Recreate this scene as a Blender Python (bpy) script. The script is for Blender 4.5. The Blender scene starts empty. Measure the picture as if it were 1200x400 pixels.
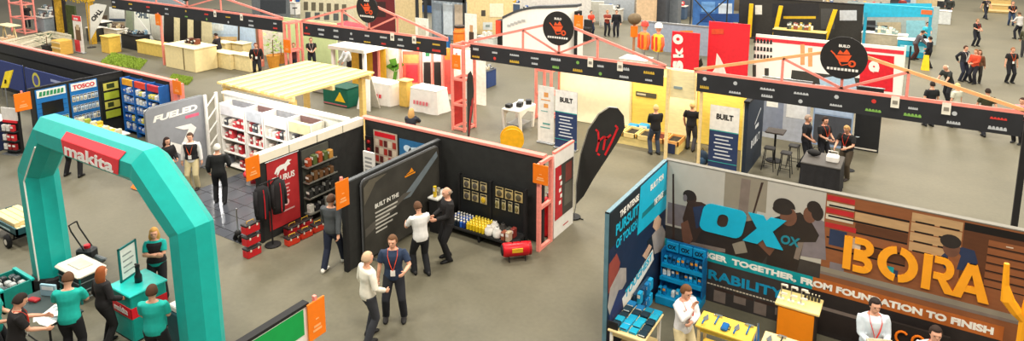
import bpy, bmesh, math, random
from mathutils import Vector, Matrix
random.seed(7)
SC = bpy.context.scene
COL = SC.collection
PI = math.pi
# ---------------------------------------------------------------- camera geometry (1200x400 frame)
H = 8.4; FPX = 789.0; PPX = 600.0; PPY = 28.0; TH = math.radians(9.57); YAW = math.radians(32.0)
_f = Vector((-math.sin(YAW)*math.cos(TH), math.cos(YAW)*math.cos(TH), -math.sin(TH)))
_r = Vector((math.cos(YAW), math.sin(YAW), 0.0))
_u = _r.cross(_f)
def ray(x, y): return _f*FPX + _r*(x-PPX) + _u*(PPY-y)
def G(x, y, z=0.0):
    d = ray(x, y); t = (z-H)/d.z
    return Vector((d.x*t, d.y*t, z))
def onY(x, y, Y):           # point of the wall plane y = Y seen at that pixel
    d = ray(x, y); t = Y/d.y
    return Vector((d.x*t, Y, H+d.z*t))
def onX(x, y, X):
    d = ray(x, y); t = X/d.x
    return Vector((X, d.y*t, H+d.z*t))
def hgt(x, yb, yt):         # height of a vertical thing from its foot and top pixels
    g = G(x, yb); n = _f.copy(); n.z = 0; n.normalize()
    d = ray(x, yt); t = g.dot(n)/d.dot(n)
    return H+d.z*t
# ---------------------------------------------------------------- materials
def lin(c):
    c = c/255.0
    return c/12.92 if c <= .04045 else ((c+.055)/1.055)**2.4
def rgb(h):
    h = h.lstrip('#')
    return (lin(int(h[0:2], 16)), lin(int(h[2:4], 16)), lin(int(h[4:6], 16)), 1)
_mats = {}
def mat(h, rough=.6, metal=0.0, vary=.12, scale=6.0, emit=0.0, kind=None, bump=0.0, alpha=None):
    key = (h, rough, metal, vary, scale, emit, kind, bump, alpha)
    if key in _mats: return _mats[key]
    m = bpy.data.materials.new('surface_' + h.strip('#') + ('_' + kind if kind else ''))
    m.use_nodes = True
    nt = m.node_tree; b = nt.nodes['Principled BSDF']
    col = rgb(h)
    b.inputs['Roughness'].default_value = rough
    b.inputs['Metallic'].default_value = metal
    b.inputs['Base Color'].default_value = col
    b.inputs['Specular IOR Level'].default_value = .35
    tc = nt.nodes.new('ShaderNodeTexCoord')
    if vary or bump or kind:
        if kind == 'wood':
            mp = nt.nodes.new('ShaderNodeMapping'); mp.inputs['Scale'].default_value = (1.5, 1.5, 6)
            nt.links.new(tc.outputs['Object'], mp.inputs['Vector'])
            tx = nt.nodes.new('ShaderNodeTexNoise'); tx.inputs['Scale'].default_value = 2.5; tx.inputs['Detail'].default_value = 5
            nt.links.new(mp.outputs['Vector'], tx.inputs['Vector'])
        else:
            tx = nt.nodes.new('ShaderNodeTexNoise'); tx.inputs['Scale'].default_value = scale; tx.inputs['Detail'].default_value = 4
            nt.links.new(tc.outputs['Object'], tx.inputs['Vector'])
        rp = nt.nodes.new('ShaderNodeValToRGB')
        v = max(vary, .02)
        if kind == 'wood': v = .10
        rp.color_ramp.elements[0].position = .3; rp.color_ramp.elements[1].position = .7
        rp.color_ramp.elements[0].color = tuple(c*(1-v) for c in col[:3]) + (1,)
        rp.color_ramp.elements[1].color = tuple(min(1, c*(1+v*.8)) for c in col[:3]) + (1,)
        nt.links.new(tx.outputs['Fac'], rp.inputs['Fac'])
        nt.links.new(rp.outputs['Color'], b.inputs['Base Color'])
        if bump:
            bp = nt.nodes.new('ShaderNodeBump'); bp.inputs['Strength'].default_value = bump; bp.inputs['Distance'].default_value = .02
            nt.links.new(tx.outputs['Fac'], bp.inputs['Height']); nt.links.new(bp.outputs['Normal'], b.inputs['Normal'])
    if emit:
        b.inputs['Emission Color'].default_value = col; b.inputs['Emission Strength'].default_value = emit
    if alpha is not None: b.inputs['Alpha'].default_value = alpha
    _mats[key] = m
    return m
BLACK = mat('#1c1b1b', .7); DARK = mat('#2b2c2e', .6); CHAR = mat('#3a3b3d', .7)
WHITE = mat('#ece8e0', .5, vary=.05); OFFW = mat('#d9d2c4', .6); CREAM = mat('#ecdcae', .6, vary=.08)
PINK = mat('#ee8f80', .6, kind='wood'); PINE = mat('#ecd196', .6, kind='wood'); PLY = mat('#f0d98f', .6, kind='wood')
TEAL = mat('#12a79d', .45, vary=.06); TEALD = mat('#0c6f6c', .5); RED = mat('#d5202c', .5); ORANGE = mat('#f07a14', .5, vary=.05)
YEL = mat('#f3c51f', .5); BLUE = mat('#1668ad', .5); CYAN = mat('#10add0', .5, vary=.05); NAVY = mat('#232f57', .6)
SKIN = mat('#d9a184', .55, vary=.06, scale=20); STEEL = mat('#a8abad', .35, metal=.8); GREY = mat('#8b8c8c', .6)
RUBBER = mat('#161616', .85); GREEN = mat('#0f9a48', .5, vary=.05); LEAF = mat('#4f8a34', .6, vary=.3)
# ---------------------------------------------------------------- mesh builder
class MB:
    def __init__(s): s.v = []; s.f = []; s.m = []; s.cur = 0
    def mat(s, i): s.cur = i; return s
    def add(s, vs, fs):
        b = len(s.v); s.v.extend(Vector(v) for v in vs)
        for f in fs: s.f.append([b+i for i in f]); s.m.append(s.cur)
        return s
    def box(s, c, d, rz=0.0, rx=0.0, ry=0.0, taper=1.0):
        x, y, z = d[0]/2, d[1]/2, d[2]/2
        M = Matrix.Translation(c) @ Matrix.Rotation(rz, 4, 'Z') @ Matrix.Rotation(ry, 4, 'Y') @ Matrix.Rotation(rx, 4, 'X')
        t = taper
        P = [(-x,-y,-z),(x,-y,-z),(x,y,-z),(-x,y,-z),(-x*t,-y*t,z),(x*t,-y*t,z),(x*t,y*t,z),(-x*t,y*t,z)]
        return s.add([M @ Vector(p) for p in P], [(3,2,1,0),(4,5,6,7),(0,1,5,4),(1,2,6,5),(2,3,7,6),(3,0,4,7)])
    def bb(s, a, b):        # box from corner to corner
        a, b = Vector(a), Vector(b)
        return s.box((a+b)/2, [abs(b[i]-a[i]) for i in range(3)])
    def rbox(s, c, d, bev=.02, rz=0.0):   # box with chamfered edges
        x, y, z = d[0]/2, d[1]/2, d[2]/2; b = min(bev, x*.9, y*.9, z*.9)
        prof = [(-z, b), (-z+b, 0), (z-b, 0), (z, b)]
        rings = []
        for (zz, q) in prof:
            X, Y = x-q, y-q
            rings.append([(-X+b,-Y,zz),(X-b,-Y,zz),(X,-Y+b,zz),(X,Y-b,zz),(X-b,Y,zz),(-X+b,Y,zz),(-X,Y-b,zz),(-X,-Y+b,zz)])
        M = Matrix.Translation(c) @ Matrix.Rotation(rz, 4, 'Z')
        return s.loft([[M @ Vector(p) for p in r] for r in rings])
    def loft(s, rings, cap=True, closed=True):
        n = len(rings[0]); vs = [p for r in rings for p in r]; fs = []
        for i in range(len(rings)-1):
            for j in range(n if closed else n-1):
                a = i*n+j; b = i*n+(j+1) % n
                fs.append((a, b, b+n, a+n))
        if cap:
            fs.append(tuple(reversed(range(n)))); k = (len(rings)-1)*n; fs.append(tuple(range(k, k+n)))
        return s.add(vs, fs)
    def tube(s, pts, r, n=8, cap=True):
        pts = [Vector(p) for p in pts]
        rs = r if isinstance(r, (list, tuple)) else [r]*len(pts)
        rings = []; prev = None
        for i, p in enumerate(pts):
            t = (pts[min(i+1, len(pts)-1)] - pts[max(i-1, 0)]).normalized()
            if prev is None:
                a = Vector((0, 0, 1)) if abs(t.z) < .9 else Vector((1, 0, 0))
                x = t.cross(a).normalized()
            else:
                x = (prev - t*prev.dot(t)).normalized()
            y = t.cross(x); prev = x
            rr = rs[i]; ra, rb = rr if isinstance(rr, tuple) else (rr, rr)
            rings.append([p + x*(ra*math.cos(2*PI*k/n)) + y*(rb*math.sin(2*PI*k/n)) for k in range(n)])
        return s.loft(rings, cap)
    def cyl(s, c, r, h, n=16, r2=None):
        r2 = r if r2 is None else r2; c = Vector(c)
        return s.loft([[c+Vector((r*math.cos(2*PI*k/n), r*math.sin(2*PI*k/n), 0)) for k in range(n)],
                       [c+Vector((r2*math.cos(2*PI*k/n), r2*math.sin(2*PI*k/n), h)) for k in range(n)]])
    def lathe(s, c, prof, n=16):
        c = Vector(c)
        return s.loft([[c+Vector((r*math.cos(2*PI*k/n), r*math.sin(2*PI*k/n), z)) for k in range(n)] for (r, z) in prof])
    def ell(s, c, r, n=12, m=8, M=None):
        c = Vector(c); rings = []
        for i in range(m+1):
            a = -PI/2 + PI*i/m; a = max(-PI/2+.05, min(PI/2-.05, a))
            ring = []
            for k in range(n):
                p = Vector((r[0]*math.cos(a)*math.cos(2*PI*k/n), r[1]*math.cos(a)*math.sin(2*PI*k/n), r[2]*math.sin(a)))
                ring.append(c + (M @ p if M else p))
            rings.append(ring)
        return s.loft(rings)
    def prism(s, poly, th):   # 3D polygon points + thickness vector
        poly = [Vector(p) for p in poly]; th = Vector(th); n = len(poly)
        vs = poly + [p+th for p in poly]
        fs = [tuple(range(n)), tuple(reversed(range(n, 2*n)))] + [(i, i+n, (i+1) % n + n, (i+1) % n) for i in range(n)]
        return s.add(vs, fs)
    def build(s, name, mats, parent=None, smooth=False, world=True, loc=None):
        me = bpy.data.meshes.new(name)
        off = Vector((0, 0, 0))
        if parent is not None and world: off = world_loc(parent)
        if loc is not None: off = Vector(loc)
        me.from_pydata([v-off for v in s.v], [], s.f)
        if not isinstance(mats, (list, tuple)): mats = [mats]
        for m in mats: me.materials.append(m)
        for p, i in zip(me.polygons, s.m):
            p.material_index = min(i, len(mats)-1); p.use_smooth = smooth
        bm = bmesh.new(); bm.from_mesh(me)
        bmesh.ops.recalc_face_normals(bm, faces=bm.faces); bm.to_mesh(me); bm.free()
        o = bpy.data.objects.new(name, me); COL.objects.link(o)
        if loc is not None: o.location = loc
        if parent is not None: o.parent = parent
        return o
def world_loc(o):
    v = Vector(o.location)
    while o.parent is not None: o = o.parent; v = v + Vector(o.location)
    return v
def tag(o, label=None, cat=None, group=None, kind=None):
    if label: o['label'] = label
    if cat: o['category'] = cat
    if group: o['group'] = group
    if kind: o['kind'] = kind
    return o
def thing(name, label, cat, loc=(0, 0, 0), rz=0.0, group=None):
    o = bpy.data.objects.new(name, None); COL.objects.link(o)
    o.location = loc; o.rotation_euler = (0, 0, rz); o.empty_display_size = .2
    if 'wall' in name: o['kind'] = 'thing'
    return tag(o, label, cat, group)
_kids = {}
def kids(o): return [c for c in COL.objects if c.parent == o]
def copy_tree(o, loc=None, rz=None, label=None, group=None, parent=None, _all=None):
    if _all is None:
        _all = {}
        for c in COL.objects:
            if c.parent is not None: _all.setdefault(c.parent.name, []).append(c)
    c = o.copy(); COL.objects.link(c)
    if parent is not None: c.parent = parent
    if loc is not None: c.location = loc
    if rz is not None: c.rotation_euler = (0, 0, rz)
    if label: c['label'] = label
    if group: c['group'] = group
    for ch in _all.get(o.name, []): copy_tree(ch, parent=c, _all=_all)
    return c
# ---------------------------------------------------------------- lettering and flat print on a plane
class Plane:
    """a flat face in the place: origin, u (along), v (up), n (outward)"""
    def __init__(s, o, u, v=(0, 0, 1), n=None):
        s.o = Vector(o); s.u = Vector(u).normalized(); s.v = Vector(v).normalized()
        s.n = Vector(n).normalized() if n is not None else s.u.cross(s.v).normalized()
    def p(s, a, b, lift=0.0): return s.o + s.u*a + s.v*b + s.n*lift
    def at(s, x, y):          # (a, b) of the face point a pixel of the photo shows
        d = ray(x, y); c = Vector((0, 0, H))
        t = (s.o - c).dot(s.n)/d.dot(s.n)
        q = c + d*t - s.o
        return (q.dot(s.u), q.dot(s.v))
    def poly(s, mb, pts, lift=.002, th=.002):
        mb.prism([s.p(a, b, lift-th) for a, b in pts], s.n*th); return mb
    def rect(s, mb, a0, b0, a1, b1, lift=.002, th=.002):
        return s.poly(mb, [(a0, b0), (a1, b0), (a1, b1), (a0, b1)], lift, th)
    def pix(s, mb, pts, lift=.002, th=.002):
        return s.poly(mb, [s.at(x, y) for x, y in pts], lift, th)
    def disc(s, mb, a, b, ra, rb=None, n=18, lift=.002, th=.002, a0=0, a1=2*PI):
        rb = ra if rb is None else rb
        return s.poly(mb, [(a+ra*math.cos(a0+(a1-a0)*k/n), b+rb*math.sin(a0+(a1-a0)*k/n)) for k in range(n if a1-a0 > 6 else n+1)], lift, th)
_textcache = {}
def textmesh(txt, bold=.0):
    key = (txt, bold)
    if key in _textcache: return _textcache[key]
    cu = bpy.data.curves.new('lettering', 'FONT'); cu.body = txt; cu.size = 1; cu.offset = bold; cu.resolution_u = 3
    ob = bpy.data.objects.new('lettering', cu); COL.objects.link(ob)
    dg = bpy.context.evaluated_depsgraph_get(); dg.update()
    me = bpy.data.meshes.new_from_object(ob.evaluated_get(dg))
    vs = [v.co.copy() for v in me.vertices]; fs = [list(p.vertices) for p in me.polygons]
    bpy.data.objects.remove(ob); bpy.data.curves.remove(cu); bpy.data.meshes.remove(me)
    x0 = min(v.x for v in vs); x1 = max(v.x for v in vs); y0 = min(v.y for v in vs); y1 = max(v.y for v in vs)
    vs = [((v.x-x0)/(x1-x0), (v.y-y0)/(y1-y0)) for v in vs]
    from collections import Counter
    ec = Counter()
    for f in fs:
        for i in range(len(f)): ec[tuple(sorted((f[i], f[(i+1) % len(f)])))] += 1
    edges = [(f[i], f[(i+1) % len(f)]) for f in fs for i in range(len(f)) if ec[tuple(sorted((f[i], f[(i+1) % len(f)])))] == 1]
    _textcache[key] = (vs, fs, edges, (x1-x0)/(y1-y0))
    return _textcache[key]
def text(mb, pl, txt, quad, lift=.004, th=.003, bold=.0):
    """fill a quad (a,b corners: lower left, lower right, upper right, upper left) of plane pl with raised letters"""
    vs, fs, edges, asp = textmesh(txt, bold)
    q = [Vector((*c, 0)) for c in quad]
    P = [(q[0]*(1-x) + q[1]*x)*(1-y) + (q[3]*(1-x) + q[2]*x)*y for x, y in vs]
    n = len(P)
    top = [pl.p(p.x, p.y, lift) for p in P]; bot = [pl.p(p.x, p.y, lift-th) for p in P]
    mb.add(top+bot, fs + [[i+n for i in reversed(f)] for f in fs] + [(a, b, b+n, a+n) for a, b in edges])
    return mb
def tline(mb, pl, txt, a, b, h, w=None, lift=.004, bold=.0, th=.003):
    asp = textmesh(txt, bold)[3]; w = w if w is not None else h*asp
    return text(mb, pl, txt, [(a, b), (a+w, b), (a+w, b+h), (a, b+h)], lift, th, bold)
# ---------------------------------------------------------------- people
def remesh(mb, name, vox, smooth_iter=0):
    me = bpy.data.meshes.new(name); me.from_pydata(mb.v, [], mb.f)
    bm = bmesh.new(); bm.from_mesh(me); bmesh.ops.recalc_face_normals(bm, faces=bm.faces); bm.to_mesh(me); bm.free()
    o = bpy.data.objects.new(name, me); COL.objects.link(o)
    r = o.modifiers.new('r', 'REMESH'); r.mode = 'VOXEL'; r.voxel_size = vox; r.use_smooth_shade = True
    if smooth_iter:
        sm = o.modifiers.new('s', 'SMOOTH'); sm.iterations = smooth_iter; sm.factor = .5
    dg = bpy.context.evaluated_depsgraph_get(); dg.update()
    out = bpy.data.meshes.new_from_object(o.evaluated_get(dg)); out.name = name
    bpy.data.objects.remove(o); bpy.data.meshes.remove(me)
    for p in out.polygons: p.use_smooth = True
    return out
def ik(a, b, l1, l2, hint):
    d = b-a; L = d.length; mx = (l1+l2)*.999
    if L > mx: b = a + d*(mx/L); d = b-a; L = mx
    t = d/L; x = (l1*l1 - l2*l2 + L*L)/(2*L); h = math.sqrt(max(0, l1*l1-x*x))
    k = hint - t*hint.dot(t); k.normalize()
    return a + t*x + k*h, b
def rotz(v, a): return Vector((v.x*math.cos(a)-v.y*math.sin(a), v.x*math.sin(a)+v.y*math.cos(a), v.z))
POSES = {   # hands: target of the wrist (forward, left, up) at 1.75 m; feet: (forward, left); lean: bend of the trunk
 'stand':   dict(L=(.03, .27, .84), R=(.03, -.27, .84), fl=(.02, .11), fr=(-.02, -.11)),
 'walk':    dict(L=(.22, .26, .90), R=(-.20, -.26, .90), fl=(-.24, .09), fr=(.30, -.09)),
 'thumb':   dict(L=(.36, .22, 1.18), R=(.02, -.29, .84), fl=(.03, .17), fr=(0, -.16)),
 'pocket':  dict(L=(.10, .25, .92), R=(.22, -.22, 1.02), fl=(.06, .12), fr=(-.10, -.11)),
 'crossed': dict(L=(.23, -.05, 1.22), R=(.25, .05, 1.19), fl=(.02, .12), fr=(0, -.12), hint=(-.2, 1, -.6)),
 'front':   dict(L=(.30, .10, 1.08), R=(.30, -.10, 1.08), fl=(.04, .12), fr=(-.02, -.12)),
 'reach':   dict(L=(.42, .18, 1.12), R=(.40, -.16, 1.05), fl=(.10, .12), fr=(-.08, -.12), lean=.12, nod=.35),
 'behind':  dict(L=(-.16, .16, .98), R=(-.16, -.16, .98), fl=(.02, .12), fr=(0, -.12), hint=(-.7, 1, 0)),
 'lean':    dict(L=(.50, .22, .95), R=(.46, -.20, .95), fl=(.05, .13), fr=(-.15, -.12), lean=.38, nod=.3),
 'chin':    dict(L=(.24, -.06, 1.18), R=(.21, -.03, 1.43), fl=(.04, .12), fr=(-.03, -.12), hint=(.1, 1, -1), nod=.2),
 'sit':     dict(L=(.34, .12, .78), R=(.34, -.12, .78), fl=(.42, .13), fr=(.46, -.13), sit=1),
 'wide':    dict(L=(.10, .33, .90), R=(.30, -.20, 1.1), fl=(.05, .24), fr=(-.05, -.24)),
}
_tpl = {}
def person_meshes(pose, sleeve, hair, fem, look, vox):
    key = (pose, sleeve, hair, fem, look, vox)
    if key in _tpl: return _tpl[key]
    p = POSES[pose]; lean = p.get('lean', 0.0); sit = p.get('sit')
    pel = .93 if not sit else .50
    def bend(v):    # trunk lean about the hips
        v = Vector(v); z = v.z-.95
        return Vector((v.x*math.cos(lean) + z*math.sin(lean), v.y, .95 + z*math.cos(lean) - v.x*math.sin(lean))) + Vector((0, 0, pel-.93))
    sw = .165 if fem else .19
    sh = {1: bend((0, sw, 1.425)), -1: bend((0, -sw, 1.425))}
    drop = Vector((0, 0, pel-.93)) if sit else Vector((0, 0, 0))
    arm = {}
    for sgn, k in ((1, 'L'), (-1, 'R')):
        tgt = Vector(p[k]) + (drop*0 if sit else drop)
        hint = Vector(p.get('hint', (-.8, .45, -.3))); hint.y *= sgn
        e, w = ik(sh[sgn], tgt, .285, .255, hint)
        arm[sgn] = (e, w)
    hip = {s: Vector((0, .092*s, pel-.04)) for s in (1, -1)}
    leg = {}
    for s, k in ((1, 'fl'), (-1, 'fr')):
        an = Vector((p[k][0], p[k][1], .085))
        kn, an2 = ik(hip[s], an, .43, .425, Vector((1, .12*s, 0)))
        leg[s] = (kn, an2)
    hd = bend((.015, 0, 1.545)); nk = bend((-.005, 0, 1.46))
    HR = Matrix.Rotation(look, 3, 'Z') @ Matrix.Rotation(p.get('nod', 0.05)+lean*.4, 3, 'Y')
    def hp(v): return hd + HR @ Vector(v)
    def trunk(mb, g, z0, z1, top=True, n=16):
        hipw = .172 if fem else .16
        prof = [(.86, .10, hipw*.92), (.95, .118, hipw), (1.02, .112, hipw*.94), (1.10, .10, .125 if fem else .142), (1.20, .108, .138 if fem else .152),
                (1.30, .124, .152 if fem else .17), (1.38, .112, .165 if fem else .187), (1.43, .088, .155 if fem else .178), (1.465, .066, .10), (1.485, .056, .06)]
        rs = []
        for z, a, b in prof:
            if z < z0-.001 or z > z1+.001: continue
            off = .012 if 1.15 < z < 1.4 else 0
            rs.append([bend((off + (a+g)*math.cos(2*PI*k/n), (b+g)*math.sin(2*PI*k/n), z)) for k in range(n)])
        mb.loft(rs)
    # ---- body: one continuous surface
    b = MB(); trunk(b, 0, .86, 1.485)
    b.tube([nk-Vector((0, 0, .05)), nk, hp((-.01, 0, .02))], [.062, .054, .052], 12)
    b.ell(hp((.005, 0, .09)), (.095, .074, .118), 16, 12, HR)
    b.ell(hp((.035, 0, .035)), (.062, .054, .062), 12, 8, HR)          # jaw
    b.tube([hp((.085, 0, .105)), hp((.112, 0, .07)), hp((.094, 0, .06))], [.009, .014, .008], 8)   # nose
    b.tube([hp((.082, -.05, .118)), hp((.098, 0, .122)), hp((.082, .05, .118))], .010, 6)          # brow
    b.ell(hp((.094, 0, .032)), (.010, .022, .009), 8, 6, HR)           # lips
    for s in (1, -1): b.ell(hp((-.008, .078*s, .085)), (.018, .011, .030), 8, 6, HR)
    for s in (1, -1):
        e, w = arm[s]; S = sh[s]
        b.tube([S+(S-e)*.02+Vector((0, -.02*s, 0)), S.lerp(e, .3), e, e.lerp(w, .3), w], [.056, .05, .039, .039, .027], 10)
        fd = (w-e).normalized()                                        # hand
        side = Vector((0, 0, 1)) if abs(fd.z) < .75 else Vector((1, 0, 0))
        side = (side - fd*side.dot(fd)).normalized()
        nrm = fd.cross(side).normalized()
        if nrm.y*s > 0: nrm = -nrm                                     # palm side faces the body
        pc = w + fd*.05
        b.tube([w-fd*.01, w+fd*.03, w+fd*.085], [(.026, .018), (.040, .016), (.040, .013)] if abs(fd.z) >= .75 else [(.018, .026), (.016, .040), (.013, .040)], 10)
        for q, (dy, ln) in enumerate(((.030, .070), (.010, .080), (-.010, .074), (-.029, .058))):
            r0 = w + fd*.075 + side*dy
            k1 = r0 + fd*ln*.5 + nrm*.008; k2 = k1 + fd*ln*.3 + nrm*.022; k3 = k2 + fd*ln*.12 + nrm*.022
            b.tube([r0, k1, k2, k3], [.0098, .0092, .0086, .0075], 6)
        t0 = w + fd*.03 + side*.034; t1 = t0 + fd*.03 + side*.024 + nrm*.01; t2 = t1 + fd*.032 + side*.004 + nrm*.012
        b.tube([t0-side*.015, t1, t2], [.014, .011, .009], 6)
        kn, an = leg[s]
        b.tube([hip[s]+Vector((0, 0, .03)), hip[s].lerp(kn, .35), kn, kn.lerp(an, .3), an], [.088, .08, .055, .056, .038], 12)
        b.tube([an+Vector((-.04, 0, -.045)), an+Vector((.05, 0, -.05)), an+Vector((.15, 0, -.06))], [.036, .036, .024], 8)
    body = remesh(b, 'body', vox, 1)
    # ---- clothes
    sb = MB(); g = .018
    trunk(sb, g, .86 if sleeve != 'vest' else .94, 1.465 if sleeve != 'vest' else 1.44)
    if sleeve in ('long', 'short', 'jacket'):
        f = {'long': 1.0, 'jacket': 1.02, 'short': .0}[sleeve]
        for s in (1, -1):
            e, w = arm[s]; S = sh[s]; gg = .014 if sleeve != 'jacket' else .02
            st = S+(S-e)*.03+Vector((0, -.025*s, 0))
            if sleeve == 'short':
                sb.tube([st, S.lerp(e, .3), S.lerp(e, .78)], [.066, .066, .064], 12)
            else:
                wr = e.lerp(w, .95)
                sb.tube([st, S.lerp(e, .3), e, e.lerp(w, .4), wr], [.056+gg, .051+gg, .043+gg, .040+gg, .032+gg], 12)
    shirt = remesh(sb, 'shirt', .017, 1)
    tb = MB()
    rs = []
    for z, a, bb_ in ((.80, .085, .14), (.86, .112, .165), (.95, .124, .168), (1.0, .118, .16)):
        rs.append([Vector((a*math.cos(2*PI*k/16), bb_*math.sin(2*PI*k/16), z + pel-.93)) for k in range(16)])
    tb.loft(rs)
    for s in (1, -1):
        kn, an = leg[s]; h = hip[s]
        tb.tube([h+Vector((0, 0, .04)), h.lerp(kn, .35), kn, kn.lerp(an, .4), an+Vector((-.005, 0, -.03))], [.10, .096, .076, .074, .066], 14)
    trou = remesh(tb, 'trousers', .017, 1)
    shoes = []
    for s in (1, -1):
        an = leg[s][1]; q = MB()
        base = Vector((an.x, an.y, 0))
        def ring(x, w, z0, z1): return [base+Vector((x, w*math.cos(2*PI*k/10+PI/10)*1.0, (z0+z1)/2 + (z1-z0)/2*math.sin(2*PI*k/10+PI/10))) for k in range(10)]
        q.loft([ring(-.085, .026, .0, .06), ring(-.06, .044, 0, .11), ring(.0, .046, 0, .115), ring(.08, .052, 0, .08), ring(.15, .048, 0, .06), ring(.195, .028, .004, .04)])
        me = bpy.data.meshes.new('shoe'); me.from_pydata(q.v, [], q.f)
        bm = bmesh.new(); bm.from_mesh(me); bmesh.ops.recalc_face_normals(bm, faces=bm.faces); bm.to_mesh(me); bm.free()
        for f_ in me.polygons: f_.use_smooth = True
        shoes.append(me)
    hm = None
    if hair:
        hb = MB(); rings = []; m, n = 14, 18
        for i in range(m+1):
            a = -PI/2 + PI*i/m; a = max(-PI/2+.06, min(PI/2-.06, a)); ring = []
            for k in range(n):
                t = 2*PI*k/n
                d = Vector((math.cos(a)*math.cos(t), math.cos(a)*math.sin(t), math.sin(a)))
                face = d.x > .25 and d.z < .52
                low = -.32 if hair != 'long' else -2
                keep = not face and (d.z > low or hair == 'long') and not (d.x > -.05 and d.z < -.15 and hair != 'long')
                if hair == 'fringe': keep = d.z < .3 and d.z > -.4 and d.x < .1
                if hair == 'cap': keep = d.z > .12
                k_ = 1.12 if keep else .84
                v = Vector((.098*d.x*k_, .078*d.y*k_ * (1.06 if keep else 1), .122*d.z*k_))
                if hair == 'long' and keep and d.z < .0: v = Vector((min(v.x, .03)-.01, v.y*1.25, v.z*1.0 + .20*d.z*(1 if d.x < .2 else .3)))
                ring.append(hp(v + Vector((0, 0, .092))))
            rings.append(ring)
        hb.loft(rings)
        if hair == 'cap':
            hb.loft([[hp(Vector((x, w*math.cos(2*PI*k/10), .118+.008*math.sin(2*PI*k/10)))) for k in range(10)] for x, w in ((.04, .07), (.11, .068), (.155, .04))])
        hm = bpy.data.meshes.new('hair'); hm.from_pydata(hb.v, [], hb.f)
        bm = bmesh.new(); bm.from_mesh(hm); bmesh.ops.recalc_face_normals(bm, faces=bm.faces); bm.to_mesh(hm); bm.free()
        for f_ in hm.polygons: f_.use_smooth = True
    ey = MB()
    for s in (1, -1): ey.ell(hp((.086, .032*s, .098)), (.012, .013, .009), 8, 6, HR)
    em = bpy.data.meshes.new('eyes'); em.from_pydata(ey.v, [], ey.f)
    lb = MB(); pts = []
    for s in (1, -1):
        lb.tube([bend((-.05, .055*s, 1.475)), bend((.05, .085*s, 1.46)), bend((.125, .085*s, 1.38)), bend((.162, .05*s, 1.25)), bend((.15, .008*s, 1.10))], [(.006, .016)]*5, 6)
    lm = bpy.data.meshes.new('lanyard'); lm.from_pydata(lb.v, [], lb.f)
    bg = MB(); bg.box(bend((.153, 0, 1.045)), (.012, .085, .12), ry=lean)
    bgm = bpy.data.meshes.new('badge'); bgm.from_pydata(bg.v, [], bg.f)
    vb = MB(); trunk(vb, .030, .95, 1.44)
    for me in (hm, em, lm, bgm):
        if me: me.materials.append(None)
    for me in [body, shirt, trou] + shoes:
        me.materials.clear(); me.materials.append(None)
    vm = None
    _tpl[key] = dict(body=body, shirt=shirt, trousers=trou, shoes=shoes, hair=hm, eyes=em, lanyard=lm, badge=bgm, vestb=vb, vest=None)
    return _tpl[key]
def person(px, py, label, face=270, h=1.75, pose='stand', shirt='#222222', trousers='#24262c', shoe='#1b1b1b', hair='short', haircol='#3b2a20',
           sleeve='short', lanyard=None, vest=None, fem=False, look=0.0, skin='#d9a184', group=None, vox=.014, loc=None, z=0.0):
    T = person_meshes(pose, sleeve, hair, fem, look, vox)
    g = G(px, py, z) if loc is None else Vector(loc)
    r = thing('person', label, 'person', g, math.radians(face)+YAW, group)
    r.scale = (h/1.755*1.06, h/1.755*1.07, h/1.755)
    def put(name, me, col, rough=.85):
        o = bpy.data.objects.new(name, me); COL.objects.link(o); o.parent = r
        o.material_slots[0].link = 'OBJECT'; o.material_slots[0].material = mat(col, rough, vary=.1, scale=9)
        return o
    put('body', T['body'], skin, .55)
    put('shirt' if sleeve != 'jacket' else 'jacket', T['shirt'], shirt)
    put('trousers', T['trousers'], trousers)
    for s in T['shoes']: put('shoe', s, shoe, .6)
    if T['hair']: put('cap' if hair == 'cap' else 'hair', T['hair'], haircol)
    put('eyes', T['eyes'], '#2a1d18', .3)
    if lanyard:
        put('lanyard', T['lanyard'], lanyard); put('badge', T['badge'], '#f2efe8', .4)
    if vest:
        if T['vest'] is None:
            T['vest'] = remesh(T['vestb'], 'vest', .017, 1); T['vest'].materials.clear(); T['vest'].materials.append(None)
        put('vest', T['vest'], vest)
    return r
# ---------------------------------------------------------------- camera, light, floor
cam = bpy.data.cameras.new('camera'); co = bpy.data.objects.new('camera', cam); COL.objects.link(co)
cam.sensor_fit = 'HORIZONTAL'; cam.sensor_width = 36; cam.lens = FPX/1200*36; cam.shift_y = (PPY-200)/1200.0
cam.clip_end = 400; cam.clip_start = .1
co.location = (0, 0, H); co.rotation_euler = (PI/2-TH, 0, YAW); SC.camera = co
w = bpy.data.worlds.new('hall_light'); SC.world = w; w.use_nodes = True
w.node_tree.nodes['Background'].inputs[0].default_value = (1.0, .97, .92, 1)
w.node_tree.nodes['Background'].inputs[1].default_value = .27
def lamp(x, y, z, power, sx=2.5, sy=2.5, col=(1, .95, .86)):
    l = bpy.data.lights.new('high_bay_lamp', 'AREA'); l.shape = 'RECTANGLE'; l.size = sx; l.size_y = sy; l.energy = power; l.color = col
    o = bpy.data.objects.new('high_bay_lamp', l); COL.objects.link(o); o.location = (x, y, z)
    tag(o, 'lamp high up under the hall roof', 'lamp', 'high bay lamps')
for ix in range(6):
    for iy in range(6):
        lamp(-48+ix*12, 4+iy*14, 15.5, 840+52*ix, 3, 3, (1, .98-.013*ix, .95-.036*ix))
SC.view_settings.view_transform = 'Standard'; SC.view_settings.look = 'None'
SC.view_settings.exposure = 0.72; SC.view_settings.gamma = 1; SC.view_settings.use_curve_mapping = False
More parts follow.
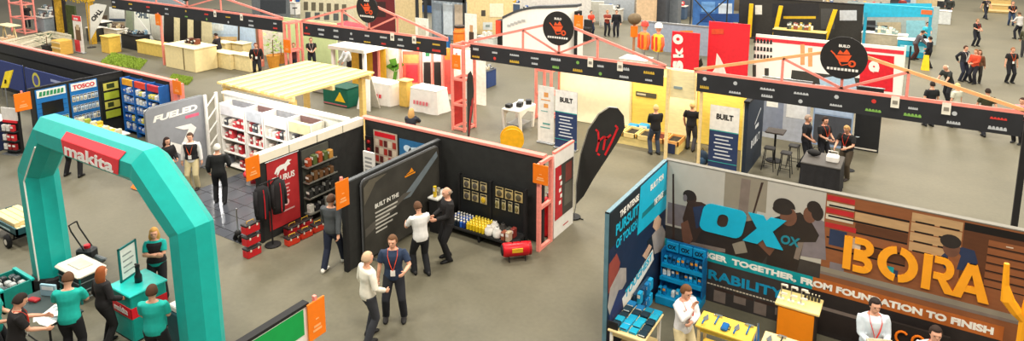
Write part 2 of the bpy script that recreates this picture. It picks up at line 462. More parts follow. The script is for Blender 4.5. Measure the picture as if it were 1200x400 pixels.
def floor_mat():
    m = bpy.data.materials.new('sealed_concrete'); m.use_nodes = True; nt = m.node_tree; b = nt.nodes['Principled BSDF']
    tc = nt.nodes.new('ShaderNodeTexCoord')
    n1 = nt.nodes.new('ShaderNodeTexNoise'); n1.inputs['Scale'].default_value = .16; n1.inputs['Detail'].default_value = 8; n1.inputs['Roughness'].default_value = .62
    n2 = nt.nodes.new('ShaderNodeTexNoise'); n2.inputs['Scale'].default_value = 9; n2.inputs['Detail'].default_value = 4
    mx = nt.nodes.new('ShaderNodeMath'); mx.operation = 'MULTIPLY_ADD'; mx.inputs[1].default_value = .3
    nt.links.new(tc.outputs['Object'], n1.inputs['Vector']); nt.links.new(tc.outputs['Object'], n2.inputs['Vector'])
    nt.links.new(n2.outputs['Fac'], mx.inputs[0]); nt.links.new(n1.outputs['Fac'], mx.inputs[2])
    rp = nt.nodes.new('ShaderNodeValToRGB'); nt.links.new(mx.outputs[0], rp.inputs['Fac'])
    rp.color_ramp.elements[0].position = .40; rp.color_ramp.elements[0].color = rgb('#5a5748')
    rp.color_ramp.elements[1].position = .90; rp.color_ramp.elements[1].color = rgb('#746e5b')
    nt.links.new(rp.outputs['Color'], b.inputs['Base Color'])
    b.inputs['Roughness'].default_value = .55; b.inputs['Specular IOR Level'].default_value = .25
    return m
m = MB(); m.bb((-140, -20, -.2), (110, 170, 0)); fl = m.build('floor', floor_mat()); tag(fl, kind='structure')

m = MB(); m.bb((-140, 169, 0), (110, 170, 18)); hw = m.build('wall_far', mat('#8d8f90', .8)); tag(hw, kind='structure')

def booth_lamp(x, y, z, power, sx, sy, col=(1, .86, .62)):
    l = bpy.data.lights.new('booth_lamp', 'AREA'); l.shape = 'RECTANGLE'; l.size = sx; l.size_y = sy; l.energy = power; l.color = col
    o = bpy.data.objects.new('booth_lamp', l); COL.objects.link(o); o.location = (x, y, z); o['label'] = 'warm lamp over a lit stand'; o['category'] = 'lamp'; o['group'] = 'stand lamps'
    return o
o = booth_lamp(-9.8, 22.1, 3.1, 38, 4.5, .6); o.rotation_euler = (math.radians(35), 0, 0)
o = booth_lamp(-5.8, 22.3, 3.1, 12, 1.6, .5); o.rotation_euler = (math.radians(35), 0, 0)
o = booth_lamp(-17, 12.0, 3.0, 35, 4, .8, (1, .97, .92)); o.rotation_euler = (math.radians(40), 0, 0)
o = booth_lamp(-19.5, 22.0, 3.0, 60, 3.5, .6, (1, .95, .86)); o.rotation_euler = (math.radians(35), 0, 0)
# ---------------------------------------------------------------- the blue and orange tool stand, lower right
W = Plane((-4.6, 13.7, 0), (1, 0, 0)); XO = 4.6
def wall_board(mb, a, b): mb.bb(a, b)
t = thing('printed_wall', 'tall display wall printed with workers and timber stacks, huge cyan and orange letters', 'booth wall', (-1, 13.75, 0))
m = MB(); m.bb((-4.6, 13.7, 0), (3.0, 13.8, 3.0)); m.build('board', mat('#5b4a3c', .6), t)
tr = MB(); tr.bb((-4.6, 13.69, 3.0), (3.0, 13.82, 3.02)); tr.build('top_rail', mat('#7a766c', .6), t)
pr = MB()
PM = [mat('#b5b0a6', .5, vary=.03), mat('#7d6f66', .5), mat('#3b3634', .5), mat('#8a5433', .5, kind='wood'), mat('#b8946a', .5, kind='wood'), mat('#5a3622', .5, kind='wood'), mat('#b3272a', .5),
      mat('#3c2c26', .5), mat('#7b7276', .5), mat('#2d2522', .5), mat('#6e4a3a', .5), mat('#2a3652', .5), mat('#8d8474', .5, vary=.04), mat('#0f9aa0', .5), mat('#b7642b', .5), mat('#c9bda8', .5), mat('#2e2826', .5), mat('#151313', .5)]
def P(i, pts, lift=.003): pr.mat(i); W.pix(pr, pts, lift)
def R(i, a0, b0, a1, b1, lift=.003): pr.mat(i); W.rect(pr, a0+XO, b0, a1+XO, b1, lift)
R(0, -4.6, 1.0, -1.36, 3.0, .002); R(2, -4.6, .0, -1.36, 1.50, .003); P(9, [(800, 262), (824, 258), (860, 275), (905, 292), (890, 312), (840, 300), (800, 296)], .0045); P(7, [(836, 250), (852, 252), (856, 268), (840, 266)], .0046); P(9, [(860, 262), (885, 258), (892, 285), (870, 292)], .0047); R(3, -1.36, .0, 3.0, 3.0, .002)
R(8, -4.5, 1.55, -3.95, 2.05, .004)
R(12, -3.3, 1.9, -2.62, 3.0, .0025)
P(1, [(869, 209), (880, 211), (876, 252), (865, 249)], .004); P(7, [(892, 214), (895, 214), (884, 250), (882, 250)], .005)
P(7, [(788, 204), (790, 204), (791, 300), (788, 300)], .005); R(12, -2.62, 2.3, -2.45, 3.0, .0035)
# worker beside the letter O
P(7, [(806, 236), (822, 237), (836, 245), (842, 262), (836, 275), (822, 270), (814, 285), (804, 280), (800, 256)], .005)
P(11, [(812, 243), (824, 241), (828, 262), (816, 268)], .006); P(10, [(798, 262), (806, 258), (812, 280), (806, 290), (800, 282)], .007)
# worker in cap and dark shirt
P(9, [(886, 292), (893, 272), (905, 256), (921, 251), (938, 249), (952, 262), (960, 276), (956, 284), (942, 284), (934, 318), (898, 310), (900, 290)], .006)
P(8, [(938, 258), (952, 253), (966, 260), (968, 305), (938, 300)], .005)
P(10, [(919, 250), (932, 248), (931, 260), (923, 264)], .008)
def D(i, x, y, ra, rb, lift, **k): pr.mat(i); a, b = W.at(x, y); W.disc(pr, a, b, ra, rb, 16, lift, **k)
D(10, 924, 254, .16, .20, .009); D(16, 919, 243, .21, .19, .010, a0=0, a1=PI*1.05); D(16, 917, 246, .19, .10, .011)
D(10, 949, 252, .12, .17, .007); D(9, 954, 243, .13, .13, .0084); D(9, 958, 250, .11, .16, .008)
D(7, 810, 232, .12, .16, .008); D(9, 808, 229, .14, .12, .009); D(8, 803, 232, .045, .08, .010)
P(1, [(935, 284), (942, 284), (936, 305), (930, 303)], .007)
P(17, [(896, 268), (903, 262), (906, 286), (898, 296)], .0075); P(10, [(888, 286), (896, 280), (908, 292), (902, 300)], .0085); P(1, [(800, 286), (812, 284), (850, 292), (850, 296), (800, 291)], .006); P(12, [(858, 286), (872, 282), (876, 296), (862, 298)], .006)
# timber yard on the orange half
for k in range(4): R((6, 15)[k % 2], -1.34, 2.86-.13*k, -.86, 2.96-.13*k, .004)
for k in range(5):
    R((3, 4, 5, 3, 5)[k], -.86+.02*k, 2.78-.22*k, .05, 2.95-.22*k, .004); R(17, -1.3, 2.74-.22*k, .05, 2.775-.22*k, .005)
R(6, -1.34, 2.30, -.80, 2.40, .006); R(11, -1.25, 1.95, -.95, 2.28, .006); R(15, -.92, 1.98, -.70, 2.2, .006)
for k in range(4):
    R(4, .08, 2.78-.19*k, .86, 2.95-.19*k, .005); 
    for q in range(2): R(17, .14+.38*q, 2.77-.19*k, .44+.38*q, 2.80-.19*k, .006)
R(17, .88, 2.82, 2.2, 2.96, .004); R(5, .88, 1.9, 2.4, 2.82, .003)
for k in range(6): R(3, 1.25, 2.62-.15*k, 2.4, 2.73-.15*k, .004); R(17, 1.25, 2.60-.15*k, 2.4, 2.62-.15*k, .005)
R(15, 1.5, 2.66, 1.6, 2.68, .006)
P(11, [(1103, 300), (1112, 292), (1128, 290), (1142, 294), (1146, 308), (1136, 318), (1106, 314)], .006)
P(3, [(1112, 296), (1120, 292), (1126, 300), (1120, 318), (1108, 316)], .007)
D(10, 1115, 291, .13, .17, .009); D(16, 1114, 283, .16, .13, .010)
R(12, -1.36, 1.36, 2.3, 1.46, .005); R(1, -1.36, 1.30, 2.3, 1.36, .006)
R(8, -1.2, 1.46, -.95, 1.6, .006); R(11, -.3, 1.62, -.05, 1.75, .007); R(13, -.28, 1.66, -.12, 1.8, .008)
# band, dark lower part
R(13, -4.6, .92, -1.48, 1.19, .007); R(14, -1.48, .92, 1.62, 1.19, .007)
R(2, -4.6, .0, -1.5, .92, .004); R(16, -1.5, 0, 3.0, .92, .004); R(1, -1.5, .55, 3.0, .62, .005); R(9, -1.3, .1, .2, .5, .005)
for k in range(26): R(15, -3.55+.068*k, .40, -3.50+.068*k, .43, .006)
for k in range(5): R(1, -3.4+.42*k, .04+.1*(k % 2), -3.15+.42*k, .30, .005); R(7, -3.38+.42*k, .3, -3.0+.42*k, .36, .006)
pr.build('mural_print', PM, t)
SL = MB(); a_, b_ = W.at(914, 285); text(SL, W, 'OX', [(a_, b_), (a_+.36, b_), (a_+.38, b_+.2), (a_+.02, b_+.2)], .012, .003, .04); SL.build('shirt_lettering', mat('#1d7f92', .5), t)
# huge letters O X in cyan, B O R A in stencil cut orange
def ringpoly(mb, pl, outer, inner, lift, th):
    n = len(outer)
    for i in range(n):
        j = (i+1) % n
        pl.poly(mb, [outer[i], outer[j], inner[j], inner[i]], lift, th)
def rrect(a0, b0, a1, b1, r, k=4):
    out = []
    for cx, cy, s in ((a1-r, b0+r, -PI/2), (a1-r, b1-r, 0), (a0+r, b1-r, PI/2), (a0+r, b0+r, PI)):
        out += [(cx+r*math.cos(s+PI/2*i/k), cy+r*math.sin(s+PI/2*i/k)) for i in range(k+1)]
    return out
def shear(pts, b0, s): return [(a+(b-b0)*s, b) for a, b in pts]
L = MB()
a0 = -3.80+XO; bz, tz = 1.60, 2.24
o1 = shear(rrect(a0, bz, a0+.90, tz, .16), bz, .17); i1 = shear(rrect(a0+.34, bz+.17, a0+.56, tz-.17, .10), bz, .17)
ringpoly(L, W, o1, i1, .03, .03)
x0 = a0+.93
W.poly(L, shear([(x0, bz), (x0+.30, bz), (x0+.76, tz), (x0+.46, tz)], bz, .10), .03, .03)
W.poly(L, shear([(x0+.02, tz), (x0+.32, tz), (x0+.80, bz), (x0+.48, bz)], bz, .10), .031, .03)
L.build('cyan_lettering', CYAN, t)
L = MB(); bo = mat('#f7a323', .45, vary=.05); bz, tz = 1.55, 2.22
_lp = [0]
def LP(pts, hole=None): _lp[0] += 1; W.poly(L, [(a+XO, b) for a, b in pts], .04+.0006*(_lp[0] % 7), .04)
def arcband(cx, cz, ra, rb, ta, tb, s, e, n=9):
    for k in range(n):
        q0 = s+(e-s)*k/n; q1 = s+(e-s)*(k+1)/n
        LP([(cx+ra*math.cos(q0), cz+rb*math.sin(q0)), (cx+ra*math.cos(q1), cz+rb*math.sin(q1)), (cx+(ra-ta)*math.cos(q1), cz+(rb-tb)*math.sin(q1)), (cx+(ra-ta)*math.cos(q0), cz+(rb-tb)*math.sin(q0))])
# B
LP([(-.98, bz), (-.84, bz), (-.84, tz), (-.98, tz)])
hh = (tz-bz)/2
for zc in (bz+hh*.5, bz+hh*1.5):
    q = hh/2+.012
    LP([(-.80, zc+q-.12), (-.66, zc+q-.12), (-.66, zc+q), (-.80, zc+q)]); LP([(-.80, zc-q), (-.66, zc-q), (-.66, zc-q+.12), (-.80, zc-q+.12)])
    arcband(-.66, zc, .19, q, .13, .12, -PI/2, PI/2)
# O, split by two stencil gaps
for s, e in ((-PI/2+.12, PI/2-.12), (PI/2+.12, 3*PI/2-.12)): arcband(-.07, bz+hh, .33, hh+.01, .15, .13, s, e, 12)
# R
LP([(.33, bz), (.47, bz), (.47, tz), (.33, tz)])
LP([(.50, tz-.12), (.64, tz-.12), (.64, tz), (.50, tz)]); LP([(.50, tz-.43), (.64, tz-.43), (.64, tz-.31), (.50, tz-.31)])
arcband(.64, tz-.215, .17, .215, .12, .12, -PI/2, PI/2)
LP([(.56, tz-.40), (.70, tz-.42), (.87, bz), (.70, bz)])
# A
LP([(.80, bz), (.95, bz), (1.12, tz), (.99, tz)]); LP([(1.02, tz), (1.14, tz), (1.36, bz), (1.20, bz)]); LP([(.98, bz+.13), (1.20, bz+.13), (1.16, bz+.25), (1.02, bz+.25)])
L.build('orange_lettering', bo, t)
L = MB(); v0, hgt_ = .985, .14
def fit(L, s, a0, a1, b0, h, bold=.055, pl=W): text(L, pl, s, [(a0+XO, b0), (a1+XO, b0), (a1+XO, b0+h), (a0+XO, b0+h)], .011, .004, bold)
fit(L, 'STRONGER', -4.22, -3.16, v0, hgt_); L.build('lettering', mat('#f4f0e4', .5), t); L = MB(); fit(L, 'TOGETHER,', -3.06, -1.78, v0-.02, hgt_+.02); L.build('lettering', mat('#f4f0e4', .5), t); L = MB(); fit(L, 'FROM FOUNDATION TO FINISH', -1.70, 1.48, v0, hgt_)
L.build('white_lettering', mat('#f4f0e4', .5), t)
L = MB(); fit(L, 'DURABILITY', -4.1, -1.98, .52, .22, .035); L.build('blue_lettering', mat('#1390b8', .5), t)

# left side wall of the stand
V = Plane((-4.55, 10.6, 0), (0, 1, 0))
t = thing('printed_wall', 'narrow dark navy display wall with a cyan rectangle, end of the orange lettered stand', 'booth wall', (-4.6, 12.1, 0))
m = MB(); m.bb((-4.62, 10.6, 0), (-4.56, 13.68, 3.0)); m.build('board', mat('#1a1c22', .6), t)
tr = MB(); tr.bb((-4.63, 10.58, 3.0), (-4.55, 13.68, 3.02)); tr.bb((-4.63, 10.58, 0), (-4.55, 10.61, 3.02)); tr.build('edge_trim', mat('#5a7c88', .4), t)
pr = MB(); VM = [mat('#182642', .5), CYAN, mat('#1d2024', .5), mat('#8d4034', .5), mat('#a39a94', .5), mat('#2b3560', .5), mat('#eeeae0', .5), mat('#c8a58c', .5), mat('#12707c', .5)]
def VP(i, pts, lift): pr.mat(i); V.pix(pr, pts, lift)
def VR(i, a0, b0, a1, b1, lift): pr.mat(i); V.rect(pr, a0, b0, a1, b1, lift)
VR(0, 0, 0, 3.1, 3.0, .012); VR(2, 0, 2.3, 1.75, 3.0, .014); VP(1, [(750, 219), (781, 190), (780, 244), (746, 276)], .015)
VP(8, [(752, 250), (780, 222), (780, 228), (751, 257)], .016)
VP(3, [(712, 325), (713, 310), (722, 297), (726, 308), (724, 318), (718, 332), (712, 345)], .016)
VP(4, [(711, 360), (714, 338), (726, 314), (733, 314), (733, 330), (722, 350), (714, 372)], .018)
VP(5, [(711, 398), (713, 370), (724, 340), (731, 338), (733, 352), (722, 380), (714, 400)], .020)
VP(7, [(764, 266), (766, 257), (771, 252), (774, 257), (773, 266), (768, 271)], .018); VP(4, [(763, 276), (768, 270), (775, 264), (779, 272), (779, 292), (766, 298)], .017); VP(2, [(758, 282), (764, 276), (766, 298), (757, 304)], .0165); VP(7, [(752, 300), (760, 286), (763, 289), (756, 304)], .019)
VP(6, [(728, 350), (764, 292), (765, 304), (730, 364)], .021)
pr.build('mural_print', VM, t)
L = MB()
tline(L, V, 'THE INTENSE', .45, 2.74, .13, .95, .02, .03); L.build('white_lettering', WHITE, t); L = MB(); tline(L, V, 'BUILT FOR', 2.05, 2.68, .13, .8, .02, .03); L.build('white_lettering', WHITE, t); L = MB(); tline(L, V, 'THE TRADE', 2.3, 2.26, .14, .55, .02, .03)
L.build('white_lettering', mat('#f1efe8', .5), t)
L = MB(); tline(L, V, 'PURSUIT', .28, 2.45, .22, 1.12, .02, .03); L.build('cyan_lettering', CYAN, t); L = MB(); tline(L, V, 'OF TOUGH', .3, 2.18, .18, 1.05, .02, .03)
L.build('cyan_lettering', CYAN, t); L = MB(); a, b = V.at(730, 352); a2, b2 = V.at(763, 301)
text(L, V, 'TOUGHEST', [(a+.05, b), (a2, b2-.05), (a2, b2+.12), (a+.05, b+.18)], .026, .003, .03); L.build('cyan_lettering', CYAN, t)

# blue gondola rack
def gondola():
    t = thing('display_rack', 'blue three bay display rack stocked with blue tool packs against the wall', 'rack', (-3.95, 13.3, 0))
    bl = mat('#0f6aa4', .5); b2 = mat('#0b95cc', .45); xa, w = -4.46, .30
    m = MB(); m.bb((xa, 13.58, 0), (xa+3*w, 13.64, 1.22)); m.build('back_panel', bl, t)
    for k in range(4):
        m = MB(); m.bb((xa-.012+w*k, 13.3, 0), (xa+.012+w*k, 13.6, 1.10 if k in (0, 3) else .2)); m.build('upright', bl, t)
    m = MB(); m.rbox((xa+1.5*w, 13.3, .10), (3*w+.03, .62, .20), .02); m.build('base', b2, t)
    for z, d in ((.48, .34), (.76, .28)):
        m = MB(); m.bb((xa, 13.58-d, z), (xa+3*w, 13.58, z+.03)); m.bb((xa, 13.56-d, z-.03), (xa+3*w, 13.58-d, z+.05)); m.build('shelf', b2, t)
    for k in range(3):
        hd = MB(); hd.rbox((xa+w*(k+.5), 13.56, 1.10), (w-.02, .05, .22), .01); h = hd.build('header', b2, t)
        pl = Plane((xa+w*k, 13.534, 1.0), (1, 0, 0)); L = MB(); tline(L, pl, 'OX', .05, .05, .10, .19, .004, .05); L.build('lettering', mat('#0b2436', .5), h)
    return t
gondola()
packcol = ['#0e78b4', '#1aa0d2', '#0c3f66', '#12659a', '#d8e4e6']
def pack(name, loc, size, col, label, cat, group, rz=0, cap=None):
    loc = (loc[0], loc[1], loc[2]+.004)
    m = MB(); x, y, z = size
    m.rbox((0, 0, z/2), (x, y, z), min(size)*.12)
    o = m.build(name, mat(col, .45), None, loc=(0, 0, 0)); o.location = loc; o.rotation_euler.z = rz
    m = MB(); m.bb((-x*.38, -y/2-.004, z*.55), (x*.38, -y/2, z*.85)); m.build('label_sticker', mat(cap or '#e9e6dc', .5), o, world=False)
    return tag(o, label, cat, group)
for z, dep in ((.20, 13.12), (.51, 13.38), (.79, 13.42)):
    for k in range(9):
        if k % 3 == 2 and z < .5: continue
        x = -4.40+.097*k; hh_ = random.uniform(.13, .20)
        pack('tool_pack', (x, dep, z), (.072, .10, hh_), random.choice(packcol), 'blue tool pack standing on a shelf of the blue three bay rack', 'pack', 'tool packs on the blue rack', cap=random.choice(['#e9e6dc', '#0b2436', '#f0a030']))

# light wood demo tables
def demo_table(label, c, sx, sy, rz, top, h=.8, legm=WHITE):
    t = thing('demo_table', label, 'table', (c[0], c[1], 0), rz)
    m = MB(); m.rbox((0, 0, h-.02), (sx, sy, .04), .008); m.build('table_top', top, t, world=False)
    for a in (-1, 1):
        for b in (-1, 1):
            m = MB(); m.bb((a*(sx/2-.06)-.025, b*(sy/2-.06)-.025, 0), (a*(sx/2-.06)+.025, b*(sy/2-.06)+.025, h-.04)); m.build('leg', legm, t, world=False)
    m = MB()
    for a in (-1, 1): m.bb((-sx/2+.06, a*(sy/2-.06)-.012, h-.13), (sx/2-.06, a*(sy/2-.06)+.012, h-.04))
    m.build('apron', top, t, world=False)
    m = MB(); m.bb((-sx/2+.06, -sy/2+.06, .25), (sx/2-.06, sy/2-.06, .28)); m.build('lower_shelf', top, t, world=False)
    return t
demo_table('light wood demo table with white legs beside the navy side wall', (-4.13, 11.0), .72, 1.0, 0, PINE)
def spirit_level(loc, rz, L_, col, label, group, z0=0):
    t = thing('spirit_level', label, 'level', loc, rz, group)
    m = MB(); m.box((0, 0, .03), (L_, .03, .06)); m.build('body', mat(col, .4), t, world=False)
    for k in (-.3, 0, .3):
        m = MB(); m.tube([(k*L_-.025, -.017, .03), (k*L_+.025, -.017, .03)], .012, 8); m.build('vial', mat('#d9e85a', .2), t, world=False)
    return t
def hand_tool(kind, loc, rz, label, group, col):
    t = thing(kind, label, 'tool', loc, rz, group)
    if kind == 'trowel':
        m = MB(); m.prism([(0, 0, .012), (.10, .05, .012), (.26, 0, .012), (.10, -.05, .012)], (0, 0, .004)); m.build('blade', STEEL, t, world=False)
        m = MB(); m.tube([(.01, 0, .014), (-.02, 0, .05), (-.04, 0, .05)], .006, 6); m.build('tang', STEEL, t, world=False)
        m = MB(); m.tube([(-.03, 0, .05), (-.08, 0, .052), (-.15, 0, .05)], [.015, .019, .014], 8); m.build('handle', mat(col, .5), t, world=False)
    elif kind == 'hammer':
        m = MB(); m.tube([(0, 0, .02), (.30, 0, .02)], [.015, .012], 8); m.build('handle', mat(col, .5), t, world=False)
        m = MB(); m.box((.30, 0, .02), (.035, .13, .035)); m.tube([(.30, .06, .02), (.29, .10, .02)], [.018, .006], 8); m.build('head', STEEL, t, world=False)
    else:
        m = MB(); m.rbox((0, 0, .03), (.22, .12, .06), .015); m.build('case', mat(col, .5), t, world=False)
        m = MB(); m.tube([(-.05, -.06, .03), (-.05, -.09, .03), (.05, -.09, .03), (.05, -.06, .03)], .008, 6); m.build('handle', BLACK, t, world=False)
    return t
kinds = ['trowel', 'hammer', 'tool_case']
for i in range(5):
    for j in range(4):
        pack('flat_pack', (-4.39+.175*j, 10.66+.19*i, .80), (.15, .16, random.uniform(.03, .07)), random.choice(['#12a0c8', '#0f6ea4', '#1aa5c4', '#18303c', '#0d7f9c', '#c9dfe2']), 'flat cyan or dark pack laid out on the light wood table by the navy wall', 'pack', 'flat packs on the light wood table', 0, random.choice(['#dfe8e6', '#123440']))
pack('tablet', (-4.40, 10.54, .80), (.20, .015, .15), '#18191b', 'small black tablet propped on the light wood table', 'tablet', None, .0, '#18191b')
# free standing blue display of packs between table and rack
t = thing('display_stand', 'narrow blue stand hung with cyan packs behind the light wood table', 'display stand', (-4.35, 12.15, 0))
m = MB(); m.bb((-4.5, 11.75, 0), (-4.44, 12.55, .84)); m.build('back_panel', mat('#0d3550', .6), t)
m = MB(); m.rbox((-4.36, 12.15, .08), (.34, .8, .16), .02); m.build('base', mat('#0b8fc4', .5), t)
for z in (.45, .78):
    for k in range(4):
        pack('hanging_pack', (-4.39, 11.86+.19*k, z-.15), (.08, .15, .24), packcol[(k+int(z*10)) % 3], 'cyan and blue pack hung on the narrow blue stand', 'pack', 'packs on the narrow blue stand')
# yellow tables with blue tools, front centre of the stand
demo_table('yellow topped demo table crowded with blue tools, foreground of the lettered wall', (-2.66, 11.75), 1.0, .55, .0, mat('#edc84e', .5), .8, PINE)
for i in range(5):
    k = kinds[i % 3]; hand_tool(k, (-3.04+.19*i, 11.66, .804), PI/2, 'blue handled %s on the yellow topped demo table' % k.replace('_', ' '), k.replace('_', ' ')+'s on the yellow table', '#1565a8')
demo_table('pale wood demo table beside the orange cabinet, at the bottom edge', (-1.62, 11.75), .8, .55, .0, PINE, .78, PINE)
for i in range(4):
    k = kinds[i % 3]; hand_tool(k, (-1.9+.19*i, 11.66, .784), PI/2, 'dark %s on the pale wood table beside the orange cabinet' % k.replace('_', ' '), k.replace('_', ' ')+'s on the pale wood table', '#22282c')
t = thing('pennant', 'small pointed blue and white pennant standing between the two demo tables', 'pennant', (-2.09, 11.62, .0))
m = MB(); m.tube([(-2.09, 11.62, 0), (-2.09, 11.62, 1.12)], .01, 6); m.build('pole', STEEL, t)
m = MB(); m.prism([(-2.17, 11.62, .62), (-2.03, 11.62, .62), (-2.07, 11.62, 1.14)], (0, .01, 0)); m.build('flag', mat('#2f6fb0', .6), t)
m = MB(); m.prism([(-2.17, 11.615, .62), (-2.16, 11.615, .62), (-2.07, 11.615, 1.14)], (0, .005, 0)); m.build('white_edge', WHITE, t)
m = MB(); m.cyl((-2.09, 11.62, 0), .06, .02, 14); m.build('base', BLACK, t)
# orange cabinet
t = thing('workbench_cabinet', 'bright orange fronted workbench cabinet with a pale wood top', 'cabinet', (-1.62, 12.92, 0))
m = MB(); m.bb((-1.95, 12.72, .06), (-1.28, 13.2, .96)); m.build('carcass', mat('#3c3530', .6), t)
m = MB(); m.rbox((-1.615, 12.70, .52), (.64, .03, .86), .01); m.build('door', mat('#ef8a14', .45, vary=.04), t)
m = MB(); m.rbox((-1.60, 12.95, .99), (.78, .58, .05), .01); m.build('worktop', PLY, t)
for x in (-1.9, -1.33):
    m = MB(); m.bb((x-.03, 12.75, 0), (x+.03, 12.81, .06)); m.build('foot', BLACK, t)
def clamp(loc, rz, label, group, tilt=0):
    t = thing('bar_clamp', label, 'clamp', loc, rz, group)
    m = MB(); m.box((0, 0, .16), (.02, .012, .32)); m.build('bar', STEEL, t, world=False)
    m = MB(); m.box((.05, 0, .30), (.12, .02, .035)); m.box((.10, 0, .275), (.03, .03, .03)); m.build('fixed_jaw', mat('#ece6d6', .5), t, world=False)
    m = MB(); m.box((.05, 0, .12), (.12, .025, .04)); m.build('sliding_jaw', mat('#ece6d6', .5), t, world=False)
    m = MB(); m.box((0, 0, .01), (.12, .08, .02)); m.build('base_block', mat('#e8e2d0', .5), t, world=False)
    return t
for i, (x, y) in enumerate(((-1.92, 12.85), (-1.74, 12.85), (-1.56, 12.85))):
    clamp((x, y, 1.018), 0, 'white jawed bar clamp standing on the orange cabinet', 'clamps on the orange cabinet')
for i in range(5):
    m = MB(); m.lathe((0, 0, 0), [(.02, 0), (.024, .01), (.024, .07), (.012, .1), (.012, .12)], 10)
    o = m.build('small_bottle', mat('#3d3a34', .5), loc=(0, 0, 0)); o.location = (-1.52+.06*i, 13.1, 1.018)
    m = MB(); m.cyl((0, 0, .12), .013, .02, 8); m.build('cap', mat('#d8d0ba', .5), o, world=False)
    tag(o, 'small dark bottle in a row on the orange cabinet', 'bottle', 'bottles on the orange cabinet')
# dark trestle under the band with orange clamps on a stand
t = thing('display_stand', 'black stand hung with orange clamps behind the two men in white shirts', 'display stand', (.25, 13.3, 0))
m = MB(); m.bb((-.25, 13.40, 0), (.85, 13.46, .86)); m.build('back_panel', mat('#221d1a', .7), t)
m = MB(); m.rbox((.3, 13.33, .05), (1.1, .35, .1), .02); m.build('base', BLACK, t)
def cclamp(loc):
    t = thing('spring_clamp', 'orange clamp hanging on the black stand behind the men in white', 'clamp', loc, 0, 'orange clamps on the black stand')
    m = MB(); m.tube([(.10*math.cos(a), 0, .12+.12*math.sin(a)) for a in [PI*.25+PI*1.5*k/10 for k in range(11)]], .022, 8); m.build('frame', ORANGE, t, world=False)
    m = MB(); m.tube([(.02, 0, .02), (.13, 0, .02)], .012, 6); m.build('screw', BLACK, t, world=False)
for k in range(5):
    for j in range(2): cclamp((-.14+.26*k, 13.36, .135+.38*j))
# orange forked stand at the right edge
t = thing('roller_stand', 'orange forked support stand in front of the timber print', 'stand', (1.72, 12.9, 0))
og = mat('#f5a51c', .45, vary=.04)
m = MB(); m.tube([(1.75, 12.9, .05), (1.75, 12.9, 1.95)], .05, 8); m.build('post', og, t)
m = MB(); m.tube([(1.75, 12.9, 1.80), (1.66, 12.9, 1.92), (1.52, 12.9, 2.10), (1.47, 12.9, 2.35), (1.45, 12.9, 2.72)], [.05, .09, .10, .05, .04], 8); m.build('fork', og, t)
m = MB(); m.tube([(1.75, 12.9, 1.85), (1.78, 12.9, 2.2), (1.74, 12.9, 2.70)], [.05, .05, .05], 8); m.build('fork', og, t)
for a in (0, 2.1, 4.2):
    m = MB(); m.tube([(1.75, 12.9, .45), (1.75+.42*math.cos(a), 12.9+.42*math.sin(a), .02)], .025, 6); m.build('leg', BLACK, t)
# three men of the stand
person(798, 438, 'man in white shirt and cream trousers, hand at chin, before the blue rack', 300, 1.78, 'chin', '#ebe7e4', '#d8c69a', '#5a3c28', 'short', '#6b4526', 'long', lanyard='#e07a6a', vox=.011)
mn = person(1015, 459, 'man in pale shirt with red lanyard holding a pale box before the orange lettering', 262, 1.80, 'front', '#d3dde4', '#2b2d33', hair='short', haircol='#2e211c', sleeve='long', lanyard='#e0402f', vox=.011)
g = G(1015, 459)
t = thing('carton', 'open pale carton held by the man in the pale shirt', 'box', (g.x, g.y, 1.0)); f2 = Vector((math.cos(math.radians(262)+YAW), math.sin(math.radians(262)+YAW), 0))
t.location = (g.x+f2.x*.42, g.y+f2.y*.45, 1.06); t.rotation_euler.z = math.radians(262)+YAW
m = MB(); m.bb((-.13, -.2, 0), (.13, .2, .02))
for a, b in (((-.13, -.2, 0), (-.12, .2, .18)), ((.12, -.2, 0), (.13, .2, .18)), ((-.13, -.2, 0), (.13, -.19, .18)), ((-.13, .19, 0), (.13, .2, .18))): m.bb(a, b)
m.build('tray', mat('#e6ddc2', .7), t, world=False)
m = MB(); m.bb((-.11, -.18, .02), (.11, .18, .12)); m.build('contents', mat('#b9b09a', .7), t, world=False)
person(1084, 497, 'dark haired man in white shirt, right of the man with the carton', 250, 1.78, 'front', '#e6e4e0', '#2b2d33', hair='short', haircol='#33241c', sleeve='long', lanyard='#e0402f', vox=.011)
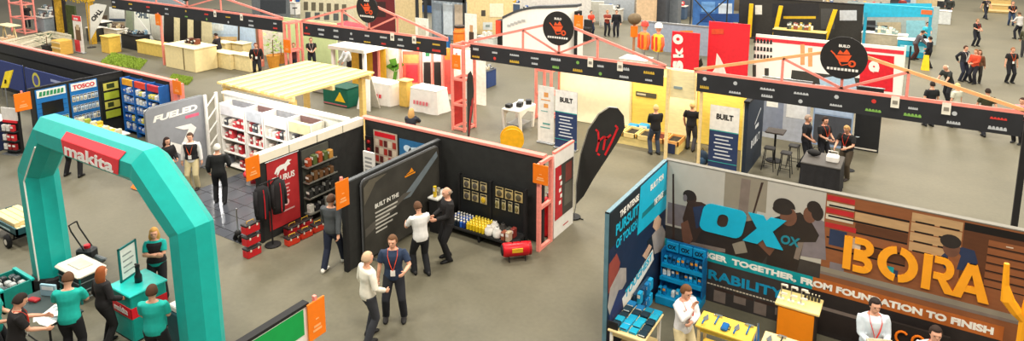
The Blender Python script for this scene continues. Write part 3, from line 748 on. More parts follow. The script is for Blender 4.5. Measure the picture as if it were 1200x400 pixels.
# ---------------------------------------------------------------- inflatable arch
AY = 6.5
pts = [(-16.38, 0.0), (-16.52, 2.72), (-15.62, 3.74), (-12.0, 3.74), (-10.8, 2.80), (-10.72, 0.0)]
def arch():
    t = thing('inflatable_arch', 'tall teal inflatable arch with a red lettered panel on its top beam', 'arch', (-13.7, AY, 0))
    r = .375; n = 8; P2 = [Vector((a, 0, b)) for a, b in pts]; rings = []
    for i, p in enumerate(P2):
        d0 = (P2[i]-P2[i-1]).normalized() if i else (P2[1]-P2[0]).normalized()
        d1 = (P2[i+1]-P2[i]).normalized() if i < len(P2)-1 else d0
        bis = (d0+d1).normalized(); nn = Vector((-bis.z, 0, bis.x)); k = 1/max(.5, bis.dot(d0))
        rings.append([p+Vector((0, AY, 0)) + nn*(k*r*math.cos((q+.5)*2*PI/n)) + Vector((0, r*math.sin((q+.5)*2*PI/n), 0)) for q in range(n)])
    names = ['leg', 'shoulder', 'beam', 'shoulder', 'leg']
    for i in range(5):
        a, b = rings[i], rings[i+1]; mid = []
        for f in (0, .04, .5, .96, 1):      # slightly pinched at the welded seams
            s = {0: .985, .04: 1.0, .5: 1.015, .96: 1.0, 1: .985}[f]
            c = sum((a[q].lerp(b[q], f) for q in range(n)), Vector())/n
            mid.append([c+(a[q].lerp(b[q], f)-c)*s for q in range(n)])
        m = MB(); m.loft(mid); m.build(names[i], TEAL, t)
    # red panel round the front of the beam
    a, b = rings[2], rings[3]
    def pt(q, f, out=.012):
        c = sum((a[k].lerp(b[k], f) for k in range(n)), Vector())/n
        p = a[q].lerp(b[q], f); return c+(p-c)*1.0 + (p-c).normalized()*out
    front = sorted(range(n), key=lambda q: a[q].y)[:2]; lo, hi = sorted(front, key=lambda q: a[q].z)
    ups = [q for q in ((hi+1) % n, (hi-1) % n) if q != lo][0]
    m = MB(); f0, f1 = .335, .90
    def lerp(p, q, s): return p.lerp(q, s)
    for (A, B, C, D_) in ((pt(lo, f0), pt(lo, f1), pt(hi, f1), pt(hi, f0)), (pt(hi, f0), pt(hi, f1), lerp(pt(hi, f1), pt(ups, f1), .6), lerp(pt(hi, f0), pt(ups, f0), .6))):
        nrm = (B-A).cross(D_-A).normalized()
        if nrm.y > 0: nrm = -nrm
        m.prism([A, B, C, D_], nrm*.012)
    pn = m.build('red_panel', mat('#e0353f', .5, vary=.04), t)
    A, B, D_ = pt(lo, f0, .028), pt(lo, f1, .028), pt(hi, f0, .028)
    pl = Plane(A, B-A, D_-A); L = MB(); ww = (B-A).length; hh = (D_-A).length
    text(L, pl, 'makita', [(.02*ww, .02*hh), (.93*ww, .02*hh), (.97*ww, .86*hh), (.06*ww, .86*hh)], .004, .004, .03)
    L.build('lettering', mat('#f3efe8', .5), pn)
    m = MB()                                   # white seam up the left leg and shoulder
    def seam(i, q, f): 
        c = sum((rings[i][k].lerp(rings[i+1][k], f) for k in range(n)), Vector())/n
        p = rings[i][q].lerp(rings[i+1][q], f); return p+(p-c).normalized()*.012
    qs = sorted(range(n), key=lambda q: rings[0][q].y - .8*rings[0][q].x)[:1][0]
    m.tube([seam(0, qs, .03), seam(0, qs, .5), seam(0, qs, .97), seam(1, qs, .9)], .018, 6); m.build('white_seam', WHITE, t)
    for x in (pts[0][0], pts[-1][0]):
        m = MB(); m.lathe((x, AY, 0), [(.48, 0), (.48, .10), (.44, .26), (.40, .30)], 8); m.build('base_skirt', BLACK, t)
arch()
# ---------------------------------------------------------------- the middle row of stands
def board(mb, a, b): mb.bb(a, b)
def cap_rail(t, a, b, name='top_rail', m=PINK):
    q = MB(); q.bb(a, b); q.build(name, m, t)
OSIGN = None
def orange_sign(c, ax, label, w=.42, h=.52, group=None):
    """orange stand number board hung on the end of a wall; ax: 'x' faces along -Y, 'y' faces along +X"""
    t = thing('stand_number_sign', label, 'sign', (c[0], c[1], c[2]-h/2))
    m = MB()
    if ax == 'x': m.rbox(c, (w, .03, h), .008)
    else: m.rbox(c, (.03, w, h), .008)
    m.build('board', ORANGE, t)
    pl = Plane((c[0]-w/2, c[1]-.016, c[2]-h/2), (1, 0, 0)) if ax == 'x' else Plane((c[0]+.016, c[1]-w/2, c[2]-h/2), (0, 1, 0))
    L = MB(); pl.rect(L, w*.25, h*.20, w*.75, h*.26); pl.rect(L, w*.3, h*.30, w*.7, h*.36); pl.rect(L, w*.42, h*.5, w*.6, h*.53); L.build('print', mat('#f7b070', .5), t)
    m = MB()
    if ax == 'x': m.box((c[0], c[1]+.02, c[2]+h/2+.02), (.05, .06, .1))
    else: m.box((c[0]-.02, c[1], c[2]+h/2+.02), (.06, .05, .1))
    m.build('hook', PINK, t)
    return t
WH = 2.3
blk = mat('#2a2a28', .75, vary=.15)
# --- back wall, partition and end wall of the black stand and the red banner stand
t = thing('partition_wall', 'long black back wall with a pink timber top rail, behind the black stand', 'booth wall', (-10.9, 14.05, 0)); t['kind'] = 'thing'
m = MB(); m.bb((-13.9, 14.0, 0), (-7.82, 14.08, WH)); m.build('board', blk, t)
cap_rail(t, (-14.0, 13.96, WH), (-7.80, 14.14, WH+.07))
for k in range(4):
    m = MB(); m.bb((-13.2+1.7*k, 14.08, 0), (-13.11+1.7*k, 14.17, WH)); m.build('stud', PINK, t)
t = thing('partition_wall', 'black side partition between the red banner stand and the black stand', 'booth wall', (-11.05, 12.2, 0)); t['kind'] = 'thing'
m = MB(); m.bb((-11.12, 10.45, 0), (-11.04, 13.95, WH-.12)); m.build('board', blk, t)
m = MB(); m.bb((-11.14, 10.42, WH-.12), (-11.02, 13.95, WH-.08)); m.build('top_rail', mat('#4a4d4e', .5), t)
m = MB(); m.bb((-11.14, 10.36, 0), (-11.02, 10.45, WH)); m.build('end_post', BLACK, t)
t = thing('partition_wall', 'black side wall of the red banner stand with a pale lit fascia on top', 'booth wall', (-13.95, 12.2, 0)); t['kind'] = 'thing'
m = MB(); m.bb((-14.0, 10.3, 0), (-13.92, 13.95, 2.12)); m.build('board', blk, t)
m = MB(); m.bb((-14.14, 10.28, 2.12), (-13.90, 13.95, 2.34)); m.build('fascia', mat('#efe6cf', .5, vary=.03), t)
for k in range(3):
    m = MB(); m.bb((-13.90, 11.2+.95*k, 2.12), (-13.892, 11.22+.95*k, 2.34)); m.build('seam', mat('#9b9484', .5), t)
m = MB(); m.bb((-14.02, 10.22, 0), (-13.90, 10.3, 2.12)); m.build('end_post', BLACK, t)
orange_sign((-13.86, 10.05, 2.10), 'y', 'orange stand number board at the front end of the red banner wall', .40, .60)
orange_sign((-11.0, 10.28, 2.0), 'y', 'orange stand number board on the end post of the black partition', .40, .66)
orange_sign((-7.62, 13.50, 2.08), 'x', 'orange stand number board on the pink corner frame above the red heater', .42, .50)
# --- fabric display on the partition
t = thing('fabric_display', 'dark curved corner fabric display with an orange mark and a pale light streak', 'display', (-10.9, 12.3, 0))
fp = Plane((-10.96, 10.75, 0), (0, 1, 0))
m = MB(); fp.poly(m, rrect(.08, .12, 2.95, 2.12, .14, 4), .06, .05); m.build('fabric', mat('#3a3832', .7, vary=.35, scale=1.3), t)
m = MB(); fp.poly(m, rrect(.05, .09, 2.98, 2.15, .16, 4), .02, .03); m.build('frame', mat('#77787a', .4, metal=.4), t)
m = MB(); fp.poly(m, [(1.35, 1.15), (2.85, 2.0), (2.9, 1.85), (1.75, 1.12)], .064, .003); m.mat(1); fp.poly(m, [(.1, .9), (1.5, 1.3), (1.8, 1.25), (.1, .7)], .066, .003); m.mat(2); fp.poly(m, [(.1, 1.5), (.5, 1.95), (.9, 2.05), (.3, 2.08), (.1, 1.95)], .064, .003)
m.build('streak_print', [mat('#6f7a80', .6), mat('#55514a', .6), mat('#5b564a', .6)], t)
L = MB(); fp.rect(L, 1.55, 1.70, 1.95, 1.74, .07, .003); fp.poly(L, [(1.6, 1.76), (1.9, 1.76), (1.82, 1.88), (1.72, 1.80)], .07, .003); L.build('orange_mark', mat('#e08a1c', .5), t)
L = MB(); tline(L, fp, 'BUILT IN THE', .45, 1.30, .11, .85, .072, .03)
L.build('lettering', mat('#e4e2d8', .5), t)
L = MB()
for k in range(6): fp.rect(L, .45, 1.16-.10*k, .45+(.8, .75, .5, .78, .6, .4)[k], 1.20-.10*k, .07, .003)
L.build('text_lines', mat('#bdbab0', .5), t)
for y in (11.1, 12.6):
    m = MB(); m.bb((-10.95, y, 0), (-10.6, y+.06, .03)); m.build('foot_plate', STEEL, t)
# yellow level hung by the fabric display and small table the white shirted man stands at
t = thing('counter', 'slim black counter against the dark fabric display, between the two talking men', 'counter', (-10.3, 12.75, 0))
m = MB(); m.bb((-10.70, 13.0, 0), (-10.42, 13.6, .92)); m.build('body', BLACK, t)
m = MB(); m.rbox((-10.56, 13.3, .945), (.34, .66, .05), .01); m.build('top', mat('#c9c7c0', .4), t)
for k, c in enumerate(('#d9b52a', '#8d8a80')):
    pack('demo_unit', (-10.56, 13.08+.15*k, .97), (.08, .07, .30-.10*k), c, ('yellow', 'grey')[k] + ' upright demo unit on the slim black counter', 'demo unit', None)
# --- black peg rack with packs
t = thing('display_rack', 'low black rack with pegged packs and coloured cans, right of the fabric display', 'rack', (-9.2, 13.7, 0))
for k in range(2):
    m = MB(); m.bb((-10.25+1.02*k, 13.78, .1), (-9.27+1.02*k, 13.84, 1.42)); m.build('peg_panel', mat('#191a1a', .6), t)
for x in (-10.27, -9.26, -8.22):
    m = MB(); m.bb((x-.03, 13.74, 0), (x+.03, 13.86, 1.45)); m.build('upright', BLACK, t)
m = MB(); m.bb((-10.3, 13.15, .20), (-8.2, 13.78, .25)); m.build('shelf', mat('#232323', .6), t)
for x in (-10.25, -9.25, -8.25):
    m = MB(); m.bb((x-.03, 13.18, 0), (x+.03, 13.74, .20)); m.build('foot', BLACK, t)
def blister(loc, label, group, w=.20, h=.25, card='#bfae87', blob='#4a463f', ax='x'):
    t = thing('blister_pack', label, 'pack', loc, 0 if ax == 'x' else PI/2, group)
    m = MB(); m.rbox((0, 0, h/2), (w, .012, h), .004); m.build('card', mat(card, .5), t, world=False)
    m = MB(); m.ell((0, -.02, h*.42), (w*.34, .035, h*.30), 10, 6); m.build('blister', mat(blob, .25), t, world=False)
    m = MB(); m.bb((-w*.4, -.012, h*.8), (w*.4, -.006, h*.95)); m.build('header', mat('#1d1d1d', .5), t, world=False)
    return t
for j in range(2):
    for k in range(3): blister((-10.02+.27*k, 13.76, 1.10-.33*j), 'tan carded pack on the left black peg panel', 'packs on the left peg panel', .21, .27, '#b9a87c', '#55504a' if k < 2 or j == 0 else '#d6b02c')
for k in range(3): blister((-8.98+.29*k, 13.76, 1.08), 'wide tan carded pack on the top of the right black peg panel', 'top packs on the right peg panel', .24, .28, '#c2ab72', '#57513f')
for k in range(4): blister((-9.05+.20*k, 13.76, .76), 'narrow tan carded pack on the lower row of the right peg panel', 'lower packs on the right peg panel', .12, .27, '#c4b98d', '#7d7448')
def can(loc, col, label, group, r=.042, h=.17):
    loc = (loc[0], loc[1], loc[2]+.004)
    t = thing('spray_can', label, 'can', loc, 0, group)
    m = MB(); m.lathe((0, 0, 0), [(r*.9, 0), (r, .01), (r, h*.8), (r*.6, h*.9)], 10); m.build('body', mat(col, .35), t, world=False, smooth=False)
    m = MB(); m.cyl((0, 0, h*.88), r*.62, h*.2, 10); m.build('cap', mat('#e8e4d8' if col != '#e8c51e' else '#f3dc5a', .4), t, world=False)
    return t
for i in range(6):
    for j in range(4): can((-10.2+.092*i, 13.24+.13*j, .25+.0*j), random.choice(['#1e4fa8', '#2a63c0', '#173a86', '#18222e']), 'blue can in the block of cans at the left of the low black rack', 'blue cans on the low rack')
for i in range(6):
    for j in range(4): can((-9.62+.095*i, 13.24+.13*j, .25), '#e8c51e', 'yellow can in the block of cans on the low black rack', 'yellow cans on the low rack', .043, .19)
for i in range(4):
    m = MB(); m.lathe((0, 0, 0), [(.10, 0), (.115, .04), (.11, .16), (.05, .22), (.06, .25)], 10)
    o = m.build('tool_bag', mat('#e6e2da' if i < 3 else '#393531', .6), loc=(0, 0, 0), smooth=True); o.location = (-8.98+.25*(i % 2), 13.27+.27*(i//2), .254)
    mm = MB(); mm.tube([(-.03, 0, .24), (0, 0, .29), (.03, 0, .24)], .008, 6); mm.build('tie', DARK, o, world=False)
    tag(o, ('white' if i < 3 else 'dark') + ' tied bag on the low black rack beside the yellow cans', 'bag', 'tied bags on the low rack' if i < 3 else None)
for i in range(4): pack('carton', (-8.52+.14*(i % 2), 13.26+.22*(i//2), .25), (.11, .17, .22+.03*(i % 2)), ['#8a4a34', '#b9a98c', '#3b3a34', '#7b2d26'][i], ['brown', 'tan', 'dark grey', 'dark red'][i] + ' small carton at the right end of the low black rack', 'carton', None)
# red cylinder heater
t = thing('space_heater', 'red tubular space heater lying on the floor before the black stand', 'heater', (-8.0, 13.0, 0), .75)
m = MB(); m.tube([(-.34, 0, .26), (-.30, 0, .26), (.26, 0, .26), (.32, 0, .26)], [.15, .17, .17, .16], 18); m.build('drum', mat('#cf1622', .35, vary=.05), t, world=False, smooth=True)
m = MB(); m.tube([(.30, 0, .26), (.36, 0, .26)], [.165, .165], 18); m.build('rim', mat('#a3121a', .4), t, world=False)
m = MB(); m.tube([(-.37, 0, .26), (-.33, 0, .26)], [.12, .15], 14); m.build('outlet', BLACK, t, world=False)
m = MB(); m.box((0, -.165, .30), (.26, .02, .10)); m.build('label_sticker', mat('#e8b52a', .5), t, world=False)
for x in (-.2, .2):
    m = MB(); m.tube([(x, -.15, 0), (x, -.10, .12), (x, .10, .12), (x, .15, 0)], .014, 6); m.build('leg', BLACK, t, world=False)
m = MB(); m.tube([(-.1, 0, .43), (-.1, 0, .48), (.1, 0, .48), (.1, 0, .43)], .012, 6); m.build('handle', BLACK, t, world=False)
# pink open corner frame with red goods, and poster wall
t = thing('timber_corner', 'pink open timber corner frame at the right end of the black stand', 'frame', (-7.72, 13.9, 0))
for y in (13.62, 14.22):
    m = MB(); m.bb((-7.77, y-.045, 0), (-7.68, y+.045, WH)); m.build('post', PINK, t)
for z in (0.0, 1.08, 2.24):
    m = MB(); m.bb((-7.765, 13.66, z), (-7.685, 14.18, z+.08)); m.build('cross_rail', PINK, t)
t = thing('gas_bottle', 'red round gas bottle seen inside the pink corner frame', 'gas bottle', (-7.98, 14.35, 0))
m = MB(); m.lathe((-7.95, 14.5, 0), [(.14, 0), (.16, .03), (.17, .1), (.17, .85), (.13, 1.0), (.05, 1.06)], 16); m.build('bottle', RED, t, smooth=True)
m = MB(); m.cyl((-7.95, 14.5, 1.05), .035, .12, 8); m.tube([(-8.02, 14.5, 1.14), (-7.88, 14.5, 1.14)], .015, 6); m.build('valve', STEEL, t)
t = thing('printed_wall', 'tall poster board with red white and dark photo print behind the pink corner frame', 'poster board', (-7.72, 14.9, 0))
m = MB(); m.bb((-7.76, 14.36, 0), (-7.70, 15.45, 2.3)); m.build('board', WHITE, t)
pp = Plane((-7.695, 14.36, 0), (0, 1, 0)); m = MB()
m.mat(0); pp.rect(m, .04, .48, 1.05, 1.92, .003); m.mat(1); pp.poly(m, [(.04, .48), (.45, .48), (.35, 1.92), (.04, 1.92)], .005); m.mat(2); pp.rect(m, .55, .7, 1.0, 1.3, .005); m.mat(1); pp.rect(m, .5, .16, .8, .19, .003); m.mat(3); pp.rect(m, .6, 1.35, .95, 1.85, .005)
m.build('photo_print', [mat('#403c37', .5), mat('#b8202c', .5), mat('#5e5a50', .5), mat('#7a3a34', .5)], t)
L = MB()
for k in range(5): pp.rect(L, .24+.07*(k % 2), .85+.17*k, .36+.05*(k % 2), .95+.17*k, .008)
L.build('text_marks', WHITE, t)
m = MB(); m.bb((-7.77, 14.36, 2.3), (-7.69, 15.45, 2.36)); m.build('top_rail', PINK, t)
# feather banner beyond the poster wall
t = thing('feather_banner', 'tall black feather banner with red script, standing right of the pink corner frame', 'banner', (-7.6, 15.7, 0), 0)
FPl = Plane((0, 15.75, 0), (1, 0, 0))
fpts = [(675, 240), (676, 215), (681, 181), (690, 152), (702, 134), (714, 126), (724, 127), (731, 136), (732, 150), (724, 166), (711, 186), (696, 209), (684, 230)]
A = [FPl.at(x, y) for x, y in fpts]
m = MB(); FPl.poly(m, A, 0, .012); m.build('flag', mat('#2b2b28', .75, vary=.12, scale=3), t)
m = MB()
m.tube([FPl.p(*FPl.at(672, 255)), FPl.p(*A[0])] + [FPl.p(a-.015, b+.01) for a, b in A[1:7]], .014, 6); m.build('pole', STEEL, t)
L = MB()
def stroke(mb, pl, pxs, wd, lift):
    q = [pl.at(x, y) for x, y in pxs]
    for i in range(len(q)-1):
        (a, b), (c, d) = q[i], q[i+1]; l = math.hypot(c-a, d-b); nx, ny = -(d-b)/l*wd/2, (c-a)/l*wd/2
        pl.poly(mb, [(a+nx, b+ny), (c+nx, d+ny), (c-nx, d-ny), (a-nx, b-ny)], lift, .003)
for s_ in ([(699, 178), (702, 166), (701, 154), (698, 152)], [(701, 166), (708, 160), (712, 163)], [(707, 176), (709, 164), (716, 158)], [(709, 182), (716, 168), (724, 150), (721, 147)], [(700, 180), (703, 182)]):
    stroke(L, FPl, s_, .055, .006)
L.build('red_script', mat('#d4222a', .5), t)
m = MB()
bx, bz_ = FPl.at(672, 255)
m.tube([(bx, 15.75, bz_), (bx, 15.75, .03)], .018, 6); m.cyl((bx, 15.75, 0), .2, .04, 14); m.tube([(bx-.3, 15.75, .02), (bx+.3, 15.75, .02)], .015, 6); m.build('base', BLACK, t)
# --- red banner stand
t = thing('hanging_banner', 'red banner with white bull emblem and lettering hung on the black side wall', 'banner', (-13.9, 10.95, .2))
bp = Plane((-13.91, 10.48, .22), (0, 1, 0)); m = MB(); bp.rect(m, 0, 0, .98, 1.84, .012, .01); m.build('cloth', mat('#b02a2c', .6, vary=.12, scale=3), t)
L = MB()
bp.poly(L, [(.22, 1.50), (.30, 1.62), (.42, 1.66), (.56, 1.66), (.66, 1.74), (.78, 1.70), (.70, 1.66), (.74, 1.60), (.62, 1.56), (.60, 1.46), (.55, 1.46), (.52, 1.54), (.40, 1.52), (.34, 1.42), (.29, 1.42), (.31, 1.52), (.25, 1.46)], .016); L.build('bull_emblem', WHITE, t)
L = MB(); tline(L, bp, 'TAURUS', .14, 1.22, .17, .72, .016, .03); L.build('lettering', WHITE, t)
L = MB()
for k in range(4): bp.rect(L, .34, 1.06-.10*k, .68-.04*(k % 2), 1.10-.10*k, .016)
bp.disc(L, .55, .60, .09, .09, 14, .016); bp.rect(L, .30, .36, .80, .40, .016)
L.build('text_lines', mat('#d9a9a4', .5), t)
m = MB(); m.tube([(-13.90, 10.44, 2.08), (-13.90, 11.50, 2.08)], .016, 6); m.build('rod', STEEL, t)
t = thing('display_rack', 'tall dark wall rack of hanging bags and tools beside the red banner', 'rack', (-13.8, 12.0, 0))
m = MB(); m.bb((-13.90, 11.56, .15), (-13.87, 12.56, 2.05)); m.build('mesh_panel', mat('#4a4a42', .6), t)
for z in (.28, .72, 1.16, 1.60):
    m = MB(); m.bb((-13.88, 11.56, z), (-13.58, 12.56, z+.025)); m.bb((-13.60, 11.56, z), (-13.58, 12.56, z+.06)); m.build('shelf', mat('#8c8a80', .4, metal=.5), t)
for y in (11.55, 12.55):
    m = MB(); m.bb((-13.905, y-.02, 0), (-13.86, y+.02, 2.07)); m.build('upright', BLACK, t)
for z, cols in ((.305, ['#1d1d1e', '#26262a', '#c9c4b8']), (.745, ['#191a1a', '#2b2a28']), (1.185, ['#5a3a22', '#4d3320', '#6b4a2c']), (1.625, ['#9a3f22', '#b3813a', '#4f5a2c', '#30302c'])):
    for k in range(5): pack('tool_pouch', (-13.72, 11.66+.19*k, z), (.15, .14, random.uniform(.18, .30)), random.choice(cols), 'pouch on a shelf of the tall dark wall rack beside the red banner', 'pouch', 'pouches on the dark wall rack')
# jackets on a floor stand in front of the banner
t = thing('garment_stand', 'black floor stand hung with two black jackets at the front of the red banner', 'garment stand', (-13.55, 10.25, 0))
m = MB(); m.tube([(-13.6, 10.3, .03), (-13.6, 10.3, 1.75)], .022, 8); m.tube([(-13.6, 10.0, 1.72), (-13.6, 10.6, 1.72)], .018, 8); m.cyl((-13.6, 10.3, 0), .2, .03, 14); m.build('stand', BLACK, t)
for y, c in ((10.04, '#1c1a1c'), (10.54, '#211d1e')):
    t = thing('jacket', 'black jacket with red piping on the floor stand, %s' % ('nearer the aisle' if y < 10.3 else 'nearer the red banner'), 'jacket', (-13.6, y, .78))
    m = MB(); rs = []
    for z, a, b in ((.80, .10, .17), (1.0, .11, .18), (1.3, .12, .18), (1.5, .12, .19), (1.62, .09, .17), (1.70, .05, .07)):
        rs.append([Vector((-13.6+a*math.cos(2*PI*k/12), y+b*math.sin(2*PI*k/12), z)) for k in range(12)])
    m.loft(rs); m.build('body', mat(c, .8), t, smooth=True)
    for s in (1, -1):
        m = MB(); m.tube([(-13.6, y+.15*s, 1.60), (-13.57, y+.19*s, 1.3), (-13.55, y+.19*s, .98)], [.06, .055, .045], 8); m.build('sleeve', mat(c, .8), t, smooth=True)
    m = MB(); m.tube([(-13.475, y, .85), (-13.47, y, 1.3), (-13.50, y, 1.6)], .012, 6); m.build('zip_piping', RED, t)
# red tool boxes on the floor
def toolbox(loc, rz, col, label, group=None, s=1.0):
    t = thing('toolbox', label, 'toolbox', loc, rz, group)
    m = MB(); m.rbox((0, 0, .10*s), (.40*s, .22*s, .20*s), .02); m.build('box', mat(col, .45), t, world=False)
    m = MB(); m.rbox((0, 0, .225*s), (.41*s, .23*s, .05*s), .01); m.build('lid', mat('#2a2422', .5), t, world=False)
    m = MB(); m.tube([(-.10*s, 0, .25*s), (-.10*s, 0, .30*s), (.10*s, 0, .30*s), (.10*s, 0, .25*s)], .010, 6); m.build('handle', mat('#d8a42a', .5), t, world=False)
    for x in (-.11, .11):
        m = MB(); m.box((x*s, -.115*s, .19*s), (.04*s, .012, .06*s)); m.build('latch', mat('#e8dfc8', .5), t, world=False)
    return t
for k in range(3): toolbox((-13.62, 9.70, .31*k), PI/2, '#c51f26', 'red toolbox in the stack at the foot of the jackets', 'stacked red toolboxes')
for k in range(3): toolbox((-13.25, 10.62+.42*k, 0), PI/2-.1, '#d23a24', 'red toolbox with yellow handle in the floor row below the red banner', 'floor row of red toolboxes', .9)
for k in range(2): toolbox((-13.68, 10.98+.42*k, 0), PI/2, '#a91b22', 'dark red toolbox against the wall under the red banner', 'dark red toolboxes under the banner')
t = thing('pump_trolley', 'small chrome wheeled pump standing on the dark glossy tiles', 'pump', (-14.5, 9.95, 0))
m = MB(); m.tube([(-14.5, 9.95, .12), (-14.5, 9.95, .55), (-14.42, 9.9, .95), (-14.36, 9.88, .95)], .018, 6); m.tube([(-14.5, 9.95, .5), (-14.4, 9.9, .2)], .02, 6); m.build('frame', STEEL, t)
m = MB(); m.ell((-14.47, 9.93, .26), (.10, .08, .08), 10, 6); m.build('motor', BLACK, t)
for s in (-.1, .1):
    m = MB(); m.tube([(-14.5+s-.015, 9.97, .10), (-14.5+s+.015, 9.97, .10)], .10, 12); m.build('wheel', RUBBER, t)
# red boxes, narrow stand and posters at the back of the red banner stand
t = thing('leaflet_stand', 'narrow pale stand with a printed sheet, at the back of the red banner stand', 'stand', (-12.95, 13.2, 0))
m = MB(); m.bb((-13.15, 13.15, 0), (-12.75, 13.22, .95)); m.build('lower_panel', mat('#7c7f80', .4), t)
m = MB(); m.bb((-13.15, 13.12, .95), (-12.75, 13.18, 1.72)); m.build('sheet', WHITE, t)
m = MB(); m.bb((-13.17, 12.98, 0), (-12.73, 13.32, .03)); m.build('base', STEEL, t)
pl = Plane((-13.15, 13.118, .95), (1, 0, 0)); L = MB()
for k in range(4): pl.rect(L, .07, .2+.12*k, .33, .26+.12*k)
L.build('text_lines', mat('#9a9a98', .5), t)
for i, (x, z) in enumerate(((-11.45, 0), (-11.45, .25), (-11.75, 0))): toolbox((x, 11.3+.25*i, z if i < 2 else 0) if i != 1 else (x, 11.3, .31), 0, '#b01f25', 'red toolbox piled on the floor against the black partition', 'red toolboxes by the partition')
t = thing('poster_board', 'poster board of small red goods with a red header on the black back wall', 'poster', (-13.0, 13.98, 1.1))
pl = Plane((-13.55, 13.99, 1.02), (1, 0, 0)); m = MB(); pl.rect(m, 0, 0, .92, 1.02, .015, .014); m.build('board', mat('#b9a592', .5), t)
m = MB(); pl.rect(m, .05, .84, .85, .98, .02, .005); m.build('header', RED, t)
m = MB(); 
for j in range(3):
    for k in range(5): m.mat((j+k) % 3); pl.rect(m, .06+.17*k, .06+.25*j, .19+.17*k, .25+.25*j, .02, .005)
m.build('product_print', [mat('#a33128', .5), mat('#5b2a26', .5), mat('#d9c6b0', .5)], t)
t = thing('poster_board', 'blue and white glossy poster on the black back wall, right of the red header poster', 'poster', (-12.1, 13.98, 1.1))
pl = Plane((-12.55, 13.99, 1.15), (1, 0, 0)); m = MB(); pl.rect(m, 0, 0, 1.0, .80, .015, .014); m.build('board', mat('#2f6d9c', .4), t)
m = MB(); pl.poly(m, [(.1, .1), (.5, .45), (.9, .6), (.95, .7), (.4, .6)], .02, .004); pl.disc(m, .3, .55, .14, .1, 12, .02, .004); pl.rect(m, .6, .1, .9, .3, .02, .004); m.build('print', mat('#cfe0ea', .4), t)
t = thing('display_rack', 'black peg strip of red hand tools hung left of the red header poster', 'rack', (-13.7, 13.9, .6))
m = MB(); m.bb((-13.85, 13.93, .5), (-13.58, 13.98, 1.8)); m.build('panel', BLACK, t)
for k in range(5):
    blister((-13.71, 13.935, .60+.24*k), 'red carded tool on the black peg strip by the red header poster', 'red tools on the peg strip', .18, .2, '#4a2020', '#b02a2c')

# --- white lit shelving stand on glossy dark tiles
def tile_mat():
    m = bpy.data.materials.new('glossy_dark_tiles'); m.use_nodes = True; nt = m.node_tree; b = nt.nodes['Principled BSDF']
    tc = nt.nodes.new('ShaderNodeTexCoord'); br = nt.nodes.new('ShaderNodeTexBrick'); br.offset = .0
    br.inputs['Scale'].default_value = 1.0; br.inputs['Brick Width'].default_value = .6; br.inputs['Row Height'].default_value = .6; br.inputs['Mortar Size'].default_value = .012
    br.inputs['Color1'].default_value = rgb('#4d4f55'); br.inputs['Color2'].default_value = rgb('#5a5c62'); br.inputs['Mortar'].default_value = rgb('#2c2d30')
    nt.links.new(tc.outputs['Object'], br.inputs['Vector']); nt.links.new(br.outputs['Color'], b.inputs['Base Color']); b.inputs['Roughness'].default_value = .16
    return m
m = MB(); m.bb((-18.4, 9.9, 0), (-14.12, 13.4, .012)); o = m.build('tiled_floor', tile_mat()); tag(o, kind='structure')
t = thing('partition_wall', 'white back wall of the lit shelving stand with a white top', 'booth wall', (-17, 13.5, 0)); t['kind'] = 'thing'
m = MB(); m.bb((-19.9, 13.5, 0), (-14.2, 13.6, 2.32)); m.build('board', mat('#e9e6df', .5), t)
m = MB(); m.bb((-19.95, 13.44, 2.32), (-14.16, 13.66, 2.38)); m.build('top_rail', WHITE, t)
def white_shelf(x0, x1, label, header, y1=13.45, dep=.5, seed=1, facing='x'):
    rnd = random.Random(seed)
    t = thing('shelf_unit', label, 'shelf', ((x0+x1)/2, y1-.25, 0))
    m = MB(); m.bb((x0, y1-.04, .03), (x1, y1, 2.2)); m.build('back_panel', mat('#8f9094' if seed % 2 else '#7a5c58', .5), t)
    for x in (x0, x1):
        m = MB(); m.bb((x-.025, y1-dep, .012), (x+.025, y1, 2.2)); m.build('upright', WHITE, t)
    zs = [.1, .55, 1.0, 1.42]
    for z in zs:
        m = MB(); m.bb((x0, y1-dep, z), (x1, y1, z+.03)); m.build('shelf', WHITE, t)
    m = MB(); m.rbox(((x0+x1)/2, y1-dep+.05, 2.0), (x1-x0-.04, .12, .36), .02); h = m.build('header', header, t)
    for z in zs:
        n = 5; w = (x1-x0-.1)/n
        for k in range(n):
            if rnd.random() < .12: continue
            pack('boxed_part', (x0+.05+w*(k+.5), y1-dep+.16, z+.03), (w*.8, .2, rnd.uniform(.16, .30)), rnd.choice(['#b3262d', '#d8d2ca', '#3a3d42', '#9c3138', '#c9b8ac', '#c43a40', '#53575e']), 'boxed part on ' + label.split(' ', 1)[0] + ' ' + label.split(' ', 1)[1], 'boxed part', 'boxed parts on ' + label)
    return t
white_shelf(-19.35, -18.15, 'white shelf bay nearest the grey fabric display', mat('#d5d2d4', .4), seed=1)
white_shelf(-18.05, -17.25, 'second white shelf bay from the grey fabric display', mat('#b9bcc2', .4), seed=2)
white_shelf(-17.15, -16.15, 'third white shelf bay from the grey fabric display', WHITE, seed=3)
white_shelf(-16.05, -15.05, 'fourth white shelf bay, ending in yellow green boxes', mat('#d9d4a8', .4), seed=4)
for k in range(4): pack('boxed_part', (-14.75, 13.2, .02+.5*k), (.4, .38, .48), ['#c9b422', '#8f9a3a', '#d6c84a', '#a8a83c'][k], 'yellow green carton in the column at the right end of the white shelving', 'carton', 'column of yellow green cartons')
t = thing('lattice_tower', 'white double post lattice tower left of the white shelf bays', 'frame', (-19.75, 12.9, 0))
for y in (12.75, 13.15):
    m = MB(); m.bb((-19.85, y-.04, .0), (-19.77, y+.04, 2.45)); m.build('post', WHITE, t)
for k in range(5):
    m = MB(); m.tube([(-19.81, 12.75, .2+.45*k), (-19.81, 13.15, .6+.45*k)], .025, 6); m.build('brace', WHITE, t)
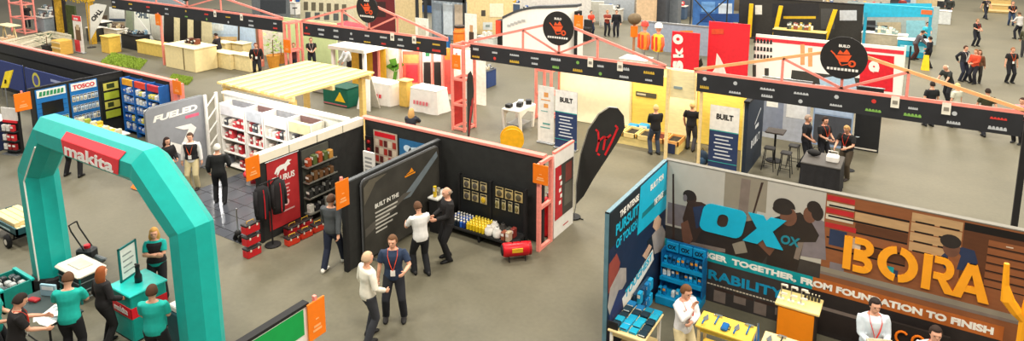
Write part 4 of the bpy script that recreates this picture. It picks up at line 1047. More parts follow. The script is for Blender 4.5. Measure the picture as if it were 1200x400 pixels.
t = thing('stool', 'low round red seat on the glossy tiles before the white shelf bays', 'stool', (-16.9, 12.4, 0))
m = MB(); m.lathe((-17.3, 12.55, .012), [(.10, 0), (.10, .25), (.28, .28), (.30, .36), (.26, .42)], 16); m.build('seat', mat('#c52a34', .45), t, smooth=True)
m = MB(); m.cyl((-17.3, 12.55, .012), .24, .04, 16); m.build('base', STEEL, t)
# --- grey fabric display with white arrow emblem
t = thing('fabric_display', 'tall light grey fabric display with white lettering and white arrow emblem', 'display', (-19.9, 11.8, 0))
fp = Plane((-19.95, 10.8, 0), (0, 1, 0))
m = MB(); fp.poly(m, rrect(.02, .05, 2.06, 2.42, .22, 5), .05, .06); m.build('fabric', mat('#8d8f93', .6, vary=.06), t)
m = MB(); fp.poly(m, rrect(0, .03, 2.08, 2.45, .23, 5), .0, .03); m.build('frame', STEEL, t)
L = MB(); text(L, fp, 'FUELED', [(.22, 1.95), (1.72, 1.99), (1.72, 2.20), (.30, 2.15)], .056, .004, .05); L.build('lettering', WHITE, t)
L = MB(); fp.rect(L, 1.28, 1.80, 1.75, 1.90, .056, .004); L.build('red_tag', mat('#d2607a', .5), t)
L = MB()
for q in ([(.9, 1.62), (1.45, 1.6), (1.62, 1.42), (1.2, 1.46)], [(1.45, 1.6), (1.62, 1.42), (1.25, .85), (1.05, .95)], [(.55, 1.15), (.95, 1.0), (1.25, .85), (1.0, .7)], [(.55, 1.15), (.72, 1.2), (1.1, .98), (1.0, .9)]): fp.poly(L, q, .056+q[0][1]*.003+q[1][0]*.002, .004)
L.build('arrow_emblem', WHITE, t)
for y in (11.1, 12.5):
    m = MB(); m.bb((-19.98, y, 0), (-19.5, y+.06, .03)); m.build('foot_plate', STEEL, t)
# --- blue stand on the left
t = thing('partition_wall', 'black back wall with pink top rail on the blue stand, ending in a pink post', 'booth wall', (-29, 13.55, 0)); t['kind'] = 'thing'
m = MB(); m.bb((-40, 13.5, 0), (-22.9, 13.58, WH)); m.build('board', blk, t)
cap_rail(t, (-40, 13.45, WH), (-22.75, 13.63, WH+.07))
m = MB(); m.bb((-40, 13.42, WH-.42), (-26.1, 13.5, WH-.02)); m.build('fascia', mat('#2b2c2e', .6), t)
for x in (-22.85, -22.45):
    m = MB(); m.bb((x-.09, 13.44, 0), (x+.09, 13.62, WH)); m.build('end_post', PINK, t)
t = thing('partition_wall', 'black side wall of the blue stand carrying two blue slatted panels', 'booth wall', (-26.0, 12, 0)); t['kind'] = 'thing'
m = MB(); m.bb((-26.08, 10.25, 0), (-26.0, 13.42, WH)); m.build('board', blk, t)
m = MB(); m.bb((-26.1, 10.22, WH), (-25.98, 13.42, WH+.04)); m.build('top_rail', BLACK, t)
orange_sign((-25.95, 10.0, 1.95), 'y', 'orange stand number board at the front end of the blue slatted wall', .5, .62)
def slat_panel(y0, y1, hdr, txt, tcol, label, window):
    t = thing('slat_wall', label, 'display panel', (-25.97, (y0+y1)/2, .25))
    pl = Plane((-25.995, y0, .25), (0, 1, 0)); w = y1-y0
    m = MB(); pl.rect(m, 0, 0, w, 2.0, .03, .03); m.build('panel', mat('#1b6fb3', .45), t)
    m = MB()
    for k in range(9): pl.rect(m, .03, .12+.17*k, w-.03, .14+.17*k, .034, .004)
    m.build('slat_grooves', mat('#0f4a80', .5), t)
    m = MB(); pl.rect(m, .04, 1.70, w-.04, 1.97, .04, .01); h = m.build('header', hdr, t)
    L = MB()
    if txt: tline(L, pl, txt, .10, 1.75, .16, w-.2, .046, .04)
    else:
        for k in range(7): pl.poly(L, [(.10+.115*k, 1.75), (.19+.115*k, 1.75), (.21+.115*k, 1.91), (.13+.115*k, 1.91)], .046, .003)
    L.build('lettering', tcol, h)
    if window:
        m = MB(); pl.rect(m, .16, 1.06, w-.16, 1.52, .045, .012); m.build('dark_window', mat('#12161c', .2), t)
    return pl, t
pl1, _ = slat_panel(10.4, 11.4, mat('#e9ebe2', .4), '', mat('#2f8a5a', .5), 'blue slatted panel with a dark screen and white header, nearer the aisle', True)
pl2, _ = slat_panel(11.5, 12.45, mat('#eeeae2', .4), 'TOSCO', mat('#cf2430', .5), 'blue slatted panel with white header and red lettering, further from the aisle', False)
for j in range(4):
    for k in range(7):
        p = pl2.p(.09+.13*k, .16+.38*j, .055); blister((p.x, p.y, p.z), 'small white carded part on the red lettered blue panel', 'parts on the red lettered blue panel', .11, .24, random.choice(['#dfe3e6', '#c7d3dc', '#e7d9b8']), random.choice(['#93a7b8', '#6b7680', '#c9c2a8']), 'y')
for j in range(3):
    for k in range(7):
        p = pl1.p(.10+.135*k, .12+.30*j, .055); blister((p.x, p.y, p.z), 'small carded part on the blue panel below the dark screen', 'parts below the dark screen', .11, .2, random.choice(['#d8dde0', '#b8c8a0', '#d6cf9c']), random.choice(['#6b8aa5', '#8aa04a']), 'y')
t = thing('poster_board', 'black board with yellow green pictures on the side wall beside the red lettered panel', 'poster', (-25.97, 12.9, .6))
pl = Plane((-25.995, 12.55, .55), (0, 1, 0)); m = MB(); pl.rect(m, 0, 0, .75, 1.55, .02, .02); m.build('board', mat('#191b18', .5), t)
m = MB()
for j in range(4): m.mat(j % 2); pl.rect(m, .10, .08+.36*j, .65, .36+.36*j, .026, .005)
m.mat(2); pl.rect(m, .22, 1.22, .5, 1.40, .03, .004); pl.rect(m, .2, .5, .42, .68, .03, .004)
m.build('picture_print', [mat('#b6c23c', .5), mat('#d2c95a', .5), mat('#3a4420', .5)], t)
# blue shelving along the back wall
t = thing('display_rack', 'wide blue shelving packed with boxes along the back wall of the blue stand', 'rack', (-24.5, 13.3, 0))
m = MB(); m.bb((-25.5, 13.38, .05), (-23.0, 13.44, 2.15)); m.build('back_panel', mat('#2358a0', .5), t)
for x in (-25.5, -24.67, -23.83, -23.0):
    m = MB(); m.bb((x-.025, 13.05, 0), (x+.025, 13.42, 2.2)); m.build('upright', mat('#1d63ae', .5), t)
for z in (.2, .55, .9, 1.25, 1.6):
    m = MB(); m.bb((-25.5, 13.08, z), (-23.0, 13.4, z+.025)); m.build('shelf', mat('#2a6db5', .5), t)
for k, c in enumerate(('#e6a02c', '#d9442c', '#c5303c')):
    m = MB(); m.rbox((-25.08+.835*k, 13.12, 2.06), (.78, .08, .24), .01); m.build('header', mat(c, .5), t)
for z in (.225, .575, .925, 1.275, 1.625):
    for k in range(12): pack('boxed_part', (-25.39+.205*k, 13.18, z), (.15, .16, random.uniform(.15, .28)), random.choice(['#d9dfe6', '#7d93c0', '#2d56a8', '#e4e0d4', '#3b64b0', '#b8c4d8', '#d2c65a']), 'small box on the wide blue shelving of the blue stand', 'boxed part', 'boxes on the wide blue shelving')
t = thing('counter', 'black draped counter heaped with yellow goods on the blue stand', 'counter', (-23.9, 11.6, 0), 0)
m = MB(); m.bb((-25.4, 11.2, 0), (-22.9, 11.8, .82)); m.build('body', BLACK, t)
m = MB(); m.rbox((-24.15, 11.5, .845), (2.6, .7, .05), .01); m.build('top', mat('#d8d4c6', .5), t)
for k in range(12):
    pack('boxed_part', (-25.2+.2*k, 11.42+.12*(k % 2), .87), (.13, .2, random.uniform(.10, .30)), random.choice(['#e2c832', '#cfae28', '#d8d2b0', '#b64b2a', '#9aa43a']), 'yellow pack heaped on the black draped counter', 'pack', 'yellow packs on the draped counter')
# standee left of the side wall
t = thing('leaflet_stand', 'black narrow floor display of red packs, left of the blue slatted wall', 'stand', (-26.7, 9.9, 0), .3)
m = MB(); m.bb((-.33, -.05, .03), (.33, .05, 1.62)); m.build('board', BLACK, t, world=False)
m = MB(); m.bb((-.34, -.08, 1.22), (.34, -.05, 1.66)); m.build('header', mat('#ddd9d2', .5), t, world=False)
m = MB(); m.bb((-.30, -.11, 1.14), (.30, -.05, 1.22)); m.build('red_strip', RED, t, world=False)
for z in (.15, .48, .82):
    m = MB(); m.bb((-.30, -.22, z), (.30, -.05, z+.03)); m.build('shelf', DARK, t, world=False)
m = MB(); m.bb((-.34, -.25, 0), (.34, .2, .03)); m.build('base', STEEL, t, world=False)
for z in (.18, .51, .85):
    for k in range(3):
        M4 = Matrix.Rotation(.3, 4, 'Z'); q = M4 @ Vector((-.19+.19*k, -.15, 0))
        pack('boxed_part', (-26.7+q.x, 9.9+q.y, z), (.15, .11, .22), random.choice(['#c02a30', '#8d2024', '#d4cfc8']), 'red pack in the black narrow floor display', 'pack', 'packs in the narrow floor display', .3)
def navy_panel(x0, x1, z0, z1, y, label):
    t = thing('exhibition_board', label, 'display panel', ((x0+x1)/2, y, 0))
    m = MB(); m.rbox(((x0+x1)/2, y, (z0+z1)/2), (x1-x0, .05, z1-z0), .01); m.build('panel', mat('#25356d', .5, vary=.08), t)
    for x in (x0+.08, x1-.08):
        m = MB(); m.bb((x-.02, y+.03, 0), (x+.02, y+.06, z1)); m.build('stand_leg', STEEL, t)
    return Plane((x0, y-.026, z0), (1, 0, 0)), t
navy_panel(-35.6, -33.1, .55, 1.75, 12.9, 'plain navy panel beside the yellow pennant, left of the blue stand')
pl, t = navy_panel(-32.9, -27.6, .55, 1.72, 12.9, 'navy panel with a round yellow badge and pale text rows')
L = MB(); pl.disc(L, 1.0, .72, .34, .34, 18); L.build('yellow_badge', mat('#c9c04a', .5), t)
L = MB(); pl.disc(L, 1.0, .72, .22, .22, 18, .006); L.build('badge_center', mat('#4a4f8c', .5), t)
L = MB(); 
for j in range(3): pl.rect(L, 2.3, .25+.3*j, 4.4-.4*j, .36+.3*j)
L.build('text_lines', mat('#9aa3c4', .5), t)
t = thing('pennant', 'slanted bright yellow pennant sign at the far left edge', 'pennant', (-29.2, 10.6, 0))
m = MB(); m.prism([onY(1, 103, 10.6), onY(9, 103, 10.6), onY(15, 82, 10.6), onY(6, 84, 10.6)], (0, .03, 0)); m.build('board', mat('#efd325', .5), t)
q = onY(5, 100, 10.6); m = MB(); m.tube([(q.x, 10.62, 0), (q.x, 10.62, q.z)], .02, 6); m.build('pole', STEEL, t)
m = MB(); m.cyl((q.x, 10.62, 0), .2, .03, 12); m.build('base', BLACK, t)
L = MB(); q = onY(7, 96, 10.6); L.tube([(q.x-.03, 10.58, q.z-.05), (q.x+.03, 10.58, q.z+.08)], .03, 6); L.build('black_mark', BLACK, t)
def navy_counter(loc, sx, sy, h, label):
    t = thing('counter', label, 'counter', (loc[0], loc[1], 0))
    m = MB(); m.rbox((loc[0], loc[1], h/2), (sx, sy, h), .02); m.build('body', mat('#252f52', .5), t)
    m = MB(); m.rbox((loc[0], loc[1], h+.02), (sx+.06, sy+.06, .04), .01); m.build('top', mat('#cfcbc4', .4), t)
    pl = Plane((loc[0]-sx/2, loc[1]-sy/2, 0), (1, 0, 0)); L = MB(); 
    for j in range(4): pl.rect(L, sx*.2, h*(.3+.13*j), sx*.75, h*(.33+.13*j), .004)
    L.build('text_lines', mat('#8b93b4', .5), t)
navy_counter((-27.9, 9.75), 1.0, .8, 1.05, 'navy counter with a pale top at the left edge, in front')
navy_counter((-28.6, 11.9), 1.5, .7, 1.0, 'navy counter behind the other, between it and the navy panels')

t = thing('floor_sign', 'small orange and white board lying on the floor behind the right arch shoulder', 'sign', (0, 0, 0)); c = G(166, 222); t.location = (c.x, c.y, 0)
m = MB(); m.prism([(-.32, -.15, .03), (.32, -.15, .03), (.28, .12, .30), (-.28, .12, .30)], (0, .03, .0)); m.build('board', WHITE, t, world=False)
m = MB(); m.prism([(-.32, -.153, .032), (-.02, -.153, .032), (-.02, .117, .302), (-.28, .117, .302)], (0, -.006, .004)); m.build('orange_half', ORANGE, t, world=False)
m = MB(); m.bb((-.3, .1, 0), (.3, .14, .28)); m.build('prop', DARK, t, world=False)
# ---------------------------------------------------------------- teal stand under and around the arch
t = thing('garden_cart', 'dark teal steel cart with rubber tyres carrying pale boards, at the left edge', 'cart', (-19.6, 7.1, 0), 0)
m = MB()
for a, b in (((-.85, -.36, .36), (.85, .36, .40)), ((-.85, -.36, .36), (-.81, .36, .56)), ((.81, -.36, .36), (.85, .36, .56)), ((-.85, -.36, .36), (.85, -.32, .56)), ((-.85, .32, .36), (.85, .36, .56))): m.bb(a, b)
m.build('tray', mat('#1c4b50', .5), t, world=False)
m = MB(); m.tube([(-.6, -.4, .17), (-.6, .4, .17)], .02, 6); m.tube([(.45, -.4, .17), (.45, .4, .17)], .02, 6)
for x in (-.6, .45):
    for y in (-.28, .28): m.tube([(x, y, .17), (x+.05, y, .37)], .02, 6)
m.build('axle_frame', BLACK, t, world=False)
for x in (-.6, .45):
    for y in (-.42, .42):
        m = MB(); m.tube([(x, y-.05, .17), (x, y-.03, .17), (x, y+.03, .17), (x, y+.05, .17)], [.13, .17, .17, .13], 16); w_ = m.build('wheel', RUBBER, t, world=False, smooth=True)
        m = MB(); m.tube([(x, y-.055, .17), (x, y+.055, .17)], .075, 12); m.build('hub', mat('#d8d2c2', .4), w_, world=False)
m = MB(); m.tube([(.85, 0, .38), (1.1, 0, .34)], .025, 6); m.tube([(1.08, -.1, .34), (1.12, .1, .34)], .02, 6); m.build('drawbar', BLACK, t, world=False)
m = MB(); m.bb((-.86, -.368, .43), (.5, -.36, .47)); m.build('pale_stripe', mat('#9db5b4', .5), t, world=False)
for k in range(5):
    m = MB(); m.rbox((0, 0, .05), (1.35, .115, .10), .008); o = m.build('timber_board', CREAM, loc=(0, 0, 0)); o.location = (-19.6+.03*(k % 2), 6.85+.125*k, .404)
    tag(o, 'pale board lying in the bottom layer on the teal cart', 'board', 'bottom boards on the cart')
for k in range(4):
    m = MB(); m.rbox((0, 0, .055), (1.2, .14, .11), .008); o = m.build('timber_board', PINE, loc=(0, 0, 0)); o.location = (-19.62-.04*(k % 2), 6.88+.15*k, .508)
    tag(o, 'thick pale board on top of the pile on the teal cart', 'board', 'top boards on the cart')
# white lidded trolley
t = thing('cooler_box', 'white lidded cooler box with dark teal cage base, at the foot of the arch', 'cooler', (-15.36, 6.62, 0), .02)
m = MB(); m.rbox((0, 0, .65), (1.0, .62, .10), .04); m.build('lid', mat('#eee9da', .45, vary=.04), t, world=False)
m = MB(); m.rbox((0, 0, .71), (.5, .3, .02), .01); m.build('lid_recess', mat('#d9d2bf', .5), t, world=False)
m = MB(); m.rbox((0, 0, .40), (.86, .50, .40), .03); m.build('body', mat('#2d3a3c', .5), t, world=False)
for x in (-.42, .42):
    for y in (-.24, .24):
        m = MB(); m.tube([(x, y, .0), (x, y, .60)], .022, 6); m.build('leg', TEALD, t, world=False)
m = MB(); 
for z in (.12, .3, .48): m.tube([(-.43, -.27, z), (.43, -.27, z)], .012, 6); m.tube([(.45, -.24, z), (.45, .24, z)], .012, 6)
m.build('cage_bars', mat('#6d7a7a', .4), t, world=False)
# teal open crate
t = thing('storage_crate', 'open teal crate full of small black and silver parts, left of the arch foot', 'crate', (-16.35, 5.62, 0), 0)
m = MB()
for a, b in (((-.42, -.3, 0), (.42, .3, .03)), ((-.42, -.3, 0), (-.38, .3, .52)), ((.38, -.3, 0), (.42, .3, .52)), ((-.42, -.3, 0), (.42, -.26, .52)), ((-.42, .26, 0), (.42, .3, .52))): m.bb(a, b)
m.build('tub', mat('#0d7d72', .5), t, world=False)
for a in ((-.44, -.32, .50, .44, -.25), (-.44, .25, .50, .44, .32)):
    m = MB(); m.bb((a[0], a[1], a[2]), (a[3], a[4], .54)); m.build('rim', TEAL, t, world=False)
for k in range(9): pack('power_tool_battery', (-16.6+.22*(k % 3), 5.45+.17*(k//3), .34), (.13, .11, .13+.03*(k % 2)), random.choice(['#23282a', '#a9adab', '#3a4446', '#177d74']), 'small boxy part lying in the open teal crate', 'part', 'small parts in the teal crate')
m = MB(); m.bb((-.36, -.24, .03), (.36, .24, .34)); m.build('inner_tray', mat('#2c3a3b', .7), t, world=False)
# black wheeled machine behind the arch leg
t = thing('floor_machine', 'black wheeled machine with an upright bent handle behind the arch leg', 'machine', (-16.65, 7.35, 0), .4)
m = MB(); m.rbox((0, 0, .28), (.42, .30, .26), .05); m.build('engine', mat('#26292b', .5), t, world=False)
for y in (-.2, .2):
    m = MB(); m.tube([(-.12, y-.03, .14), (-.12, y+.03, .14)], .14, 14); m.build('wheel', RUBBER, t, world=False)
m = MB(); m.tube([(.1, -.12, .3), (-.25, -.12, .85), (-.30, -.12, 1.0), (-.22, 0, 1.05), (-.30, .12, 1.0), (-.25, .12, .85), (.1, .12, .3)], .018, 6); m.build('handle', BLACK, t, world=False)
m = MB(); m.tube([(.22, 0, .20), (.42, 0, .12), (.5, 0, .16)], [.05, .07, .03], 8); m.build('guard', mat('#6d7274', .4), t, world=False)
m = MB(); m.cyl((.02, 0, .41), .07, .07, 10); m.build('fuel_cap', RED, t, world=False)
# teal counter
t = thing('counter', 'teal counter with a red lettered strip, in front of the woman with folded arms', 'counter', (-13.0, 6.6, 0))
m = MB(); m.rbox((-13.0, 6.6, .50), (.74, .72, .96), .02); m.build('body', mat('#109d90', .45), t)
m = MB(); m.rbox((-13.0, 6.6, 1.0), (.80, .78, .05), .015); m.build('top', mat('#17b8ad', .4), t)
m = MB(); m.bb((-13.375, 6.232, .52), (-12.622, 6.24, .74)); m.bb((-12.63, 6.232, .52), (-12.622, 6.96, .74)); s_ = m.build('red_strip', RED, t)
pl = Plane((-13.37, 6.232, .52), (1, 0, 0)); L = MB(); tline(L, pl, 'makita', .12, .05, .13, .5, .005, .04); L.build('lettering', WHITE, s_)
m = MB(); m.bb((-13.36, 6.25, 0), (-12.64, 6.95, .04)); m.build('plinth', BLACK, t)
t = thing('hand_pump', 'black upright bottle shaped pump standing on the teal counter', 'pump', (-13.0, 6.62, 1.025))
m = MB(); m.lathe((-13.0, 6.62, 1.025), [(.07, 0), (.07, .14), (.045, .18), (.04, .30), (.05, .32), (.03, .38)], 12); m.build('body', mat('#1d2224', .4), t, smooth=True)
m = MB(); m.tube([(-13.07, 6.62, 1.38), (-12.93, 6.62, 1.40)], .02, 6); m.build('handle', BLACK, t)
t = thing('table_sign', 'teal framed white sign sheet on the left end of the teal counter', 'sign', (-13.32, 6.62, 1.025), .35)
m = MB()
for a, b in (((-.015, -.24, .0), (.015, -.20, .72)), ((-.015, .20, .0), (.015, .24, .72)), ((-.015, -.24, .68), (.015, .24, .72)), ((-.015, -.24, .0), (.015, .24, .04))): m.bb(a, b)
m.build('frame', TEALD, t, world=False); m = MB(); m.bb((-.006, -.2, .04), (.006, .2, .68)); m.build('sheet', mat('#e3e6df', .4), t, world=False)
m = MB()
for k in range(4): m.bb((.006, -.14, .15+.12*k), (.009, .14-.05*(k % 2), .18+.12*k))
m.build('text_lines', mat('#8d9794', .5), t, world=False)
# literature table at lower left
t = thing('demo_table', 'dark framed table strewn with papers and pale wood pieces, beside the man in teal', 'table', (-13.95, 5.35, 0), 0)
m = MB(); m.rbox((0, 0, .83), (1.5, .62, .04), .01); m.build('table_top', mat('#34403f', .5), t, world=False)
for x in (-.7, .7):
    for y in (-.27, .27):
        m = MB(); m.tube([(x, y, 0), (x, y, .81)], .022, 6); m.build('leg', BLACK, t, world=False)
m = MB(); m.tube([(-.7, -.27, .3), (.7, -.27, .3)], .014, 6); m.tube([(-.7, .27, .3), (.7, .27, .3)], .014, 6); m.build('stretcher', BLACK, t, world=False)
def sheet(loc, rz, w, h, col, label, group=None):
    m = MB(); m.box((0, 0, .003), (w, h, .006)); o = m.build('leaflet', mat(col, .5), loc=(0, 0, 0)); o.location = loc; o.rotation_euler.z = rz
    m = MB(); m.box((0, h*.2, .0075), (w*.7, h*.25, .003)); m.build('print_block', mat('#9aa6a8', .5), o, world=False)
    return tag(o, label, 'leaflet', group)
for k in range(5): sheet((-13.62+.16*(k % 3), 5.15+.2*(k//3), .854+.012*k), .3*k-.4, .24, .32, '#f0ede4', 'white leaflet spread on the dark framed table', 'white leaflets on the dark table')
for k in range(3): pack('wood_block', (-13.95+.2*k, 5.58, .85), (.16, .10, .08+.04*k), '#e6c97a', 'pale wood block on the dark framed table', 'block', 'wood blocks on the dark table', .3*k, '#d8b860')
hand_tool('tool_case', (-14.35, 5.3, .85), .3, 'red and grey tool case on the left end of the dark framed table', None, '#a42228')
pack('laptop_case', (-14.3, 5.55, .85), (.34, .05, .24), '#8fb3c0', 'pale blue case standing on the dark framed table', 'case', None, .4, '#d9e2e4')
t = thing('counter', 'small dark stand with a white box top, against the right arch leg', 'counter', (-11.75, 6.75, 0))
m = MB(); m.rbox((-11.75, 6.75, .40), (.42, .42, .80), .02); m.build('body', mat('#1f4f55', .5), t)
m = MB(); m.rbox((-11.75, 6.75, .86), (.36, .36, .12), .02); m.build('white_box', WHITE, t)
# green panel wall bottom centre
t = thing('printed_wall', 'bright green and white board wall with black top edge at the bottom of the view', 'booth wall', (-8.05, 5, 0))
m = MB(); m.bb((-8.1, 2.6, 0), (-8.02, 6.62, 2.16)); m.build('board', WHITE, t)
m = MB(); m.bb((-8.14, 2.6, 2.16), (-8.0, 6.66, 2.21)); m.build('top_rail', BLACK, t)
m = MB(); m.bb((-8.03, 2.7, 1.70), (-8.005, 6.55, 2.13)); m.build('green_board', GREEN, t)
pl = Plane((-8.005, 2.7, 1.70), (0, 1, 0)); L = MB(); pl.poly(L, [(3.05, .02), (3.25, .02), (3.32, .16), (3.22, .14)], .005); L.build('white_mark', WHITE, t)
orange_sign((-7.98, 6.78, 1.86), 'y', 'orange stand number board on the end of the green and white wall', .36, .66)
# people of this corner
person(188, 351, 'woman with long blond hair, folded arms, black vest over teal shirt, behind the teal counter', 285, 1.68, 'crossed', '#12a39a', '#1d1d20', '#111111', 'long', '#c7964e', 'short', vest='#201e20', fem=True, vox=.011, look=.15)
person(127, 406, 'woman with red brown hair in black jacket, facing the teal counter', 62, 1.66, 'pocket', '#1e1b1c', '#191919', '#1b1b1b', 'long', '#8d4a22', 'jacket', fem=True, vox=.011)
person(88, 428, 'man in teal polo shirt with back turned, at the dark framed table', 105, 1.80, 'reach', '#18a89a', '#1c1c1f', '#151515', 'short', '#5b3c26', 'short', vox=.011)
person(187, 442, 'man in teal polo shirt with back turned, facing the blond woman', 95, 1.80, 'front', '#1aa699', '#19191c', '#151515', 'short', '#4f3322', 'short', vox=.011)
person(26, 455, 'man in black shirt with red collar at the lower left, leaning to the table', 40, 1.78, 'reach', '#1d1a1a', '#18181a', '#111111', 'short', '#2d211b', 'short', lanyard='#d23a2a', vox=.011)
person(0, 440, 'man in teal shirt cut by the left edge, beside the man in black', 20, 1.78, 'front', '#169a90', '#1c1c1f', '#111111', 'short', '#33251c', 'short', vox=.011)
# ---------------------------------------------------------------- pink roof trusses with black banners, round signs
TY = 20.5
def bar(m, a, b, w=.09, d=.05):
    a, b = Vector(a), Vector(b); v = b-a; L = v.length
    ang = math.atan2(v.z, math.hypot(v.x, v.y)); rz = math.atan2(v.y, v.x)
    m.box((a+b)/2, (L, d, w), rz, 0, -ang)
def truss(x0, x1, label, blabel, slabel, Y=TY, cut=0.0, zc=3.42, rise=1.15, col=PINK, top=None):
    xm = (x0+x1)/2
    t = thing('roof_truss', label, 'truss', (xm, Y, zc))
    m = MB(); bar(m, (x0, Y, zc), (x1, Y, zc)); m.build('bottom_chord', col, t)
    for s in (x0, x1):
        m = MB(); bar(m, (s, Y, zc+.05), (xm, Y, zc+rise)); m.build('top_chord', top or col, t)
    q0, q1 = x0+(x1-x0)*.31, x0+(x1-x0)*.69
    for q in (q0, q1):
        m = MB(); bar(m, (xm, Y, zc+.04), (q, Y, zc+rise*.62), .07); m.build('web', col, t)
        m = MB(); bar(m, (q, Y, zc+.04), (q, Y, zc+rise*.60), .07); m.build('web', col, t)
    m = MB(); bar(m, (xm, Y, zc+.04), (xm, Y, zc+rise), .07); m.build('king_post', col, t)
    b = thing('hanging_banner', blabel, 'banner', (xm, Y, zc-.65))
    m = MB(); m.bb((x0+.1, Y-.045, zc-.62), (x1-.05, Y-.03, zc-.045)); m.build('cloth', mat('#27282b', .7, vary=.15, scale=2), b)
    pl = Plane((x0, Y-.045, zc-.62), (1, 0, 0)); rnd = random.Random(int(abs(x0)*10))
    n = 9; cols_ = [mat('#b9bcbe', .5), mat('#cf3b34', .5), mat('#7fae54', .5), mat('#c8a43a', .5)]
    for k in range(n):
        u = .35+(x1-x0-.9)*k/(n-1)
        for j in (0, 1):
            L = MB(); w_ = rnd.uniform(.22, .42); v = .10+.24*j+rnd.uniform(-.02, .04)
            if rnd.random() < .25: pl.disc(L, u, v+.05, .06, .06, 10, .004)
            else:
                hq = rnd.uniform(.03, .05)
                for q_ in range(5): pl.poly(L, [(u-w_/2+q_*w_/5, v), (u-w_/2+(q_+1)*w_/5, v), (u-w_/2+(q_+1)*w_/5, v+hq), (u-w_/2+(q_+.7)*w_/5, v+hq*2), (u-w_/2+(q_+.2)*w_/5, v+hq*1.8)], .004)
            L.build('sponsor_logo', cols_[rnd.choice([0, 0, 0, 0, 0, 1, 2, 3])], b)
    for u in (x0+(x1-x0)*.66, x0+(x1-x0)*.80):
        c = thing('hanging_card', 'small white card clipped over the chord of the truss, ' + label.split(',')[0], 'card', (u, Y-.06, zc-.45), 0, 'white cards on ' + label.split(',')[0])
        m = MB(); m.bb((u-.10, Y-.065, zc-.30), (u+.10, Y-.055, zc+.02)); m.build('card', mat('#e9e3d2', .5), c)
        m = MB(); m.bb((u-.06, Y-.069, zc-.20), (u+.06, Y-.064, zc-.10)); m.build('print_block', mat('#8b8578', .5), c)
    if slabel:
        s = thing('round_sign', slabel, 'sign', (xm, Y-.08, zc+rise-.65))
        cz = zc+rise-.22
        m = MB(); m.tube([(xm, Y-.06, cz), (xm, Y-.10, cz)], .60, 36); m.build('disc', mat('#242221', .55), s)
        pl = Plane((xm, Y-.102, cz), (1, 0, 0)); E = MB()
        # wheelbarrow emblem
        pl.poly(E, [(-.24, .06), (.20, .10), (.12, -.10), (-.10, -.12)], .004); pl.poly(E, [(-.34, .16), (-.32, .19), (-.20, .08), (-.22, .05)], .004)
        pl.poly(E, [(-.16, .10), (-.10, .22), (-.02, .14), (.06, .26), (.14, .16), (.16, .11)], .004); ringpoly(E, pl, [(.22+.10*math.cos(2*PI*k/12), -.14+.10*math.sin(2*PI*k/12)) for k in range(12)], [(.22+.05*math.cos(2*PI*k/12), -.14+.05*math.sin(2*PI*k/12)) for k in range(12)], .004, .003)
        pl.poly(E, [(-.12, -.12), (-.08, -.12), (-.02, -.22), (-.06, -.22)], .004); pl.poly(E, [(-.05, -.20), (.20, -.12), (.20, -.15), (-.05, -.23)], .004)
        E.build('wheelbarrow_emblem', mat('#e2572a', .5), s)
        L = MB()
        tline(L, pl, 'BUILD', -.14, .30, .08, .28, .004, .04)
        for k in range(9): pl.rect(L, -.40+.09*k, -.36, -.40+.09*k+.065, -.29, .004)
        L.build('lettering', mat('#e6e2da', .5), s)
    return t
truss(-40.2, -25.3, 'pink timber roof truss, far left one over the aisle front', 'long black sponsor banner hung under the far left truss', 'round black sign with orange wheelbarrow on the far left truss')
truss(-24.05, -15.75, 'pink timber roof truss, above the yellow timber deck', 'black sponsor banner hung under the truss above the yellow deck', 'round black sign with orange wheelbarrow, over the white canopy')
truss(-14.75, -6.98, 'pink timber roof truss, in front of the yellow plywood stand', 'black sponsor banner hung under the truss of the plywood stand', 'round black sign with orange wheelbarrow, before the white curved wall')
truss(-6.06, 2.3, 'pink timber roof truss, rightmost one crossing to the right edge', 'black sponsor banner hung under the rightmost truss', 'round black sign with orange wheelbarrow, before the white wall with red stripe', top=mat('#e9ab72', .6, kind='wood'))
# carrying towers
def tower(x, y, label, h=3.4, w=.55, kids_=2, red=True):
    t = thing('timber_tower', label, 'tower', (x, y, 0))
    for a in (-w/2, w/2):
        for b in (-.35, .35):
            m = MB(); m.bb((x+a-.045, y+b-.045, 0), (x+a+.045, y+b+.045, h)); m.build('post', PINK, t)
    for z in (.05, 1.0, 2.0, h-.1):
        m = MB()
        for b in (-.35, .35): m.bb((x-w/2, y+b-.03, z), (x+w/2, y+b+.03, z+.09))
        for a in (-w/2, w/2): m.bb((x+a-.03, y-.35, z), (x+a+.03, y+.35, z+.09))
        m.build('cross_rails', PINK, t)
    if red:
        m = MB(); m.bb((x-w/2-.02, y-.30, .15), (x-w/2, y+.30, 2.0)); m.build('red_panel', mat('#b5302c', .5), t)
    return t
tower(-14.95, 20.4, 'pink timber tower carrying the ends of the two middle trusses')
tower(-24.68, 20.5, 'pink timber tower between the far left truss and the deck truss', w=.32, red=False)
tower(-12.9, 23.4, 'pink open shelf tower behind the white plastic table', 2.4, .7, red=False)
orange_sign((-14.95, 19.95, 2.75), 'x', 'orange stand number board on the tower between the two middle trusses', .40, .55)
orange_sign((-24.6, 20.05, 2.3), 'x', 'orange stand number board on the tower left of the deck truss', .46, .60)
orange_sign((-12.95, 22.95, 2.3), 'x', 'orange stand number board on the open shelf tower', .3, .34)
t = thing('support_post', 'slim black post carrying the right end of the rightmost truss', 'post', (2.35, TY, 0))
m = MB(); m.bb((2.28, TY-.07, 0), (2.42, TY+.07, 3.38)); m.build('post', BLACK, t)
m = MB(); m.bb((2.15, TY-.2, 0), (2.55, TY+.2, .02)); m.build('base_plate', STEEL, t)
